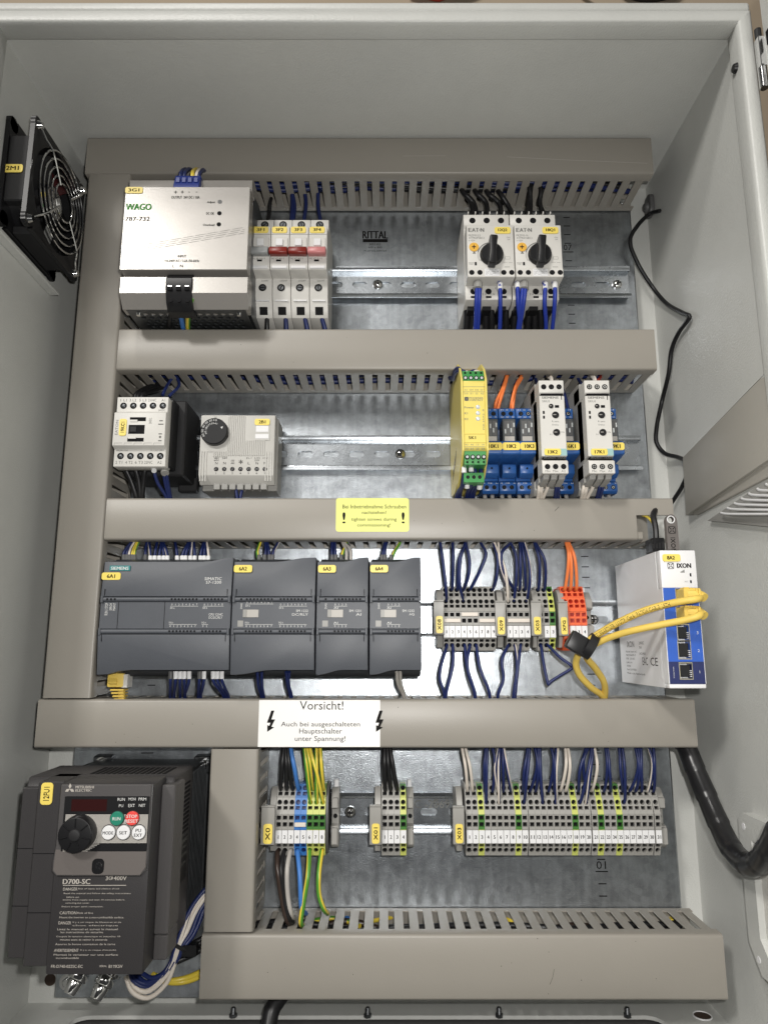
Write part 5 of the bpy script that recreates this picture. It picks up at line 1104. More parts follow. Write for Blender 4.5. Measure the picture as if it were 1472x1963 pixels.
# ---------------------------------------------------------------- frequency inverter
vf = thing('frequency_inverter', 'dark grey frequency inverter tagged 12FU1 with keypad and dial', 'frequency inverter', (-208, 0, 76))
FX0, FX1, H = -225.5, -160.5, 155.
ZTOP, ZBOT = 200.5, 79.5
obj('heat_sink', MB().box(-256, -160, 6, 72, 84, 196), 'darksteel', vf, bevel=1)
for k in range(14): obj('cooling_fin', MB().box(-159.8, -158.6, 8+4.6*k, 10.2+4.6*k, 86, 192), 'darksteel', vf)
obj('mounting_flange', MB().box(-252, -148, .5, 3.5, 76, 190), 'darksteel', vf)
for (x, z) in ((-162, 192.5), (-252, 192.5)):
    lg = obj('mounting_lug', MB().px([(.5, z-9), (8, z-9), (10, z), (10, z+6), (.5, z+7)], x-8, x+8), 'darksteel', vf, bevel=1)
    obj('lug_bolt', MB().ch(x, z, 4.2, 10, 13.5, 3.4, n=6).ch(x, z, 5.6, 9.6, 10.8, n=18), 'chrome', lg)
obj('case', MB().px([(70, 82), (126, 82), (126, 190), (122, 200), (70, 200)], -262.8, -154.8), 'vfd', vf, bevel=1.2)
x0, z1, x1, z0 = -262.8, 190, -245, 80.5
lc = obj('left_cover', MB().box(x0, x1+.3, 110, 130, z0, 193.5), 'vfd', vf, bevel=.8)
lc2 = obj('left_cover', MB().box(-245.6, -227.2, 110, 143, 80.5, 200), 'vfd', vf, bevel=.8)
for z in (152, 114): obj('cover_seam', MB().box(x0-.1, x1, 128, 130.15, z, z+.5), 'cavity', lc); obj('cover_seam', MB().box(-245.4, -227.4, 141, 143.15, z, z+.5), 'cavity', lc2)
obj('right_column', MB().box(-160.8, -150.6, 108, 134, 97, 196), 'vfd2', vf, bevel=1); obj('right_column', MB().box(-160.8, -150.8, 108, 133, 80.5, 96.4), 'vfd2', vf, bevel=1)
for k in range(12): obj('side_vent', MB().box(-154.9, -154.3, 78, 106, 190-3.2*k-1.5, 190-3.2*k), 'cavity', vf)
pn_ = obj('side_label', MB().box(-154.9, -154.5, 78, 104, 118, 150), 'black', vf)
text(['WARNING', 'Risk of injury', 'and electric shock', 'MADE IN JAPAN'], [(80, 149, 102, 146), (80, 144, 102, 141.5), (80, 139, 102, 136.5), (80, 132, 100, 129.5)], 0, pn_, m='inkgrey', fn=lambda a, b: (-154.3, 182-a, b))
for k in range(14): obj('top_vent', MB().box(-222+4.2*k, -219.4+4.2*k, 82, 112, 199.6, 200.3), 'cavity', vf)
fc = obj('front_cover', MB().box(FX0, FX1, 122, H-1.5, ZBOT, ZTOP), 'vfd', vf, bevel=1.6, seg=2)
# upper bezel with rounded lower shoulders
bz = [(FX0+1.2, ZTOP-.5), (FX1-1, ZTOP-.5), (FX1-.6, 153), (FX1-1.4, 145), (FX1-5, 141), (FX0+3, 141), (FX0-.2, 144), (FX0-.4, 150), (FX0+1.0, 160)]
obj('upper_bezel', MB().ph(bz, H-2.2, H+.1), 'vfd2', vf, bevel=.5)
chin = [(FX0+1.2, 158.0), (FX1-1.6, 158.4), (FX1-1.6, 147), (FX1-5, 141.8), (FX0+3.4, 141.8), (FX0+.6, 145)]
obj('chin_panel', MB().ph(chin, H+.1, H+.55), 'vfdlite', vf, bevel=.3)
r_ = (-220.7, 192.5, -162, 156.9)
kp = obj('keypad_panel', MB().ph(rrect(r_[0], r_[2], r_[3], r_[1], .8), H, H+.6), 'black', vf)
d_ = (-215.8, 190.6, -191.3, 182.8); obj('display_window', MB().ph(rect(d_[0], d_[2], d_[3], d_[1]), H+.6, H+.75), 'display', kp)
mb = MB(); a_ = (-219.2, 180.4, -162.3, 158.1); n = 26
for k in range(n):
    z = a_[1]-(a_[1]-a_[3])*k/(n-1)*.80; mb.box(a_[0], a_[2], H+.62, H+.72, z-.28, z+.28)
for k in range(21, 27):
    z = a_[1]-(a_[1]-a_[3])*k/(n-1); mb.box(a_[0], a_[0]+(26-(k-20)*1.5), H+.62, H+.72, z-.28, z+.28)
obj('keypad_stripe', mb, 'greyw', kp, kind='stuff')
text(['RUN', 'MON', 'PRM', 'PU', 'EXT', 'NET'], [(-184.1, 191.5, -179, 189.6), (-176.6, 191.7, -171.6, 189.8), (-169.6, 191.7, -164.3, 189.8), (-182.9, 187.3, -179.9, 185.5), (-176.4, 187.5, -171.9, 185.5), (-169.1, 187.5, -164.7, 185.7)], H+.8, kp, m='inkwhite')
c_ = (-208.6, 158, 169.1); kr = 12.6
kd = obj('jog_dial', MB().ch(c_[0], c_[2], kr*.96, H+.5, H+9, kr*.9, n=40), 'black', vf, bevel=.6, seg=2)
for k in range(7):
    a = R_(90+k*360/7); p0 = (c_[0]+5.0*math.cos(a), H+9.4, c_[2]+5.0*math.sin(a)); p1 = (c_[0]+10.8*math.cos(a), H+9.0, c_[2]+10.8*math.sin(a))
    obj('dial_groove', MB().cyl(p0, p1, .38, .5, 6), 'cavity', kd)
obj('dial_cap', MB().ch(c_[0], c_[2], 4.2, H+9, H+10.2, 3.5, n=24), 'blackmat', kd, bevel=.4)
for (u, m_, t_, tc_) in (((-183.5, 156, 178.2), 'btngreen', ['RUN'], 'inkwhite'), ((-173.1, 156, 178.3), 'btnred', ['STOP', 'RESET'], 'inkwhite'), ((-188.7, 156, 169.1), 'whitepl', ['MODE'], 'ink'), ((-178.4, 156, 169.2), 'whitepl', ['SET'], 'ink'), ((-168, 156, 169.2), 'whitepl', ['PU', 'EXT'], 'ink')):
    b_ = obj('key', MB().ch(u[0], u[2], 4.75, H+.5, H+2.0, 4.45, n=28), m_, vf, bevel=.25)
    obj('key_ring', MB().tube([(u[0]+4.95*math.cos(6.2832*i/24), H+.75, u[2]+4.95*math.sin(6.2832*i/24)) for i in range(24)], .25, 5, True), 'blackmat', b_)
    mb = MB()
    for k, s_ in enumerate(t_):
        w = 1.75*len(s_)*.52; zc_ = u[2]+(0 if len(t_) == 1 else (1.5 if k == 0 else -1.6)); put(mb, s_, (u[0]-w, zc_+1.05, u[0]+w, zc_-1.05), H+2.1, bold=.06)
    obj('lettering', mb, tc_, b_, smooth=0, fixn=False)
s_ = (-193.9, 155, 147.8); obj('screw_recess', MB().ph(rrect(s_[0]-4.6, s_[0]+3.6, s_[2]-5.2, s_[2]+4.6, 3), H+.5, H+.75), 'cavity', vf); screw(vf, s_[0], s_[2], H+.9, 4.2, m='steel', cup=False)
mb = MB(); a_ = (-221.4, 200.5, -214.5, 195.3); cx, cz, k_ = (a_[0]+a_[2])/2, a_[1]-(a_[1]-a_[3])*.62, (a_[2]-a_[0])/4.
for a in (90, 210, 330):
    c, s2 = math.cos(R_(a)), math.sin(R_(a)); L, w = k_*2.15, k_*.62
    mb.add([(cx, H+.2, cz), (cx+c*L/2-s2*w, H+.2, cz+s2*L/2+c*w), (cx+c*L, H+.2, cz+s2*L), (cx+c*L/2+s2*w, H+.2, cz+s2*L/2-c*w)], [(0, 1, 2, 3)])
obj('logo', mb, 'inkvfd', vf, smooth=0)
text(['MITSUBISHI', 'ELECTRIC'], [(-214, 199.4, -201.3, 197.6), (-213.8, 197.2, -202.7, 195.5)], H+.2, vf, m='inkvfd', bold=.06)
HL = H-1.35
text(['D700-SC'], [(-218.2, 138.9, -199.7, 135.7)], HL, fc, m='inkvfd', bold=.18); text(['3Φ400V'], [(-189.3, 141, -175.1, 138)], HL, fc, m='inkvfd', bold=.05)
x0, z1, x1, z0 = (-218, 135.1, -175.1, 134.7); obj('printed_rule', MB().box(x0, x1, HL-.05, HL, z0, z1), 'inkvfd', fc)
T_ = [('DANGER', 424, 988, 90, 1), ('Risk of injury and electric shock', 518, 990, 258, 0), ('Read the manual and follow the safety instructions', 430, 1022, 418, 0), ('before use.', 450, 1046, 80, 0), ('Isolate from supply and wait 10 minutes before', 428, 1066, 384, 0), ('removing this cover.', 446, 1088, 150, 0), ('Ensure proper earth connection.', 424, 1112, 258, 0), ('CAUTION', 414, 1150, 104, 1), ('Risk of fire', 524, 1154, 98, 0), ('Mount the inverter on a non-combustible surface.', 414, 1184, 402, 0), ('DANGER', 412, 1218, 78, 1), ("Il y a un risque de blessures et de", 500, 1218, 300, 0), ('choc electrique', 500, 1240, 282, 0), ('Lisez le manuel et suivez le manuel', 408, 1264, 374, 0), ('les instructions de securite', 430, 1284, 262, 0), ('Coupez la tension electrique et attendez 10', 404, 1314, 396, 0), ('minutes avant de retirer le couvercle', 430, 1334, 292, 0), ('Assurez la bonne connexion de la terre', 402, 1364, 370, 0), ('AVERTISSEMENT', 398, 1402, 152, 1), ("Il y a un risque d'incendie", 560, 1404, 220, 0), ('Montez le variateur sur une surface', 398, 1434, 396, 0), ('incombustible', 414, 1456, 140, 0), ('FR-D740-022SC-EC', 388, 1508, 194, 1), ('B1YK5V', 742, 1508, 84, 1), ('SERIAL', 684, 1510, 46, 0)]
mb = MB()
xL, zT, xR, zB = (-221.8, 134.2, -170.8, 83.9); kx, kz = (xR-xL)/470., (zT-zB)/550.
for s_, a, b, w, big in T_: put(mb, s_, (xL+(a-386)*kx, zT-(b-980)*kz, xL+(a-386+w)*kx, zT-(b-980+(20 if big else 13))*kz), HL, bold=.03 if big else 0)
obj('lettering', mb, 'inkvfd', fc, smooth=0, fixn=False)
tag((-243.2, 199.4, -234.7, 184.5), 143.05, '12FU1', vf, rot=90)
for i, (u) in enumerate(((-249.6, 40, 27.5), (-225.4, 48, 27.1))):
    t = thing('cable_gland_bolt', 'shiny %s earthing bolt with nut under the inverter' % ('left' if i == 0 else 'right'), 'bolt', u, 'earthing bolts under the inverter')
    d = Vector((-.35, .5, -.8)).normalized(); p = Vector(u)
    obj('nut', MB().cyl(tuple(p-d*10), tuple(p-d*2), 8, 8, 6), 'chrome', t, bevel=.8); obj('cap', MB().cyl(tuple(p-d*2), tuple(p+d*8), 6.5, 4.6, 16), 'chrome', t, bevel=1.2, seg=2)
    obj('washer', MB().cyl(tuple(p-d*12), tuple(p-d*10), 9.5, 9.5, 20), 'steel', t)
obj('lower_bracket', MB().box(-235, -160, .6, 26, 40, 44), 'zinc', pl)
tagit(obj('zip_tie', MB().tube([tuple(Vector((-161, 62, 64.5))+Vector((8*math.cos(6.2832*i/18), 4.5*math.sin(6.2832*i/18), -4.5*math.cos(6.2832*i/18)))) for i in range(18)], 1.6, 6, True).box((-152.7, 62, 61)[0]-5, (-152.7, 62, 61)[0]+6, 58, 66, (-152.7, 62, 61)[2]-4, (-152.7, 62, 61)[2]+4), 'black', None, at=(-161, 62, 64.5)), 'black cable tie around the wire bundle beside the inverter', 'cable tie')

# ---------------------------------------------------------------- wires
WIRES = [
 ('navy',1.35,'dark blue wire in lower entry of grey terminal 1 on strip X08','wires at the terminal strips',[(50.4,34,400.7),(50.4,42,388.7),(52.5,46,369.6),(54.8,46,346.0),(56.3,33,335.2),(56.3,26,335.2)]),
 ('navy',1.35,'dark blue wire in upper entry of grey terminal 2 on strip X08','wires at the terminal strips',[(61.8,34,400.7),(61.8,42,388.7),(61.7,46,369.6),(61.4,33,346.0),(61.4,26,346.0)]),
 ('navy',1.35,'dark blue wire bowing left into upper entry of terminal 3 on strip X08','wires at the terminal strips',[(74.4,34,400.7),(74.4,42,388.7),(67.3,46,371.7),(66.4,33,346.0),(66.4,26,346.0)]),
 ('navy',1.35,'dark blue wire crossing into lower entry of terminal 4 on strip X08','wires at the terminal strips',[(73.5,34,400.7),(73.5,42,388.7),(68.1,46,371.7),(67.1,46,349.2),(71.3,33,335.7),(71.3,26,335.7)]),
 ('navy',1.35,'dark blue wire bowing right into upper entry of terminal 4 on strip X08','wires at the terminal strips',[(73.3,34,400.0),(73.3,42,388.0),(76.2,46,370.7),(75.4,46,358.8),(72.3,33,346.0),(72.3,26,346.0)]),
 ('navy',1.35,'dark blue wire in a wide bow to terminal 5 on strip X08','wires at the terminal strips',[(87.3,34,398.5),(87.3,42,386.5),(91.1,46,377.2),(86.2,46,363.1),(78.0,33,346.0),(78.0,26,346.0)]),
 ('navy',1.35,'dark blue wire in upper entry of last terminal 9 on strip X08','wires at the terminal strips',[(98.6,34,399.6),(98.6,42,387.6),(101.3,46,371.7),(99.9,46,355.6),(98.4,33,346.0),(98.4,26,346.0)]),
 ('white',1.35,'plain white wire slanting down to terminal 1 on strip X09','wires at the terminal strips',[(98.8,34,400.7),(98.8,42,388.7),(107.6,46,362.0),(111.3,33,334.6),(111.3,26,334.6)]),
 ('stripe',1.35,'blue and white wire in upper entry of terminal 1 on strip X09','wires at the terminal strips',[(103.1,34,399.6),(103.1,42,387.6),(103.5,46,366.3),(111.5,33,346.0),(111.5,26,346.0)]),
 ('stripe',1.35,'blue and white wire in upper entry of terminal 2 on strip X09','wires at the terminal strips',[(114.6,34,400.2),(114.6,42,388.2),(105.1,46,377.2),(106.0,46,362.0),(116.9,33,346.0),(116.9,26,346.0)]),
 ('stripe',1.35,'blue and white wire in lower entry of terminal 2 on strip X09','wires at the terminal strips',[(113.5,34,400.7),(113.5,42,388.7),(117.7,46,375.0),(117.7,46,358.8),(116.7,33,335.4),(116.7,26,335.4)]),
 ('stripe',1.35,'blue and white wire in upper entry of terminal 3 on strip X09','wires at the terminal strips',[(122.2,34,400.7),(122.2,42,388.7),(121.5,46,366.3),(122.3,33,346.0),(122.3,26,346.0)]),
 ('navy',1.35,'dark blue wire in upper entry of terminal 4 on strip X09','wires at the terminal strips',[(123.8,34,400.7),(123.8,42,388.7),(125.1,46,369.6),(127.6,33,346.0),(127.6,26,346.0)]),
 ('stripe',1.35,'blue and white wire in lower entry of terminal 4 on strip X09','wires at the terminal strips',[(126.0,34,400.7),(126.0,42,388.7),(129.1,46,369.6),(129.6,46,353.4),(128.2,33,335.2),(128.2,26,335.2)]),
 ('navy',1.35,'dark blue wire in upper entry of first terminal on strip X05','wires at the terminal strips',[(135.5,34,399.0),(135.5,42,387.0),(138.5,46,370.7),(139.4,33,346.0),(139.4,26,346.0)]),
 ('navy',1.35,'dark blue wire in upper entry of second terminal on strip X05','wires at the terminal strips',[(136.6,34,399.0),(136.6,42,387.0),(143.2,46,370.7),(145.0,33,346.0),(145.0,26,346.0)]),
 ('orangew',1.5,'orange wire in the leftmost entry of orange strip XFG','wires at the terminal strips',[(163.6,34,401.2),(163.6,42,389.2),(164.7,46,375.0),(163.2,33,346.0),(163.2,26,346.0)]),
 ('orangew',1.5,'orange wire in the middle entry of orange strip XFG','wires at the terminal strips',[(164.7,34,401.2),(164.7,42,389.2),(166.7,46,371.7),(168.3,33,346.0),(168.3,26,346.0)]),
 ('orangew',1.5,'orange wire in the rightmost entry of orange strip XFG','wires at the terminal strips',[(165.7,34,401.2),(165.7,42,389.2),(169.9,46,373.9),(173.7,33,346.0),(173.7,26,346.0)]),
 ('navy',1.35,'dark blue wire below terminal 1 of strip X08,bowing left','wires at the terminal strips',[(56.2,26,296.8),(56.2,33,296.8),(49.1,46,277.2),(48.1,46,267.0),(51.9,44,255.7),(51.9,36,243.7)]),
 ('navy',1.35,'dark blue wire below terminal 2 of strip X08','wires at the terminal strips',[(61.0,26,296.8),(61.0,33,296.8),(59.6,46,279.2),(53.7,44,255.7),(53.7,36,243.7)]),
 ('navy',1.35,'dark blue wire below terminal 4 of strip X08','wires at the terminal strips',[(71.7,26,296.8),(71.7,33,296.8),(72.0,46,277.2),(78.2,44,254.7),(78.2,36,242.7)]),
 ('navy',1.35,'dark blue wire below terminal 5 of strip X08','wires at the terminal strips',[(76.6,26,296.8),(76.6,33,296.8),(72.1,46,282.3),(73.4,46,270.0),(78.7,44,254.7),(78.7,36,242.7)]),
 ('navy',1.35,'dark blue wire below terminal 6 of strip X08','wires at the terminal strips',[(81.9,26,296.8),(81.9,33,296.8),(82.9,46,277.2),(91.1,44,254.7),(91.1,36,242.7)]),
 ('stripe',1.35,'blue and white wire below terminal 1 of strip X09','wires at the terminal strips',[(110.7,26,296.8),(110.7,33,296.8),(102.4,46,283.3),(103.1,46,267.0),(98.8,44,255.7),(98.8,36,243.7)]),
 ('stripe',1.35,'blue and white wire below terminal 2 of strip X09','wires at the terminal strips',[(116.3,26,296.8),(116.3,33,296.8),(115.3,46,277.2),(112.0,44,255.7),(112.0,36,243.7)]),
 ('stripe',1.35,'blue and white wire below terminal 3 of strip X09','wires at the terminal strips',[(121.6,26,296.8),(121.6,33,296.8),(116.2,46,279.2),(113.4,44,255.7),(113.4,36,243.7)]),
 ('navy',1.35,'dark blue jumper looping in a triangle below strip X05','wires at the terminal strips',[(139.3,26,296.8),(139.3,33,296.8),(138.6,46,279.2),(140.2,50,265.1),(140.9,50,262.9),(142.0,50,264.6),(151.6,50,270.7),(161.8,50,276.7),(162.2,50,277.8),(153.3,46,285.3),(145.2,33,296.8),(145.2,26,296.8)]),
 ('black',1.9,'black wire above terminal 1 of strip X0','wires at the terminal strips',[(-85.4,34,224.4),(-85.4,42,212.4),(-86.1,46,194.4),(-88.5,33,174.8),(-88.5,26,174.8)]),
 ('black',1.9,'black wire above terminal 2 of strip X0','wires at the terminal strips',[(-84.0,34,224.4),(-84.0,42,212.4),(-82.3,46,194.4),(-83.3,33,174.8),(-83.3,26,174.8)]),
 ('black',1.9,'black wire above terminal 3 of strip X0','wires at the terminal strips',[(-82.0,34,224.4),(-82.0,42,212.4),(-79.8,46,194.4),(-78.1,33,174.8),(-78.1,26,174.8)]),
 ('ltblue',1.9,'light blue wire above blue terminal 4 of strip X0','wires at the terminal strips',[(-79.9,34,224.4),(-79.9,42,212.4),(-75.5,46,194.4),(-73.2,33,174.8),(-73.2,26,174.8)]),
 ('gy',1.7,'green and yellow wire in lower entry of terminal 6 on strip X0','wires at the terminal strips',[(-68.1,34,224.4),(-68.1,42,212.4),(-65.3,46,194.4),(-62.6,33,163.7),(-62.6,26,163.7)]),
 ('gy',1.7,'green and yellow wire in upper entry of terminal 6 on strip X0','wires at the terminal strips',[(-66.4,34,224.4),(-66.4,42,212.4),(-62.9,46,198.8),(-61.2,33,174.8),(-61.2,26,174.8)]),
 ('gy',1.7,'green and yellow wire in lower entry of terminal 7 on strip X0','wires at the terminal strips',[(-57.8,34,224.4),(-57.8,42,212.4),(-56.8,46,191.2),(-57.3,33,163.7),(-57.3,26,163.7)]),
 ('gy',1.7,'green and yellow wire crossing to lower entry of terminal 8 on strip X0','wires at the terminal strips',[(-63.5,34,224.4),(-63.5,42,212.4),(-56.4,46,189.0),(-51.8,33,163.7),(-51.8,26,163.7)]),
 ('gy',1.7,'green and yellow wire in upper entry of terminal 8 on strip X0','wires at the terminal strips',[(-54.3,34,224.4),(-54.3,42,212.4),(-52.8,46,196.6),(-51.6,33,174.8),(-51.6,26,174.8)]),
 ('brownw',2.0,'dark brown wire hanging below terminal 1 of strip X0','wires at the terminal strips',[(-89.5,26,125.8),(-89.5,33,125.8),(-87.2,48,115.8),(-83.0,48,92.4),(-78.5,46,75.6),(-76.5,32,67.6)]),
 ('black',2.0,'black wire hanging below terminal 2 of strip X0','wires at the terminal strips',[(-84.1,26,125.8),(-84.1,33,125.8),(-84.2,48,115.8),(-82.0,48,95.4),(-76.6,46,76.6),(-74.6,32,68.6)]),
 ('greyw',2.0,'grey wire hanging below terminal 3 of strip X0','wires at the terminal strips',[(-78.7,26,125.8),(-78.7,33,125.8),(-79.3,48,115.8),(-78.2,48,95.4),(-75.3,46,80.6),(-73.3,32,72.6)]),
 ('ltblue',2.0,'light blue wire hanging below blue terminal 4 of strip X0','wires at the terminal strips',[(-72.7,26,125.8),(-72.7,33,125.8),(-68.8,48,110.7),(-66.9,46,84.7),(-64.9,32,76.7)]),
 ('gy',2.0,'green and yellow wire hanging below terminal 6 of strip X0','wires at the terminal strips',[(-62.7,26,125.8),(-62.7,33,125.8),(-62.2,48,110.7),(-65.7,48,88.3),(-67.5,46,74.6),(-65.5,32,66.6)]),
 ('gy',2.0,'mostly yellow earth wire hanging below terminal 8 of strip X0','wires at the terminal strips',[(-52.3,26,125.8),(-52.3,33,125.8),(-53.4,48,110.7),(-52.7,48,95.4),(-49.0,46,84.7),(-47.0,32,76.7)]),
 ('black',1.9,'black wire above terminal 1 of strip X01','wires at the terminal strips',[(0.4,34,224.4),(0.4,42,212.4),(0.4,46,194.4),(1.0,33,174.3),(1.0,26,174.3)]),
 ('black',1.9,'black wire above terminal 2 of strip X01','wires at the terminal strips',[(2.7,34,224.4),(2.7,42,212.4),(3.8,46,194.4),(5.8,33,174.3),(5.8,26,174.3)]),
 ('black',1.9,'black wire above terminal 3 of strip X01','wires at the terminal strips',[(5.0,34,224.4),(5.0,42,212.4),(7.8,46,194.4),(11.3,33,174.3),(11.3,26,174.3)]),
 ('white',1.35,'white wire in the upper entry of terminal 1 on long strip X03','wires at the terminal strips',[(66.1,34,224.4),(66.1,42,212.4),(68.7,46,195.8),(71.2,33,173.6),(71.2,26,173.6)]),
 ('white',1.35,'white wire in the upper entry of terminal 2 on long strip X03','wires at the terminal strips',[(69.0,34,224.4),(69.0,42,212.4),(72.5,46,195.8),(75.8,33,173.6),(75.8,26,173.6)]),
 ('navy',1.35,'dark blue wire in the upper entry of terminal 4 on long strip X03','wires at the terminal strips',[(86.8,34,224.4),(86.8,42,212.4),(84.8,46,195.8),(86.1,33,173.2),(86.1,26,173.2)]),
 ('navy',1.35,'dark blue wire in the lower entry of terminal 4 on long strip X03','wires at the terminal strips',[(88.0,34,224.4),(88.0,42,212.4),(86.5,46,191.7),(86.7,33,163.0),(86.7,26,163.0)]),
 ('navy',1.35,'dark blue wire in the upper entry of terminal 5 on long strip X03','wires at the terminal strips',[(92.2,34,224.4),(92.2,42,212.4),(93.8,46,199.8),(92.8,33,173.2),(92.8,26,173.2)]),
 ('stripe',1.35,'blue and white striped wire in the upper entry of terminal 6 on long strip X03','wires at the terminal strips',[(98.2,34,224.4),(98.2,42,212.4),(94.0,46,195.0),(97.6,33,173.2),(97.6,26,173.2)]),
 ('stripe',1.35,'blue and white striped wire in the lower entry of terminal 6 on long strip X03','wires at the terminal strips',[(98.6,34,224.4),(98.6,42,212.4),(96.9,46,191.7),(97.9,33,163.0),(97.9,26,163.0)]),
 ('navy',1.35,'dark blue wire in the upper entry of terminal 7 on long strip X03','wires at the terminal strips',[(100.8,34,224.4),(100.8,42,212.4),(100.6,46,195.8),(102.1,33,173.2),(102.1,26,173.2)]),
 ('stripe',1.35,'blue and white striped wire in the upper entry of terminal 8 on long strip X03','wires at the terminal strips',[(101.7,34,224.4),(101.7,42,212.4),(104.2,46,191.7),(108.6,33,173.2),(108.6,26,173.2)]),
 ('navy',1.35,'dark blue wire in the upper entry of terminal 10 on long strip X03','wires at the terminal strips',[(122.8,34,224.4),(122.8,42,212.4),(118.2,46,191.7),(118.8,33,173.2),(118.8,26,173.2)]),
 ('navy',1.35,'dark blue wire in the lower entry of terminal 10 on long strip X03','wires at the terminal strips',[(124.1,34,224.4),(124.1,42,212.4),(119.8,46,183.6),(119.2,33,163.0),(119.2,26,163.0)]),
 ('navy',1.35,'dark blue wire in the upper entry of terminal 11 on long strip X03','wires at the terminal strips',[(128.4,34,224.4),(128.4,42,212.4),(129.6,46,198.2),(124.8,33,173.2),(124.8,26,173.2)]),
 ('navy',1.35,'dark blue wire in the upper entry of terminal 12 on long strip X03','wires at the terminal strips',[(131.5,34,224.4),(131.5,42,212.4),(130.2,46,191.7),(129.8,33,173.2),(129.8,26,173.2)]),
 ('navy',1.35,'dark blue wire in the lower entry of terminal 13 on long strip X03','wires at the terminal strips',[(132.8,34,224.4),(132.8,42,212.4),(131.9,46,187.7),(135.2,33,163.0),(135.2,26,163.0)]),
 ('navy',1.35,'dark blue wire in the upper entry of terminal 14 on long strip X03','wires at the terminal strips',[(142.3,34,224.4),(142.3,42,212.4),(143.5,46,199.8),(140.8,33,173.2),(140.8,26,173.2)]),
 ('navy',1.35,'dark blue wire in the upper entry of terminal 15 on long strip X03','wires at the terminal strips',[(147.0,34,224.4),(147.0,42,212.4),(143.8,46,191.7),(145.6,33,173.2),(145.6,26,173.2)]),
 ('stripe',1.35,'blue and white striped wire in the lower entry of terminal 15 on long strip X03','wires at the terminal strips',[(148.3,34,224.4),(148.3,42,212.4),(145.1,46,191.7),(146.2,33,162.6),(146.2,26,162.6)]),
 ('white',1.35,'white wire in the upper entry of terminal 16 on long strip X03','wires at the terminal strips',[(154.5,34,224.4),(154.5,42,212.4),(153.6,46,195.8),(150.8,33,173.6),(150.8,26,173.6)]),
 ('white',1.35,'white wire in the upper entry of terminal 17 on long strip X03','wires at the terminal strips',[(156.8,34,224.4),(156.8,42,212.4),(157.1,46,195.8),(155.6,33,173.6),(155.6,26,173.6)]),
 ('navy',1.35,'dark blue wire in the upper entry of terminal 19 on long strip X03','wires at the terminal strips',[(172.6,34,224.4),(172.6,42,212.4),(165.0,46,191.7),(166.2,33,173.2),(166.2,26,173.2)]),
 ('stripe',1.35,'blue and white striped wire in the upper entry of terminal 20 on long strip X03','wires at the terminal strips',[(174.8,34,224.4),(174.8,42,212.4),(168.7,46,200.7),(172.6,33,173.2),(172.6,26,173.2)]),
 ('navy',1.35,'dark blue wire in the lower entry of terminal 19 on long strip X03','wires at the terminal strips',[(177.2,34,224.4),(177.2,42,212.4),(171.1,46,189.3),(166.6,33,162.6),(166.6,26,162.6)]),
 ('stripe',1.35,'blue and white striped wire in the lower entry of terminal 20 on long strip X03','wires at the terminal strips',[(178.4,34,224.4),(178.4,42,212.4),(173.6,46,189.3),(171.8,33,162.6),(171.8,26,162.6)]),
 ('white',1.35,'white wire in the upper entry of terminal 21 on long strip X03','wires at the terminal strips',[(179.1,34,224.4),(179.1,42,212.4),(180.1,46,195.8),(177.8,33,173.6),(177.8,26,173.6)]),
 ('navy',1.35,'dark blue wire in the upper entry of terminal 23 on long strip X03','wires at the terminal strips',[(188.8,34,224.4),(188.8,42,212.4),(188.5,46,195.8),(188.3,33,173.2),(188.3,26,173.2)]),
 ('stripe',1.35,'blue and white striped wire in the upper entry of terminal 24 on long strip X03','wires at the terminal strips',[(190.7,34,224.4),(190.7,42,212.4),(190.3,46,189.3),(193.8,33,173.2),(193.8,26,173.2)]),
 ('navy',1.35,'dark blue wire in the upper entry of terminal 26 on long strip X03','wires at the terminal strips',[(200.5,34,224.4),(200.5,42,212.4),(199.6,46,191.7),(204.2,33,173.2),(204.2,26,173.2)]),
 ('navy',1.35,'dark blue wire in the lower entry of terminal 26 on long strip X03','wires at the terminal strips',[(203.1,34,224.4),(203.1,42,212.4),(203.0,46,191.7),(204.9,33,162.6),(204.9,26,162.6)]),
 ('navy',1.35,'dark blue wire in the upper entry of terminal 27 on long strip X03','wires at the terminal strips',[(214.1,34,224.4),(214.1,42,212.4),(214.7,46,195.8),(210.2,33,173.2),(210.2,26,173.2)]),
 ('navy',1.35,'dark blue wire in the upper entry of terminal 28 on long strip X03','wires at the terminal strips',[(216.7,34,224.4),(216.7,42,212.4),(215.6,46,191.7),(215.4,33,173.2),(215.4,26,173.2)]),
 ('navy',1.35,'dark blue wire in the upper entry of terminal 29 on long strip X03','wires at the terminal strips',[(219.0,34,224.4),(219.0,42,212.4),(217.0,46,191.7),(220.5,33,173.2),(220.5,26,173.2)]),
 ('stripe',1.35,'blue and white striped wire in the upper entry of terminal 30 on long strip X03','wires at the terminal strips',[(225.3,34,224.4),(225.3,42,212.4),(227.1,46,198.2),(225.8,33,173.2),(225.8,26,173.2)]),
 ('navy',1.35,'dark blue wire in the upper entry of terminal 31 on long strip X03','wires at the terminal strips',[(229.6,34,224.4),(229.6,42,212.4),(228.4,46,195.8),(230.7,33,173.2),(230.7,26,173.2)]),
 ('stripe',1.3,'blue and white wire 1 of thirteen from the left on top of module 6A1','wires at the dark grey controller row',[(-210.9,36,399.6),(-210.9,44,387.6),(-208.0,50,381.2),(-206.4,52,373.7),(-206.1,52,369.9)]),
 ('navy',1.3,'dark blue wire 2 of thirteen from the left on top of module 6A1','wires at the dark grey controller row',[(-203.7,36,399.6),(-203.7,44,387.6),(-202.5,50,381.2),(-202.5,52,373.7),(-202.3,52,369.9)]),
 ('navy',1.3,'dark blue wire 3 of thirteen from the left on top of module 6A1','wires at the dark grey controller row',[(-199.8,36,399.6),(-199.8,44,387.6),(-198.5,50,381.2),(-198.5,52,373.7),(-198.2,52,369.9)]),
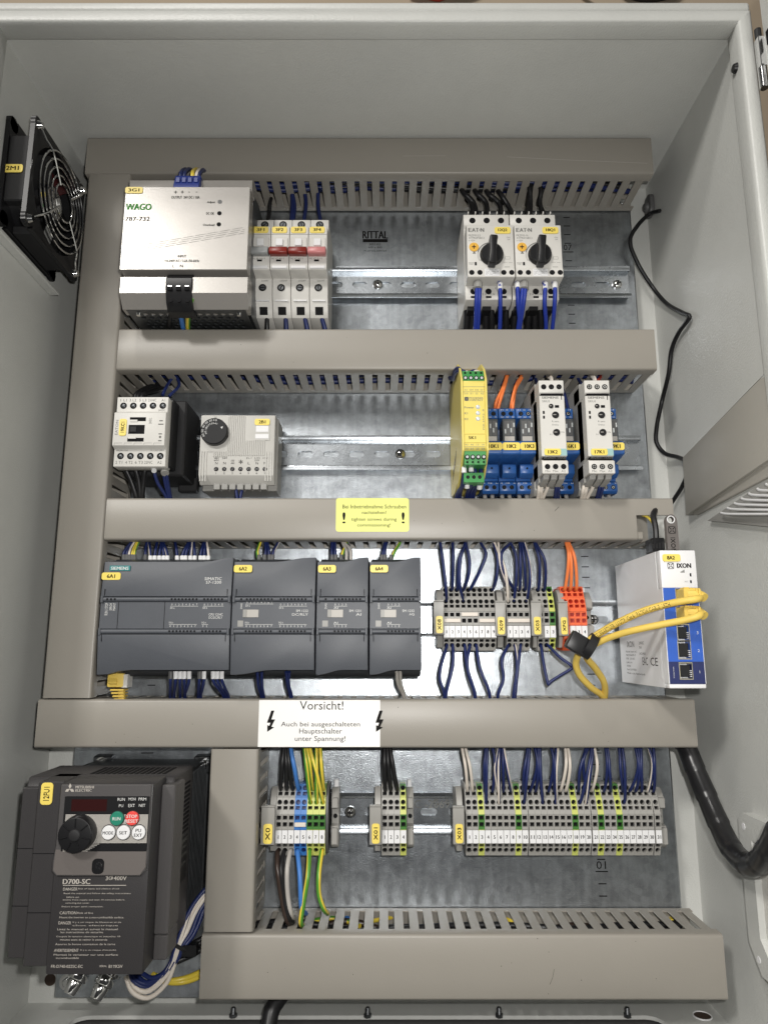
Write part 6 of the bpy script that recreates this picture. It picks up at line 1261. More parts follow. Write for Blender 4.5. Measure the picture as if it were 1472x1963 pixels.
 ('navy',1.3,'dark blue wire 4 of thirteen from the left on top of module 6A1','wires at the dark grey controller row',[(-198.6,36,399.6),(-198.6,44,387.6),(-196.1,50,381.2),(-194.6,52,373.7),(-194.4,52,369.9)]),
 ('stripe',1.3,'blue and white wire 5 of thirteen from the left on top of module 6A1','wires at the dark grey controller row',[(-198.1,36,399.6),(-198.1,44,387.6),(-194.1,50,381.2),(-191.2,52,373.7),(-191.0,52,369.9)]),
 ('navy',1.3,'dark blue wire 6 of thirteen from the left on top of module 6A1','wires at the dark grey controller row',[(-187.5,36,399.6),(-187.5,44,387.6),(-184.6,50,381.2),(-182.8,52,373.7),(-182.5,52,369.9)]),
 ('navy',1.3,'dark blue wire 7 of thirteen from the left on top of module 6A1','wires at the dark grey controller row',[(-175.2,36,399.6),(-175.2,44,387.6),(-176.3,50,381.2),(-178.4,52,373.7),(-178.2,52,369.9)]),
 ('navy',1.3,'dark blue wire 8 of thirteen from the left on top of module 6A1','wires at the dark grey controller row',[(-174.1,36,399.6),(-174.1,44,387.6),(-174.2,50,381.2),(-175.3,52,373.7),(-175.1,52,369.9)]),
 ('stripe',1.3,'blue and white wire 9 of thirteen from the left on top of module 6A1','wires at the dark grey controller row',[(-172.4,36,399.6),(-172.4,44,387.6),(-171.2,50,381.2),(-171.0,52,373.7),(-170.8,52,369.9)]),
 ('navy',1.3,'dark blue wire 10 of thirteen from the left on top of module 6A1','wires at the dark grey controller row',[(-170.8,36,399.6),(-170.8,44,387.6),(-168.5,50,381.2),(-167.2,52,373.7),(-167.0,52,369.9)]),
 ('navy',1.3,'dark blue wire 11 of thirteen from the left on top of module 6A1','wires at the dark grey controller row',[(-161.8,36,399.6),(-161.8,44,387.6),(-161.5,50,381.2),(-162.1,52,373.7),(-161.9,52,369.9)]),
 ('navy',1.3,'dark blue wire 12 of thirteen from the left on top of module 6A1','wires at the dark grey controller row',[(-160.2,36,399.6),(-160.2,44,387.6),(-159.0,50,381.2),(-158.8,52,373.7),(-158.7,52,369.9)]),
 ('stripe',1.3,'blue and white wire 13 of thirteen from the left on top of module 6A1','wires at the dark grey controller row',[(-159.0,36,399.6),(-159.0,44,387.6),(-156.6,50,381.2),(-155.1,52,373.7),(-154.9,52,369.9)]),
 ('navy',1.3,'dark blue wire,number 1 from the duct corner above module 6A1','wires at the dark grey controller row',[(-226.5,36,399.6),(-226.5,44,387.6),(-229.7,46,382.3),(-231.6,48,376.5),(-231.2,48,370.9)]),
 ('navy',1.3,'dark blue wire,number 2 from the duct corner above module 6A1','wires at the dark grey controller row',[(-225.4,36,399.6),(-225.4,44,387.6),(-227.7,46,382.3),(-228.8,48,376.5),(-228.4,48,370.9)]),
 ('stripe',1.3,'blue and white wire,number 3 from the duct corner above module 6A1','wires at the dark grey controller row',[(-223.7,36,399.6),(-223.7,44,387.6),(-225.8,46,382.3),(-226.6,48,376.5),(-226.2,48,370.9)]),
 ('gy',1.3,'dull green and yellow wire,number 4 from the duct corner above module 6A1','wires at the dark grey controller row',[(-221.5,36,399.6),(-221.5,44,387.6),(-223.3,46,382.3),(-223.8,48,376.5),(-223.5,48,370.9)]),
 ('gy',1.3,'dull green and yellow wire,number 5 from the duct corner above module 6A1','wires at the dark grey controller row',[(-220.4,36,399.6),(-220.4,44,387.6),(-221.8,46,382.3),(-222.0,48,376.5),(-221.6,48,370.9)]),
 ('stripe',1.3,'blue and white wire,number 6 from the duct corner above module 6A1','wires at the dark grey controller row',[(-212.6,36,399.6),(-212.6,44,387.6),(-213.0,46,382.3),(-212.2,48,376.5),(-211.9,48,370.9)]),
 ('navy',1.3,'dark blue wire 1 of ten from the left under module 6A1','wires at the dark grey controller row',[(-178.7,66,274.0),(-178.4,66,267.4),(-180.4,58,259.9),(-183.6,46,252.6),(-183.6,38,240.6)]),
 ('navy',1.3,'dark blue wire 2 of ten from the left under module 6A1','wires at the dark grey controller row',[(-174.5,66,274.0),(-174.1,66,267.4),(-176.7,58,259.9),(-180.4,46,252.6),(-180.4,38,240.6)]),
 ('navy',1.3,'dark blue wire 3 of ten from the left under module 6A1','wires at the dark grey controller row',[(-170.8,66,274.0),(-170.5,66,267.4),(-172.2,58,259.9),(-175.1,46,252.6),(-175.1,38,240.6)]),
 ('navy',1.3,'dark blue wire 4 of ten from the left under module 6A1','wires at the dark grey controller row',[(-167.3,66,274.0),(-166.9,66,267.4),(-168.3,58,259.9),(-170.8,46,252.6),(-170.8,38,240.6)]),
 ('navy',1.3,'dark blue wire 5 of ten from the left under module 6A1','wires at the dark grey controller row',[(-163.1,66,274.0),(-162.8,66,267.4),(-166.5,58,259.9),(-171.3,46,252.6),(-171.3,38,240.6)]),
 ('navy',1.3,'dark blue wire 6 of ten from the left under module 6A1','wires at the dark grey controller row',[(-154.5,66,274.0),(-154.2,66,267.4),(-156.4,58,259.9),(-159.6,46,252.6),(-159.6,38,240.6)]),
 ('navy',1.3,'dark blue wire 7 of ten from the left under module 6A1','wires at the dark grey controller row',[(-150.7,66,274.0),(-150.3,66,267.4),(-153.4,58,259.9),(-157.5,46,252.6),(-157.5,38,240.6)]),
 ('navy',1.3,'dark blue wire 8 of ten from the left under module 6A1','wires at the dark grey controller row',[(-143.1,66,274.0),(-142.8,66,267.4),(-139.9,58,259.9),(-137.7,46,252.6),(-137.7,38,240.6)]),
 ('navy',1.3,'dark blue wire 9 of ten from the left under module 6A1','wires at the dark grey controller row',[(-139.6,66,274.0),(-139.3,66,267.4),(-137.1,58,259.9),(-135.6,46,252.6),(-135.6,38,240.6)]),
 ('navy',1.3,'dark blue wire 10 of ten from the left under module 6A1','wires at the dark grey controller row',[(-135.8,66,274.0),(-135.5,66,267.4),(-134.1,58,259.9),(-133.5,46,252.6),(-133.5,38,240.6)]),
 ('gy',1.4,'green and yellow wire above module 6A2','wires at the dark grey controller row',[(-111.1,36,399.1),(-111.1,44,387.1),(-112.8,48,377.6),(-110.6,50,370.1)]),
 ('navy',1.4,'dark blue wire above module 6A2','wires at the dark grey controller row',[(-106.6,36,399.6),(-106.6,44,387.6),(-105.3,48,378.7),(-105.6,50,370.1)]),
 ('stripe',1.4,'blue and white wire above module 6A2','wires at the dark grey controller row',[(-104.9,36,399.6),(-104.9,44,387.6),(-102.4,48,378.7),(-101.2,50,370.1)]),
 ('stripe',1.4,'blue and white wire right of its pair above module 6A2','wires at the dark grey controller row',[(-95.1,36,398.6),(-95.1,44,386.6),(-98.2,48,378.7),(-98.7,50,370.1)]),
 ('navy',1.4,'dark blue wire leftmost above module 6A3','wires at the dark grey controller row',[(-46.6,36,400.2),(-46.6,44,388.2),(-46.5,48,378.7),(-45.9,50,370.1)]),
 ('navy',1.4,'dark blue wire second above module 6A3','wires at the dark grey controller row',[(-44.4,36,400.2),(-44.4,44,388.2),(-43.6,48,378.7),(-42.6,50,370.1)]),
 ('gy',1.4,'green and yellow wire above module 6A3','wires at the dark grey controller row',[(-33.7,36,398.0),(-33.7,44,386.0),(-36.2,48,378.7),(-37.9,50,370.1)]),
 ('greyw',1.4,'grey wire left of two above module 6A3','wires at the dark grey controller row',[(-37.7,36,400.2),(-37.7,44,388.2),(-33.5,48,378.7),(-33.3,50,369.6)]),
 ('greyw',1.4,'grey wire right of two above module 6A3','wires at the dark grey controller row',[(-36.6,36,400.2),(-36.6,44,388.2),(-29.9,48,379.8),(-29.4,50,370.1)]),
 ('navy',1.4,'dark blue wire above module 6A4','wires at the dark grey controller row',[(1.4,36,400.2),(1.4,44,388.2),(-0.8,48,378.7),(-1.9,50,370.1)]),
 ('stripe',1.4,'blue and white wire above module 6A4','wires at the dark grey controller row',[(2.5,36,400.2),(2.5,44,388.2),(0.8,48,378.7),(0.8,50,370.1)]),
 ('gy',1.4,'green and yellow wire above module 6A4','wires at the dark grey controller row',[(14.8,36,399.6),(14.8,44,387.6),(9.7,48,378.7),(6.3,50,370.1)]),
 ('navy',1.4,'dark blue wire left of its pair below module 6A2','wires at the dark grey controller row',[(-106.1,66,274.0),(-106.1,58,262.0),(-105.2,46,252.6),(-105.2,38,240.6)]),
 ('navy',1.4,'dark blue wire right of its pair below module 6A2','wires at the dark grey controller row',[(-102.5,66,274.0),(-103.1,58,262.0),(-103.4,46,252.6),(-103.4,38,240.6)]),
 ('navy',1.4,'dark blue wire alone below the right end of module 6A2','wires at the dark grey controller row',[(-81.9,66,274.0),(-81.7,58,264.0),(-80.3,46,252.6),(-80.3,38,240.6)]),
 ('navy',1.4,'dark blue wire crossing behind below the right end of module 6A2','wires at the dark grey controller row',[(-79.3,66,274.0),(-80.6,58,264.0),(-79.3,46,252.6),(-79.3,38,240.6)]),
 ('greyw',1.4,'grey wire left of two below module 6A4','wires at the dark grey controller row',[(10.6,66,274.0),(11.8,58,264.0),(16.8,46,252.6),(16.8,38,240.6)]),
 ('greyw',1.4,'grey wire right of two below module 6A4','wires at the dark grey controller row',[(13.5,66,274.0),(14.4,58,264.0),(17.9,46,252.6),(17.9,38,240.6)]),
 ('black',2.0,'black wire entering the top of breaker 3F1','wires in the top device row',[(-115.3,24,745.3),(-115.3,30,735.3),(-115.8,28,729.0),(-116.3,34,713.6)]),
 ('navy',2.0,'dark blue wire entering the top of breaker 3F2','wires in the top device row',[(-96.0,24,773.6),(-96.0,30,763.6),(-93.2,28,743.1),(-92.5,34,713.6)]),
 ('navy',2.0,'dark blue wire right of its pair at top of breaker 3F2','wires in the top device row',[(-97.1,24,773.6),(-97.1,30,763.6),(-90.9,28,736.7),(-90.8,34,713.6)]),
 ('navy',2.0,'dark blue wire entering the top of breaker 3F3','wires in the top device row',[(-83.8,24,773.6),(-83.8,30,763.6),(-79.3,28,740.5),(-80.0,34,713.6)]),
 ('navy',2.0,'dark blue wire entering the top of breaker 3F4','wires in the top device row',[(-66.8,24,758.1),(-66.8,30,748.1),(-66.7,28,734.1),(-63.5,34,713.6)]),
 ('black',2.2,'black wire leaving the bottom of breaker 3F1','wires in the top device row',[(-111.8,36,618.4),(-111.8,46,614.4),(-111.5,46,602.7),(-111.5,42,591.8),(-111.5,34,579.8)]),
 ('navy',2.2,'dark blue wire leaving the bottom of breaker 3F2','wires in the top device row',[(-94.2,36,617.2),(-94.2,46,613.2),(-93.6,46,602.7),(-93.1,42,591.8),(-93.1,34,579.8)]),
 ('navy',2.2,'dark blue wire leaving the bottom of breaker 3F3','wires in the top device row',[(-77.0,36,617.2),(-77.0,46,613.2),(-75.2,46,602.7),(-72.9,42,591.8),(-72.9,34,579.8)]),
 ('navy',2.2,'dark blue wire leaving the bottom of breaker 3F4','wires in the top device row',[(-61.0,36,617.2),(-61.0,46,613.2),(-59.0,46,602.7),(-55.9,42,591.8),(-55.9,34,579.8)]),
 ('black',2.3,'black mains wire under the power supply','wires in the top device row',[(-185.0,89,597.8),(-185.0,97,595.8),(-189.5,88,591.5),(-200.8,55,586.2),(-200.8,45,580.2)]),
 ('ltblue',2.3,'light blue neutral wire under the power supply','wires in the top device row',[(-177.3,89,597.8),(-177.3,97,595.8),(-181.0,88,589.5),(-187.7,55,586.2),(-187.7,45,580.2)]),
 ('gy',2.3,'green and yellow earth wire under the power supply','wires in the top device row',[(-169.6,89,597.4),(-169.6,97,595.4),(-173.9,88,589.5),(-183.3,55,586.2),(-183.3,45,580.2)]),
 ('navy',1.9,'dark blue wire 1 from the left arching out of the blue connector','wires in the top device row',[(-187.5,90,715.8),(-187.5,92,721.8),(-188.5,84,732.7),(-190.7,62,749.5),(-190.7,42,753.5)]),
 ('navy',1.9,'dark blue wire 2 from the left arching out of the blue connector','wires in the top device row',[(-183.9,90,715.8),(-183.9,92,721.8),(-184.8,84,732.4),(-186.9,62,749.8),(-186.9,42,753.8)]),
 ('yellow',1.9,'yellow wire 3 from the left arching out of the blue connector','wires in the top device row',[(-176.6,90,716.3),(-176.6,92,722.3),(-178.3,84,732.4),(-180.1,62,749.8),(-180.1,42,753.8)]),
 ('white',1.9,'white wire 4 from the left arching out of the blue connector','wires in the top device row',[(-172.5,90,716.3),(-172.5,92,722.3),(-173.6,84,732.1),(-177.7,62,749.5),(-177.7,42,753.5)]),
 ('navy',1.9,'dark blue wire 5 from the left arching out of the blue connector','wires in the top device row',[(-170.6,90,715.8),(-170.6,92,721.8),(-171.3,84,731.4),(-174.3,62,749.1),(-174.3,42,753.1)]),
 ('black',2.5,'black wire 1 from the left curving down behind the two rotary switches','wires in the top device row',[(76.9,32,752.2),(79.9,40,740.2),(86.2,36,734.8),(89.4,40,715.7)]),
 ('black',2.5,'black wire 2 from the left curving down behind the two rotary switches','wires in the top device row',[(78.2,32,751.2),(81.2,40,739.2),(89.4,36,732.7),(92.2,40,715.7)]),
 ('black',2.5,'black wire 3 from the left curving down behind the two rotary switches','wires in the top device row',[(90.2,32,751.7),(93.2,40,739.7),(101.4,36,733.7),(103.1,40,715.7)]),
 ('black',2.5,'black wire 4 from the left curving down behind the two rotary switches','wires in the top device row',[(102.2,32,750.7),(105.2,40,738.7),(114.8,36,732.7),(116.9,40,715.7)]),
 ('black',2.5,'black wire 5 from the left curving down behind the two rotary switches','wires in the top device row',[(114.1,32,750.1),(117.1,40,738.1),(124.0,36,729.6),(127.8,40,715.7)]),
 ('black',2.5,'black wire 6 from the left curving down behind the two rotary switches','wires in the top device row',[(144.1,32,763.5),(147.1,40,751.5),(145.4,36,735.8),(141.6,40,715.7)]),
 ('black',2.5,'black wire 7 from the left curving down behind the two rotary switches','wires in the top device row',[(142.1,32,760.4),(145.1,40,748.4),(146.7,36,733.7),(144.8,40,715.7)]),
 ('black',2.5,'black wire 8 from the left curving down behind the two rotary switches','wires in the top device row',[(154.0,32,756.3),(157.0,40,744.3),(156.0,36,732.7),(158.5,40,715.7)]),
 ('bluew',1.9,'bright blue wire 1 from the left hanging from the two rotary switches','wires in the top device row',[(84.6,74,625.3),(84.6,80,617.3),(84.4,76,604.9),(85.7,52,587.4),(85.7,36,575.4)]),
 ('bluew',1.9,'bright blue wire 2 from the left hanging from the two rotary switches','wires in the top device row',[(87.1,74,625.3),(87.1,80,617.3),(86.9,76,604.9),(88.3,52,587.4),(88.3,36,575.4)]),
 ('bluew',1.9,'bright blue wire 3 from the left hanging from the two rotary switches','wires in the top device row',[(105.6,74,625.3),(105.6,80,617.3),(106.2,76,604.9),(108.9,52,587.4),(108.9,36,575.4)]),
 ('bluew',1.9,'bright blue wire 4 from the left hanging from the two rotary switches','wires in the top device row',[(121.5,74,625.3),(121.5,80,617.3),(122.2,76,604.9),(127.8,52,587.4),(127.8,36,575.4)]),
 ('bluew',1.9,'bright blue wire 5 from the left hanging from the two rotary switches','wires in the top device row',[(126.1,74,625.3),(126.1,80,617.3),(125.2,76,604.9),(126.0,52,587.4),(126.0,36,575.4)]),
 ('bluew',1.9,'bright blue wire 6 from the left hanging from the two rotary switches','wires in the top device row',[(128.7,74,625.3),(128.7,80,617.3),(127.7,76,604.9),(127.3,52,587.4),(127.3,36,575.4)]),
 ('bluew',1.9,'bright blue wire 7 from the left hanging from the two rotary switches','wires in the top device row',[(146.7,74,625.3),(146.7,80,617.3),(146.6,76,604.9),(152.5,52,587.4),(152.5,36,575.4)]),
 ('bluew',1.9,'bright blue wire 8 from the left hanging from the two rotary switches','wires in the top device row',[(155.5,74,625.3),(155.5,80,617.3),(155.9,76,604.9),(158.2,52,587.4),(158.2,36,575.4)]),
 ('black',3.2,'thick black wire 1 from the left under the rotary switches','wires in the top device row',[(78.9,46,625.5),(78.9,52,615.5),(79.4,36,595.0),(79.4,26,583.0)]),
 ('black',3.2,'thick black wire 2 from the left under the rotary switches','wires in the top device row',[(84.2,46,625.5),(84.2,52,615.5),(84.8,36,595.0),(84.8,26,583.0)]),
 ('black',3.2,'thick black wire 3 from the left under the rotary switches','wires in the top device row',[(96.0,46,625.5),(96.0,52,615.5),(98.1,36,595.0),(98.1,26,583.0)]),
 ('black',3.2,'thick black wire 4 from the left under the rotary switches','wires in the top device row',[(101.2,46,625.5),(101.2,52,615.5),(103.9,36,595.0),(103.9,26,583.0)]),
 ('black',3.2,'thick black wire 5 from the left under the rotary switches','wires in the top device row',[(114.8,46,625.5),(114.8,52,615.5),(117.7,36,595.0),(117.7,26,583.0)]),
 ('black',3.2,'thick black wire 6 from the left under the rotary switches','wires in the top device row',[(124.4,46,625.5),(124.4,52,615.5),(124.8,36,595.0),(124.8,26,583.0)]),
 ('black',3.2,'thick black wire 7 from the left under the rotary switches','wires in the top device row',[(137.6,46,625.5),(137.6,52,615.5),(138.2,36,595.0),(138.2,26,583.0)]),
 ('black',3.2,'thick black wire 8 from the left under the rotary switches','wires in the top device row',[(141.9,46,625.5),(141.9,52,615.5),(145.3,36,595.0),(145.3,26,583.0)]),
 ('black',3.2,'thick black wire 9 from the left under the rotary switches','wires in the top device row',[(147.6,46,625.5),(147.6,52,615.5),(151.5,36,595.0),(151.5,26,583.0)]),
 ('black',3.2,'thick black wire 10 from the left under the rotary switches','wires in the top device row',[(155.9,46,625.5),(155.9,52,615.5),(154.2,36,595.0),(154.2,26,583.0)]),
 ('navy',1.5,'dark blue wire left of two rising from contactor coil','wires in the relay row',[(-205.0,50,524.2),(-204.1,40,538.7),(-199.3,36,550.5),(-199.3,28,558.5)]),
 ('navy',1.5,'dark blue wire right of two rising from contactor coil','wires in the relay row',[(-200.3,46,524.4),(-193.8,38,539.4),(-199.3,36,550.5),(-199.3,28,558.5)]),
 ('black',2.3,'black wire 1 fanning out above the contactor','wires in the relay row',[(-233.5,40,521.9),(-233.5,40,527.9),(-227.9,30,538.7),(-221.1,20,546.4),(-215.1,10,556.4)]),
 ('black',2.3,'black wire 2 fanning out above the contactor','wires in the relay row',[(-231.1,40,521.2),(-231.1,40,527.2),(-225.3,30,536.7),(-219.7,20,544.0),(-213.7,10,554.0)]),
 ('black',2.3,'black wire 3 fanning out above the contactor','wires in the relay row',[(-227.5,40,521.2),(-227.5,40,527.2),(-222.7,30,534.8),(-217.7,20,541.2),(-211.7,10,551.2)]),
 ('black',2.4,'black wire 1 of three below the contactor','wires in the relay row',[(-232.9,52,462.2),(-232.9,56,454.2),(-228.4,52,442.8),(-224.2,46,427.6),(-224.2,38,415.6)]),
 ('black',2.4,'black wire 2 of three below the contactor','wires in the relay row',[(-223.7,52,462.2),(-223.7,56,454.2),(-221.4,52,442.8),(-220.7,46,427.6),(-220.7,38,415.6)]),
 ('black',2.4,'black wire 3 of three below the contactor','wires in the relay row',[(-214.5,52,461.6),(-214.5,56,453.6),(-216.8,52,442.8),(-219.0,46,427.6),(-219.0,38,415.6)]),
 ('navy',1.6,'dark blue wire 1 of three below the contactor','wires in the relay row',[(-203.6,62,457.8),(-203.6,66,449.8),(-201.4,60,438.5),(-195.8,50,426.7),(-195.8,42,414.7)]),
 ('navy',1.6,'dark blue wire 2 of three below the contactor','wires in the relay row',[(-194.4,62,455.5),(-194.4,66,447.5),(-194.6,60,438.5),(-193.5,50,426.7),(-193.5,42,414.7)]),
 ('navy',1.6,'dark blue wire 3 of three below the contactor','wires in the relay row',[(-192.4,62,455.5),(-192.4,66,447.5),(-192.5,60,438.5),(-192.1,50,426.7),(-192.1,42,414.7)]),
 ('navy',1.5,'dark blue wire on the left below the thermostat','wires in the relay row',[(-138.5,26,451.0),(-138.5,30,445.0),(-136.8,34,437.4),(-135.2,36,429.7),(-135.2,28,417.7)]),
 ('navy',1.5,'dark blue wire on the right below the thermostat','wires in the relay row',[(-131.6,26,451.0),(-131.6,30,445.0),(-131.4,34,437.4),(-132.2,36,429.7),(-132.2,28,417.7)]),
 ('navy',1.6,'dark blue wire loop 1 on top of the yellow safety relay','wires in the relay row',[(68.6,90,521.2),(68.6,94,527.2),(65.5,92,533.0),(63.3,80,536.6),(63.3,60,537.1),(61.3,46,543.1)]),
 ('navy',1.6,'dark blue wire loop 2 on top of the yellow safety relay','wires in the relay row',[(71.7,90,521.9),(71.7,94,527.9),(66.1,92,531.0),(63.5,80,533.2),(63.9,60,535.7),(61.9,46,541.7)]),
 ('navy',1.6,'dark blue wire loop 3 on top of the yellow safety relay','wires in the relay row',[(74.5,90,520.9),(74.5,94,526.9),(77.3,92,530.7),(81.3,90,530.8),(83.4,90,527.5),(83.4,86,521.5)]),
 ('stripe',1.6,'dark blue wire loop 4 on top of the yellow safety relay','wires in the relay row',[(76.3,90,520.5),(76.3,94,526.5),(79.2,92,530.3),(82.6,90,530.5),(85.0,90,527.2),(85.0,86,521.2)]),
 ('navy',1.8,'dark blue wire 1 from the left under the yellow safety relay','wires in the relay row',[(68.1,85,447.7),(68.1,90,440.7),(67.7,84,433.3),(67.3,60,427.3),(67.3,44,413.3)]),
 ('navy',1.8,'dark blue wire 2 from the left under the yellow safety relay','wires in the relay row',[(74.2,85,447.7),(74.2,90,440.7),(75.0,84,433.3),(73.7,60,427.3),(73.7,44,413.3)]),
 ('navy',1.8,'dark blue wire 3 from the left under the yellow safety relay','wires in the relay row',[(77.5,85,447.0),(77.5,90,440.0),(78.5,84,434.6),(76.9,60,427.3),(76.9,44,413.3)]),
 ('navy',1.8,'dark blue wire 4 from the left under the yellow safety relay','wires in the relay row',[(82.4,85,446.4),(82.4,90,439.4),(81.5,84,433.3),(79.4,60,427.3),(79.4,44,413.3)]),
 ('navy',1.8,'dark blue wire 5 from the left under the yellow safety relay','wires in the relay row',[(68.7,85,446.4),(68.7,90,439.4),(68.1,84,432.1),(64.7,60,426.6),(64.7,44,412.6)]),
 ('orangew',1.5,'orange wire 1 from the left above the blue relays','wires in the relay row',[(116.5,32,561.4),(116.5,40,549.4),(110.9,44,532.8),(103.4,50,516.5),(103.4,45,512.5)]),
 ('orangew',1.5,'orange wire 2 from the left above the blue relays','wires in the relay row',[(117.1,32,561.4),(117.1,40,549.4),(112.5,44,532.8),(105.6,50,512.0),(105.6,45,508.0)]),
 ('orangew',1.5,'orange wire 3 from the left above the blue relays','wires in the relay row',[(130.3,32,559.6),(130.3,40,547.6),(124.5,44,537.8),(118.0,50,516.5),(118.0,45,512.5)]),
 ('orangew',1.5,'orange wire 4 from the left above the blue relays','wires in the relay row',[(131.4,32,559.6),(131.4,40,547.6),(123.6,44,532.8),(118.8,50,511.6),(118.8,45,507.6)]),
 ('white',1.6,'white wire 1 from the left under monitoring relay 13K2','wires in the relay row',[(135.5,68,441.0),(135.5,72,435.0),(135.4,70,429.3),(136.5,60,424.6),(136.5,46,412.6)]),
 ('white',1.6,'white wire 2 from the left under monitoring relay 13K2','wires in the relay row',[(137.8,68,441.0),(137.8,72,435.0),(137.6,70,429.3),(139.2,60,424.6),(139.2,46,412.6)]),
 ('white',1.6,'white wire 3 from the left under monitoring relay 13K2','wires in the relay row',[(144.7,68,445.6),(144.7,72,439.6),(142.9,70,431.6),(141.1,60,424.6),(141.1,46,412.6)]),
 ('navy',1.6,'dark blue wire 4 from the left under monitoring relay 13K2','wires in the relay row',[(150.8,68,441.7),(150.8,72,435.7),(150.2,70,429.3),(151.6,60,424.6),(151.6,46,412.6)]),
 ('navy',1.6,'dark blue wire 5 from the left under monitoring relay 13K2','wires in the relay row',[(153.0,68,441.7),(153.0,72,435.7),(152.5,70,429.3),(154.3,60,424.6),(154.3,46,412.6)]),
 ('white',1.6,'white wire 1 from the left under monitoring relay 17K1','wires in the relay row',[(175.0,68,441.7),(175.0,72,435.7),(174.0,70,429.3),(175.0,60,424.6),(175.0,46,412.6)]),
 ('white',1.6,'white wire 2 from the left under monitoring relay 17K1','wires in the relay row',[(177.2,68,441.7),(177.2,72,435.7),(176.6,70,429.3),(177.7,60,424.6),(177.7,46,412.6)]),
 ('white',1.6,'white wire 3 from the left under monitoring relay 17K1','wires in the relay row',[(184.1,68,445.6),(184.1,72,439.6),(182.4,70,431.6),(180.3,60,424.6),(180.3,46,412.6)]),
 ('stripe',1.6,'blue and white wire 4 from the left under monitoring relay 17K1','wires in the relay row',[(189.1,68,441.7),(189.1,72,435.7),(187.8,70,429.3),(188.6,60,424.6),(188.6,46,412.6)]),
 ('navy',1.6,'dark blue wire 5 from the left under monitoring relay 17K1','wires in the relay row',[(191.7,68,441.7),(191.7,72,435.7),(190.4,70,429.3),(191.3,60,424.6),(191.3,46,412.6)]),
 ('greyw',1.5,'pale wire entering the top of relay 13K2,left of two','wires in the relay row',[(154.2,34,558.0),(154.2,42,546.0),(151.7,66,532.3),(151.7,66,527.3)]),
 ('white',1.5,'pale wire entering the top of relay 13K2,right of two','wires in the relay row',[(156.7,34,559.8),(156.7,42,547.8),(152.1,66,532.3),(152.1,66,527.3)]),
 ('greyw',1.5,'pale wire entering the top of relay 17K1,left of two','wires in the relay row',[(193.7,34,559.8),(193.7,42,547.8),(190.7,66,532.3),(190.7,66,527.3)]),
 ('white',1.5,'pale wire entering the top of relay 17K1,right of two','wires in the relay row',[(196.9,34,559.8),(196.9,42,547.8),(191.5,66,532.3),(191.5,66,527.3)]),
 ('navy',1.5,'dark blue wire rising to the duct between the two monitoring relays','wires in the relay row',[(171.2,30,538.4),(171.2,38,526.4),(171.4,42,518.2),(170.1,50,509.6)]),
 ('navy',1.5,'dark blue wire rising to the duct left of monitoring relay 17K1','wires in the relay row',[(182.7,30,560.5),(182.7,38,548.5),(184.5,42,541.0),(184.4,50,534.5)]),
 ('navy',1.5,'dark blue wire rising to the duct left of monitoring relay 13K2','wires in the relay row',[(143.1,30,560.5),(143.1,38,548.5),(143.6,42,541.0),(143.2,50,534.9)]),
 ('redw',1.5,'dark red wire rising to the duct behind monitoring relay 17K1','wires in the relay row',[(208.7,30,562.2),(208.7,38,550.2),(204.4,42,545.2),(199.7,50,539.1)]),
 ('navy',1.8,'dark blue wire 1 from the left in the bundle sweeping under the inverter','wires beside the inverter',[(-137.0,44,107.1),(-145.0,52,101.1),(-152.7,56,91.5),(-157.9,60,81.1),(-162.7,64,64.3),(-168.6,64,48.3),(-179.0,64,39.8),(-185.0,64,38.0),(-194.4,60,41.9)]),
 ('white',1.8,'white wire 2 from the left in the bundle sweeping under the inverter','wires beside the inverter',[(-136.9,44,104.6),(-144.9,52,98.6),(-153.5,56,87.6),(-157.6,60,74.3),(-160.7,64,65.3),(-165.2,64,52.0),(-172.2,64,39.8),(-184.6,64,31.4),(-194.2,64,35.6),(-199.6,60,41.0)]),
 ('white',1.8,'white wire 3 from the left in the bundle sweeping under the inverter','wires beside the inverter',[(-136.7,44,101.1),(-144.7,52,95.1),(-151.3,56,85.1),(-156.4,60,71.9),(-159.6,64,64.8),(-163.1,64,52.5),(-169.5,64,37.0),(-182.8,64,27.3),(-194.9,64,31.4),(-202.2,60,41.0)]),
 ('navy',1.8,'dark blue wire 4 from the left in the bundle sweeping under the inverter','wires beside the inverter',[(-136.6,44,97.2),(-144.6,52,91.2),(-149.0,56,82.7),(-152.7,60,71.9),(-157.5,64,64.8),(-161.7,64,55.3),(-169.9,64,45.0),(-181.9,64,37.0),(-192.9,64,39.8),(-197.1,60,43.4)]),
 ('navy',1.8,'dark blue wire 5 from the left in the bundle sweeping under the inverter','wires beside the inverter',[(-136.4,44,93.7),(-144.4,52,87.7),(-147.7,56,77.8),(-151.5,60,69.5),(-155.9,64,64.3),(-160.2,64,56.7),(-167.5,64,47.3),(-180.1,64,41.2),(-190.9,60,43.8)]),
 ('stripe',1.8,'blue and white wire 6 from the left in the bundle sweeping under the inverter','wires beside the inverter',[(-137.0,44,105.6),(-145.0,52,99.6),(-153.6,56,90.0),(-157.3,60,79.2),(-161.2,64,64.8),(-166.7,64,52.0),(-173.9,64,41.2),(-184.8,64,34.7),(-195.5,64,39.8),(-198.7,60,43.4)]),
 ('black',2.4,'black motor wire 1 from the top behind the inverter bundle','wires beside the inverter',[(-137.7,34,66.8),(-147.7,40,60.8),(-155.7,42,57.1),(-164.5,44,51.5),(-168.7,46,49.3)]),
 ('black',2.4,'black motor wire 2 from the top behind the inverter bundle','wires beside the inverter',[(-137.6,34,64.8),(-147.6,40,58.8),(-154.5,42,54.7),(-162.3,44,50.5),(-167.5,46,47.9)]),
 ('black',2.4,'black motor wire 3 from the top behind the inverter bundle','wires beside the inverter',[(-137.3,34,59.4),(-147.3,40,53.4),(-155.3,42,49.3),(-163.2,44,46.6),(-168.4,46,45.0)]),
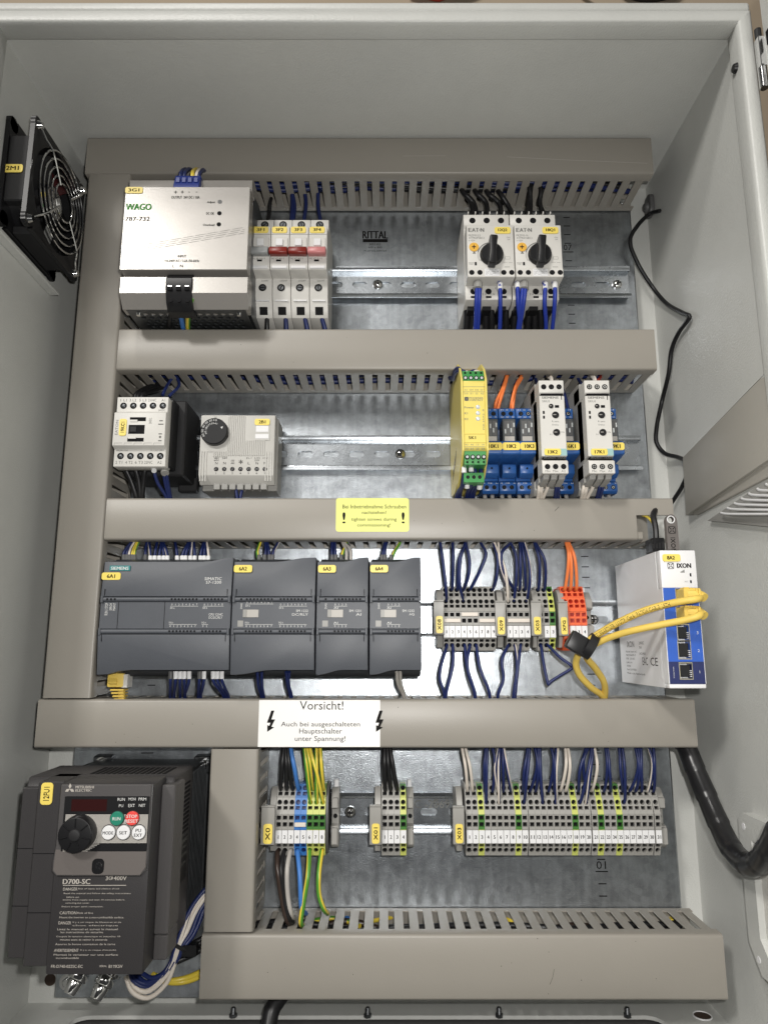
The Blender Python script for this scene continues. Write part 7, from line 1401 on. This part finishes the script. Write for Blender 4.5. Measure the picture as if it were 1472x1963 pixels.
 ('yellow',2.4,'yellow upper earth wire under the inverter beside the lower duct','wires beside the inverter',[(-137.9,28,38.2),(-149.9,30,32.2),(-160.6,30,27.8),(-168.7,32,26.6),(-176.3,36,27.8),(-186.1,44,35.4)]),
 ('gy',2.4,'green and yellow lower earth wire under the inverter beside the lower duct','wires beside the inverter',[(-137.8,28,35.3),(-149.8,30,29.3),(-160.5,30,25.3),(-168.6,32,24.9),(-175.7,36,27.1),(-185.0,44,34.5)]),
 ('black',2.1,'thin black cable wandering from the grey grommet down the right back edge',None,[(282.6,20.0,734.4),(278.0,6,740.2),(262.9,10,724.3),(252.9,12,705.2),(260.7,8,682.3),(276.3,2,659.3),(282.6,15.8,634.7),(282.6,52.0,605.3),(282.6,65.2,595.0),(282.6,59.1,593.3),(282.6,39.5,591.0),(282.5,21.4,582.0),(282.6,9.7,562.3),(282.5,-12,540.1),(275.2,-12,512.5),(273.2,-10,496.5),(277.3,-4,484.0),(282.5,16.7,473.5),(282.5,36.1,462.6),(282.5,34.5,454.5),(282.6,20.9,445.3),(282.5,5.0,438.6),(280.1,-4,432.2)]),
 ('sleeve',8.5,'thick black spiral wrapped hose sagging at the lower right wall',None,[(243.8,30,227.1),(257.8,38,213.1),(261.8,46,195.1),(264.5,58,175.7),(266.3,72,157.4),(266.7,90,142.6),(266.5,112,137.4),(264.5,135,143.7),(262.6,155,156.8),(261.9,175,175.5)]),
 ('black',6.5,'black cable leaving the cabinet bottom under the lowest duct',None,[(-81.0,35,19.7),(-89.9,38,7.7),(-91.4,45,-4.0),(-91.2,50,-10.7)]),
 ('yellow2',2.8,'yellow patch cable with black print to the upper router socket',None,[(241.2,128,333.0),(237.8,138,330.6),(233.6,142,329.5),(224.8,138,328.2),(214.1,130,325.9),(200.4,122,321.5),(186.8,112,314.6),(173.2,100,305.8),(164.8,92,298.4),(157.8,80,283.9),(161.2,72,273.4),(173.1,62,261.8),(187.5,48,252.2),(187.5,32,240.2)]),
 ('yellow2',2.8,'plain yellow patch cable to the second router socket',None,[(240.6,128,322.0),(237.7,138,319.1),(234.1,142,316.9),(226.1,138,314.3),(213.0,130,311.5),(199.5,122,308.5),(186.8,110,304.8),(176.0,98,300.0),(167.8,90,294.6),(164.8,84,288.2),(175.5,72,276.9),(184.9,62,265.3),(188.8,48,252.2),(188.8,32,240.2)]),
 ('yellow',1.8,'yellow wire arching inside the lowest duct behind its slots','wires inside the ducts',[(-16.1,11.9,63.0),(11.0,-1.4,63.0),(38.9,-10.2,63.0),(67.0,-14.0,63.1),(94.0,-7.6,63.1),(113.1,14.3,63.0)]),
 ('ltblue',2,'light blue wire inside the lowest duct behind its slots','wires inside the ducts',[(-60.4,-12.7,63.1),(-44.6,-12.7,63.1),(-27.4,8.4,63.1)]),
 ('gy',2,'green and yellow wire inside the lowest duct beside the blue one','wires inside the ducts',[(-61.1,8.4,63.1),(-43.6,2.3,63.0),(-20.3,20.1,63.0)]),
 ('yellow',1.6,'short yellow wire at the right end of the lowest duct','wires inside the ducts',[(250.1,-20,65.0),(251.8,-10.2,63.0),(247.6,9.6,63.1)]),
 ('black',2.7,'first black wire from the back,lying lengthwise inside the top duct','wires inside the ducts',[(-234.8,6.8,767.3),(-175.2,6.8,778.0),(-106.4,11.2,768.2),(-49.6,6,767.5),(5.3,6,778.1),(73.9,11.7,776.3),(126.3,6,773.9),(192.8,12.3,777.4),(245.0,9.3,774.5)]),
 ('navy',2.7,'second dark blue wire from the back,lying lengthwise inside the top duct','wires inside the ducts',[(-233.9,11.7,759.6),(-164.8,16.4,766.0),(-112.4,16.9,766.4),(-45.4,16.2,765.5),(9.0,13.2,764.4),(65.9,9.7,769.7),(124.5,6.6,767.1),(187.4,12.4,764.9),(248.1,18.0,761.1)]),
 ('black',2.7,'third black wire from the back,lying lengthwise inside the top duct','wires inside the ducts',[(-233.6,17.6,764.5),(-171.7,19.0,765.2),(-109.3,20.9,762.1),(-55.3,12.7,771.4),(11.4,12.8,765.3),(66.1,15.5,761.3),(132.4,20.8,774.0),(192.8,21.5,760.9),(247.5,21.6,771.5)]),
 ('navy',2.7,'fourth dark blue wire from the back,lying lengthwise inside the top duct','wires inside the ducts',[(-224.7,21.4,772.2),(-172.5,16.3,767.0),(-114.4,18.6,774.2),(-52.0,14.1,761.4),(6.0,23.4,765.8),(67.5,15.2,774.5),(129.1,16.5,761.6),(184.7,16.0,770.2),(245.8,14.5,767.6)]),
 ('navy',2.7,'fifth dark blue wire from the back,lying lengthwise inside the top duct','wires inside the ducts',[(-224.0,19.5,772.2),(-166.7,22.9,778.6),(-110.3,20.9,770.5),(-55.6,23.1,768.3),(14.7,28.0,771.8),(64.4,21.1,768.2),(126.5,20.8,776.9),(185.7,18.6,777.8),(250.8,29.9,770.4)]),
 ('black',2.7,'sixth black wire from the back,lying lengthwise inside the top duct','wires inside the ducts',[(-228.2,31.5,758.9),(-170.1,23.1,752),(-105.5,32.8,761.4),(-52.0,29.9,759.7),(11.7,31.8,755.9),(71.9,30.2,752.2),(135.1,33.5,752),(195.7,33.5,757.8),(244.5,32.8,752)]),
 ('stripe',2.7,'seventh blue and white wire from the back,lying lengthwise inside the top duct','wires inside the ducts',[(-228.0,26.7,752),(-168.4,32.8,757.2),(-104.9,28.6,752),(-44.9,26.2,759.1),(5.4,35.7,757.7),(74.5,32.6,759.1),(126.4,34.1,752),(194.7,35.3,753.4),(250.3,26.3,752)]),
 ('black',2.7,'eighth black wire from the back,lying lengthwise inside the top duct','wires inside the ducts',[(-230.1,40.4,764.7),(-174.3,34.4,766.9),(-109.7,30.1,767.9),(-46.1,31.0,763.7),(8.6,39.4,760.5),(66.8,35.8,769.7),(125.1,31.4,764.8),(194.6,36.1,762.2),(254.3,39.3,757.1)]),
 ('navy',2.7,'ninth dark blue wire from the back,lying lengthwise inside the top duct','wires inside the ducts',[(-233.6,37.6,760.7),(-170.9,43.6,752),(-105.5,36.1,752),(-50.1,38.1,756.6),(14.8,42.5,752),(67.7,40.5,755.8),(132.6,39.8,752),(186.9,44.2,754.0),(253.2,45.8,757.7)]),
 ('greyw',2.7,'tenth pale grey wire from the back,lying lengthwise inside the top duct','wires inside the ducts',[(-228.7,41.8,766.9),(-170.4,48,758.4),(-105.6,47.4,762.7),(-50.7,39.7,764.9),(8.3,45.9,755.9),(65.0,39.7,765.4),(126.1,48,759.3),(190.9,42.2,762.8),(245.1,42.8,767.2)]),
 ('black',2.7,'first black wire from the back,lying lengthwise inside the second duct','wires inside the ducts',[(-233.1,6,569.7),(-181.3,6,578.8),(-112.3,11.6,576.8),(-51.4,6,573.7),(2.4,8.9,578.6),(65.0,13.6,567.1),(123.1,10.1,575.9),(182.0,12.0,569.7),(245.1,6.9,573.9)]),
 ('navy',2.7,'second dark blue wire from the back,lying lengthwise inside the second duct','wires inside the ducts',[(-232.6,9.7,551),(-177.7,13.5,561.5),(-111.5,10.8,553.2),(-53.1,9.4,553.3),(-3.3,8.2,555.1),(64.2,13.4,552.7),(126.7,13.5,551),(175.4,17.7,561.4),(245.0,13.2,551.9)]),
 ('black',2.7,'third black wire from the back,lying lengthwise inside the second duct','wires inside the ducts',[(-237.9,12.7,579),(-170.9,19.3,569.8),(-119.4,13.6,579),(-60.9,19.5,577.2),(3.1,21.5,571.4),(62.2,11.9,569.1),(115.6,13.8,569.4),(175.4,21.9,571.8),(244.7,18.4,578.0)]),
 ('navy',2.7,'fourth dark blue wire from the back,lying lengthwise inside the second duct','wires inside the ducts',[(-229.6,24.5,563.7),(-174.9,22.3,563.8),(-115.6,20.0,555.8),(-52.7,19.8,554.6),(-1.5,24.5,557.2),(60.6,22.2,565.7),(119.2,18.6,559.5),(175.0,24.5,553.9),(245.5,15.8,555.8)]),
 ('navy',2.7,'fifth dark blue wire from the back,lying lengthwise inside the second duct','wires inside the ducts',[(-231.1,20.8,556.5),(-175.9,26.6,551.4),(-112.3,30.0,558.7),(-51.8,29.2,554.1),(6.7,28.0,557.0),(57.2,25.4,561.5),(118.9,25.8,561.3),(181.8,18.4,557.6),(237.1,28.3,558.1)]),
 ('black',2.7,'sixth black wire from the back,lying lengthwise inside the second duct','wires inside the ducts',[(-230.3,29.5,567.1),(-171.6,32.7,574.8),(-111.7,29.9,572.1),(-55.6,28.3,576.1),(0.7,23.0,572.3),(61.9,28.5,570.7),(118.2,24.4,563.3),(184.0,32.9,572.1),(235.4,33.7,573.9)]),
 ('stripe',2.7,'seventh blue and white wire from the back,lying lengthwise inside the second duct','wires inside the ducts',[(-241.0,36.1,566.0),(-174.2,26.2,567.5),(-121.8,31.7,559.3),(-58.6,36.7,567.7),(6.3,29.6,562.7),(63.1,26.4,563.0),(126.9,35.0,569.3),(178.2,34.3,568.3),(242.5,31.2,559.7)]),
 ('black',2.7,'eighth black wire from the back,lying lengthwise inside the second duct','wires inside the ducts',[(-230.4,41.2,573.4),(-172.6,34.9,578.3),(-112.1,33.9,578.2),(-59.8,36.1,570.0),(-0.3,33.4,579),(57.5,39.1,570.8),(127.1,32.0,570.8),(177.2,41.2,578.9),(244.7,36.0,571.1)]),
 ('navy',2.7,'ninth dark blue wire from the back,lying lengthwise inside the second duct','wires inside the ducts',[(-235.5,45.9,563.8),(-178.7,44.1,563.1),(-110.6,37.6,569.4),(-54.9,44.9,562.5),(6.7,36.2,571.5),(56.2,43.2,564.0),(117.7,34.4,566.0),(178.6,45.8,570.0),(238.4,45.9,563.9)]),
 ('greyw',2.7,'tenth pale grey wire from the back,lying lengthwise inside the second duct','wires inside the ducts',[(-229.5,48,574.2),(-169.9,38.7,577.3),(-113.8,46.0,576.4),(-61.6,40.4,566.6),(2.2,44.6,572.2),(60.2,46.9,576.4),(124.4,38.5,566.8),(177.3,40.9,572.7),(236.3,45.5,569.4)]),
 ('black',2.7,'first black wire from the back,lying lengthwise inside the third duct','wires inside the ducts',[(-232.5,13.3,403.6),(-180.6,13.8,403.9),(-128.2,6,412.5),(-63.5,13.3,407.9),(-15.5,6,411.0),(45.0,6,406.2),(102.1,6.3,407.2),(154.4,6,411.9),(217.8,7.0,402.5)]),
 ('navy',2.7,'second dark blue wire from the back,lying lengthwise inside the third duct','wires inside the ducts',[(-234.3,16.7,409.4),(-173.1,12.3,405.1),(-121.1,13.2,411.0),(-63.6,6.3,408.7),(-6.4,7.7,403.2),(42.4,9.4,408.7),(100.3,13.6,405.0),(156.9,14.1,410.2),(220.5,17.2,406.2)]),
 ('black',2.7,'third black wire from the back,lying lengthwise inside the third duct','wires inside the ducts',[(-234.5,16.5,406.7),(-174.4,12.4,408.2),(-127.1,20.6,410.0),(-60.4,11.7,411.6),(-8.8,10.6,413.1),(50.7,11.0,414.8),(105.9,17.3,409.2),(155.9,10.7,408.3),(219.4,12.5,408.2)]),
 ('navy',2.7,'fourth dark blue wire from the back,lying lengthwise inside the third duct','wires inside the ducts',[(-232.7,25.5,415.4),(-181.3,19.0,403.0),(-122.1,24.2,414.8),(-71.4,19.2,404.1),(-10.9,25.0,406.9),(50.4,25.5,414.4),(98.9,25.0,415.9),(164.7,14.1,403.0),(212.5,20.2,408.9)]),
 ('navy',2.7,'fifth dark blue wire from the back,lying lengthwise inside the third duct','wires inside the ducts',[(-233.3,26.0,416.5),(-178.6,24.6,417.3),(-127.7,23.2,409.6),(-71.0,27.1,412.2),(-11.9,21.3,415.9),(41.7,25.7,408.7),(108.0,19.9,418.4),(159.3,23.1,411.9),(213.3,27.1,415.0)]),
 ('black',2.7,'sixth black wire from the back,lying lengthwise inside the third duct','wires inside the ducts',[(-238.0,29.5,399.0),(-179.0,29.8,404.2),(-121.5,28.8,399.3),(-60.8,30.2,406.7),(-4.5,27.4,401.2),(43.9,25.8,400.8),(100.3,24.5,403.4),(156.3,26.4,405.9),(212.8,32.4,407.8)]),
 ('stripe',2.7,'seventh blue and white wire from the back,lying lengthwise inside the third duct','wires inside the ducts',[(-231.0,28.1,403.1),(-172.8,26.4,401.9),(-118.1,26.0,411.0),(-65.6,28.7,405.2),(-4.4,30.7,405.2),(45.5,34.8,405.9),(97.6,35.5,403.1),(153.4,26.1,415.7),(214.2,34.8,409.6)]),
 ('black',2.7,'eighth black wire from the back,lying lengthwise inside the third duct','wires inside the ducts',[(-236.9,34.2,395.2),(-184.7,34.4,396.3),(-121.6,35.9,398.7),(-67.1,38.8,391.1),(-15.0,34.7,391),(40.6,33.4,391),(102.0,38.9,396.2),(163.4,33.8,395.0),(219.7,34.8,398.4)]),
 ('navy',2.7,'ninth dark blue wire from the back,lying lengthwise inside the third duct','wires inside the ducts',[(-230.0,44.6,419),(-174.8,42.5,413.5),(-119.9,44.5,415.5),(-64.8,45.1,411.4),(-12.0,34.4,419),(47.8,42.1,410.8),(98.7,39.7,419),(157.0,39.1,413.3),(219.1,35.5,419)]),
 ('greyw',2.7,'tenth pale grey wire from the back,lying lengthwise inside the third duct','wires inside the ducts',[(-232.6,47.2,416.3),(-175.8,41.4,411.7),(-124.2,41.2,419),(-65.5,45.9,419),(-6.7,47.5,419),(51.4,46.9,414.6),(102.6,47.1,419),(163.5,46.9,419),(212.1,45.5,412.3)]),
 ('black',2.7,'first black wire from the back,lying lengthwise inside the fourth duct','wires inside the ducts',[(-273.9,6,242.5),(-200.6,6,229.8),(-136.2,11.3,231.3),(-71.2,12.1,237.2),(-12.7,6,230.1),(54.3,10.7,238.1),(116.7,11.6,230.1),(186.4,6,229.3),(246.3,11.5,232.3)]),
 ('navy',2.7,'second dark blue wire from the back,lying lengthwise inside the fourth duct','wires inside the ducts',[(-270.2,10.2,221.4),(-204.1,14.5,226.2),(-141.9,13.6,218),(-78.0,7.2,225.4),(-11.9,14.5,225.6),(53.6,8.5,218),(119.9,10.6,218),(189.2,13.7,225.6),(254.1,14.7,224.9)]),
 ('black',2.7,'third black wire from the back,lying lengthwise inside the fourth duct','wires inside the ducts',[(-270.9,19.8,243.4),(-209.7,11.7,233.0),(-140.5,20.4,238.0),(-70.7,14.4,238.5),(-13.0,17.7,234.4),(49.1,14.8,238.5),(124.6,13.4,243.6),(188.7,11.9,241.5),(255.2,21.5,240.3)]),
 ('navy',2.7,'fourth dark blue wire from the back,lying lengthwise inside the fourth duct','wires inside the ducts',[(-269.5,21.8,231.3),(-208.7,24.6,230.3),(-145.1,17.7,223.9),(-75.5,15.1,230.2),(-12.7,23.9,233.5),(51.3,23.7,230.9),(117.2,24.9,222.8),(183.8,21.2,225.0),(249.9,24.6,227.6)]),
 ('navy',2.7,'fifth dark blue wire from the back,lying lengthwise inside the fourth duct','wires inside the ducts',[(-273.7,29.7,244.2),(-209.0,27.2,235.4),(-145.6,20.5,240.9),(-75.4,24.4,232.5),(-13.9,22.4,237.9),(58.8,23.4,235.3),(125.0,26.3,241.3),(188.7,23.8,234.4),(245.3,25.9,241.2)]),
 ('black',2.7,'sixth black wire from the back,lying lengthwise inside the fourth duct','wires inside the ducts',[(-265.0,28.0,242.4),(-199.4,23.0,240.8),(-139.5,29.2,244.1),(-79.1,28.1,238.0),(-11.4,24.1,240.0),(56.5,26.8,237.9),(119.6,30.0,239.8),(182.3,27.2,245.3),(244.4,30.1,236.3)]),
 ('stripe',2.7,'seventh blue and white wire from the back,lying lengthwise inside the fourth duct','wires inside the ducts',[(-273.7,35.9,235.7),(-205.1,29.1,246),(-136.7,27.5,236.0),(-72.2,31.0,240.5),(-11.8,30.4,243.3),(53.7,27.5,241.8),(125.9,35.2,245.3),(190.1,31.3,240.3),(253.5,27.2,246.0)]),
 ('black',2.7,'eighth black wire from the back,lying lengthwise inside the fourth duct','wires inside the ducts',[(-268.5,36.2,227.5),(-210.2,38.1,228.3),(-145.5,38.2,220.6),(-72.1,41.7,218),(-11.1,36.0,230.4),(60.1,30.3,218.6),(118.9,39.6,227.8),(185.7,41.1,228.2),(254.5,37.6,220.3)]),
 ('navy',2.7,'ninth dark blue wire from the back,lying lengthwise inside the fourth duct','wires inside the ducts',[(-267.4,45.1,233.8),(-210.7,38.1,234.9),(-141.4,34.7,239.9),(-75.9,37.2,232.8),(-9.1,35.2,243.4),(52.3,44.8,233.1),(118.7,43.3,238.7),(184.4,44.6,233.7),(254.2,40.2,235.4)]),
 ('greyw',2.7,'tenth pale grey wire from the back,lying lengthwise inside the fourth duct','wires inside the ducts',[(-272.7,45.6,227.9),(-204.8,45.8,233.8),(-137.6,41.5,231.1),(-72.7,48,227.2),(-9.6,47.1,226.4),(52.9,45.5,227.0),(124.2,42.2,224.8),(186.3,45.2,235.6),(255.3,43.1,228.0)]),
 ('black',2.7,'first black wire from the back,lying lengthwise inside the lowest duct','wires inside the ducts',[(-129.9,9.1,58.9),(-77.6,12.7,64),(-30.8,12.7,56.9),(19.7,6,54.7),(62.4,6,56.9),(111.9,6,58.9),(157.1,13.3,54.4),(207.0,7.6,55.6),(253.2,6.4,58.3)]),
 ('brownw',2.7,'second dark brown wire from the back,lying lengthwise inside the lowest duct','wires inside the ducts',[(-129.3,10.0,57.1),(-80.6,10.3,52.7),(-31.9,9.4,62.9),(10.0,11.0,55.1),(64.1,14.3,60.0),(111.5,15.6,54.1),(164.7,9.7,59.8),(202.4,6,53.2),(255.5,7.3,62.0)]),
 ('navy',2.7,'third dark blue wire from the back,lying lengthwise inside the lowest duct','wires inside the ducts',[(-128.0,17.7,50.6),(-76.8,16.8,52.9),(-39.3,13.0,45.1),(13.6,15.6,51.1),(58.9,8.9,42),(113.5,16.8,42.2),(154.4,8.5,54.7),(201.7,13.8,53.1),(251.0,15.1,45.6)]),
 ('black',2.7,'fourth black wire from the back,lying lengthwise inside the lowest duct','wires inside the ducts',[(-130.4,11.1,64),(-81.9,21.1,61.4),(-28.2,17.2,53.8),(8.4,21.2,62.4),(66.0,19.4,58.1),(113.1,17.1,53.9),(159.2,20.5,60.8),(210.3,10.1,58.8),(255.1,16.0,64)]),
 ('black',2.7,'fifth black wire from the back,lying lengthwise inside the lowest duct','wires inside the ducts',[(-129.2,18.0,58.7),(-80.9,16.5,53.3),(-29.4,16.0,59.2),(11.6,23.6,52.3),(61.5,16.2,61.5),(113.4,14.9,52.7),(161.7,17.1,51.8),(202.3,20.4,58.5),(258.7,12.7,56.0)]),
 ('brownw',2.7,'sixth dark brown wire from the back,lying lengthwise inside the lowest duct','wires inside the ducts',[(-129.2,17.0,43.8),(-81.1,16.2,51.7),(-37.7,17.4,51.2),(11.5,17.8,51.6),(63.3,23.9,52.8),(116.2,15.3,46.1),(158.2,17.7,52.8),(205.6,25.4,42),(254.3,21.8,51.6)]),
 ('black',2.7,'seventh black wire from the back,lying lengthwise inside the lowest duct','wires inside the ducts',[(-125.2,20.2,54.0),(-85.6,18.9,55.9),(-31.0,19.0,55.9),(13.6,28.5,56.0),(66.2,19.5,61.6),(104.9,18.5,58.0),(159.1,23.0,57.8),(205.0,24.6,54.6),(256.0,25.2,53.4)]),
 ('black',2.7,'eighth black wire from the back,lying lengthwise inside the lowest duct','wires inside the ducts',[(-126.1,31.0,56.9),(-82.8,21.1,58.4),(-34.1,28.4,57.8),(17.9,29.2,64),(65.6,21.6,64),(111.5,22.4,64),(156.7,29.2,64),(205.6,20.7,64),(250.9,20.6,64)]),
 ('black',2.7,'ninth black wire from the back,lying lengthwise inside the lowest duct','wires inside the ducts',[(-132.9,26.3,53.0),(-85.5,25.3,43.9),(-36.7,30.5,51.9),(15.6,32.3,43.4),(59.9,29.2,48.0),(116.3,24.2,56.4),(161.5,29.7,56.1),(206.1,25.6,49.0),(257.8,31.4,51.8)]),
]

CAT = {'sleeve': 'hose', 'yellow2': 'cable'}
for m, r, lab, grp, pts in WIRES:
    sp = spline(pts, 3.0 if r < 5 else 2.0)
    nm = 'wire'
    if m == 'sleeve':
        n = len(sp); mb = MB().tube(sp, r, 16, rf=lambda i: r*(.95+.08*((i % 11)/11.0)))
        nm = 'spiral_hose'
    elif m == 'stripe': mb = MB().tube(sp, r, 8, stripe=2, twist=.06, ph=random.uniform(0, 6.28))
    elif m == 'gy': mb = MB().tube(sp, r, 8, two=True, twist=.03, ph=random.uniform(0, 6.28))
    else: mb = MB().tube(sp, r, 12 if r > 2.9 else 8)
    if 'cable' in lab: nm = 'cable'
    o = obj(nm, mb, {'stripe': ['navy', 'white'], 'gy': ['yellow', 'gyg']}.get(m, m), None, at=tuple(pts[0]), smooth=70 if m != 'sleeve' else 24)
    tagit(o, lab, CAT.get(m, 'cable' if 'cable' in lab else 'wire'), grp)
    if 'black print' in lab:
        # lettering wrapped along the front of the cable
        seg = [p for p in sp if p.x < 236 and p.z > 300][4:]; seg = seg[::-1]
        L = [0]
        for a, b in zip(seg, seg[1:]): L.append(L[-1]+(b-a).length)
        s_ = 'TELEGARTNER  U/UTP  Cat.6  PATCH CABLE  LSZH'; vs, fs, asp = glyphs(s_); tot = L[-1]-14; out = []
        for u, v in vs:
            d = 5+u*tot; i = max(k for k in range(len(L)-1) if L[k] <= d); t = (d-L[i])/(L[i+1]-L[i]); p = seg[i].lerp(seg[i+1], t); dr = (seg[i+1]-seg[i]).normalized()
            out_ = Vector((-.35, 1, -.25)).normalized(); side = out_.cross(dr).normalized()
            if side.z < 0: side = -side
            out_ = side.cross(dr).normalized()
            if out_.y < 0: out_ = -out_
            ang = (v-.5)*1.15; q = p+(out_*math.cos(ang)+side*math.sin(ang))*(r+.06); out.append(tuple(q))
        mb = MB().add(out, fs); obj('lettering', mb, 'ink', o, smooth=0, fixn=False)
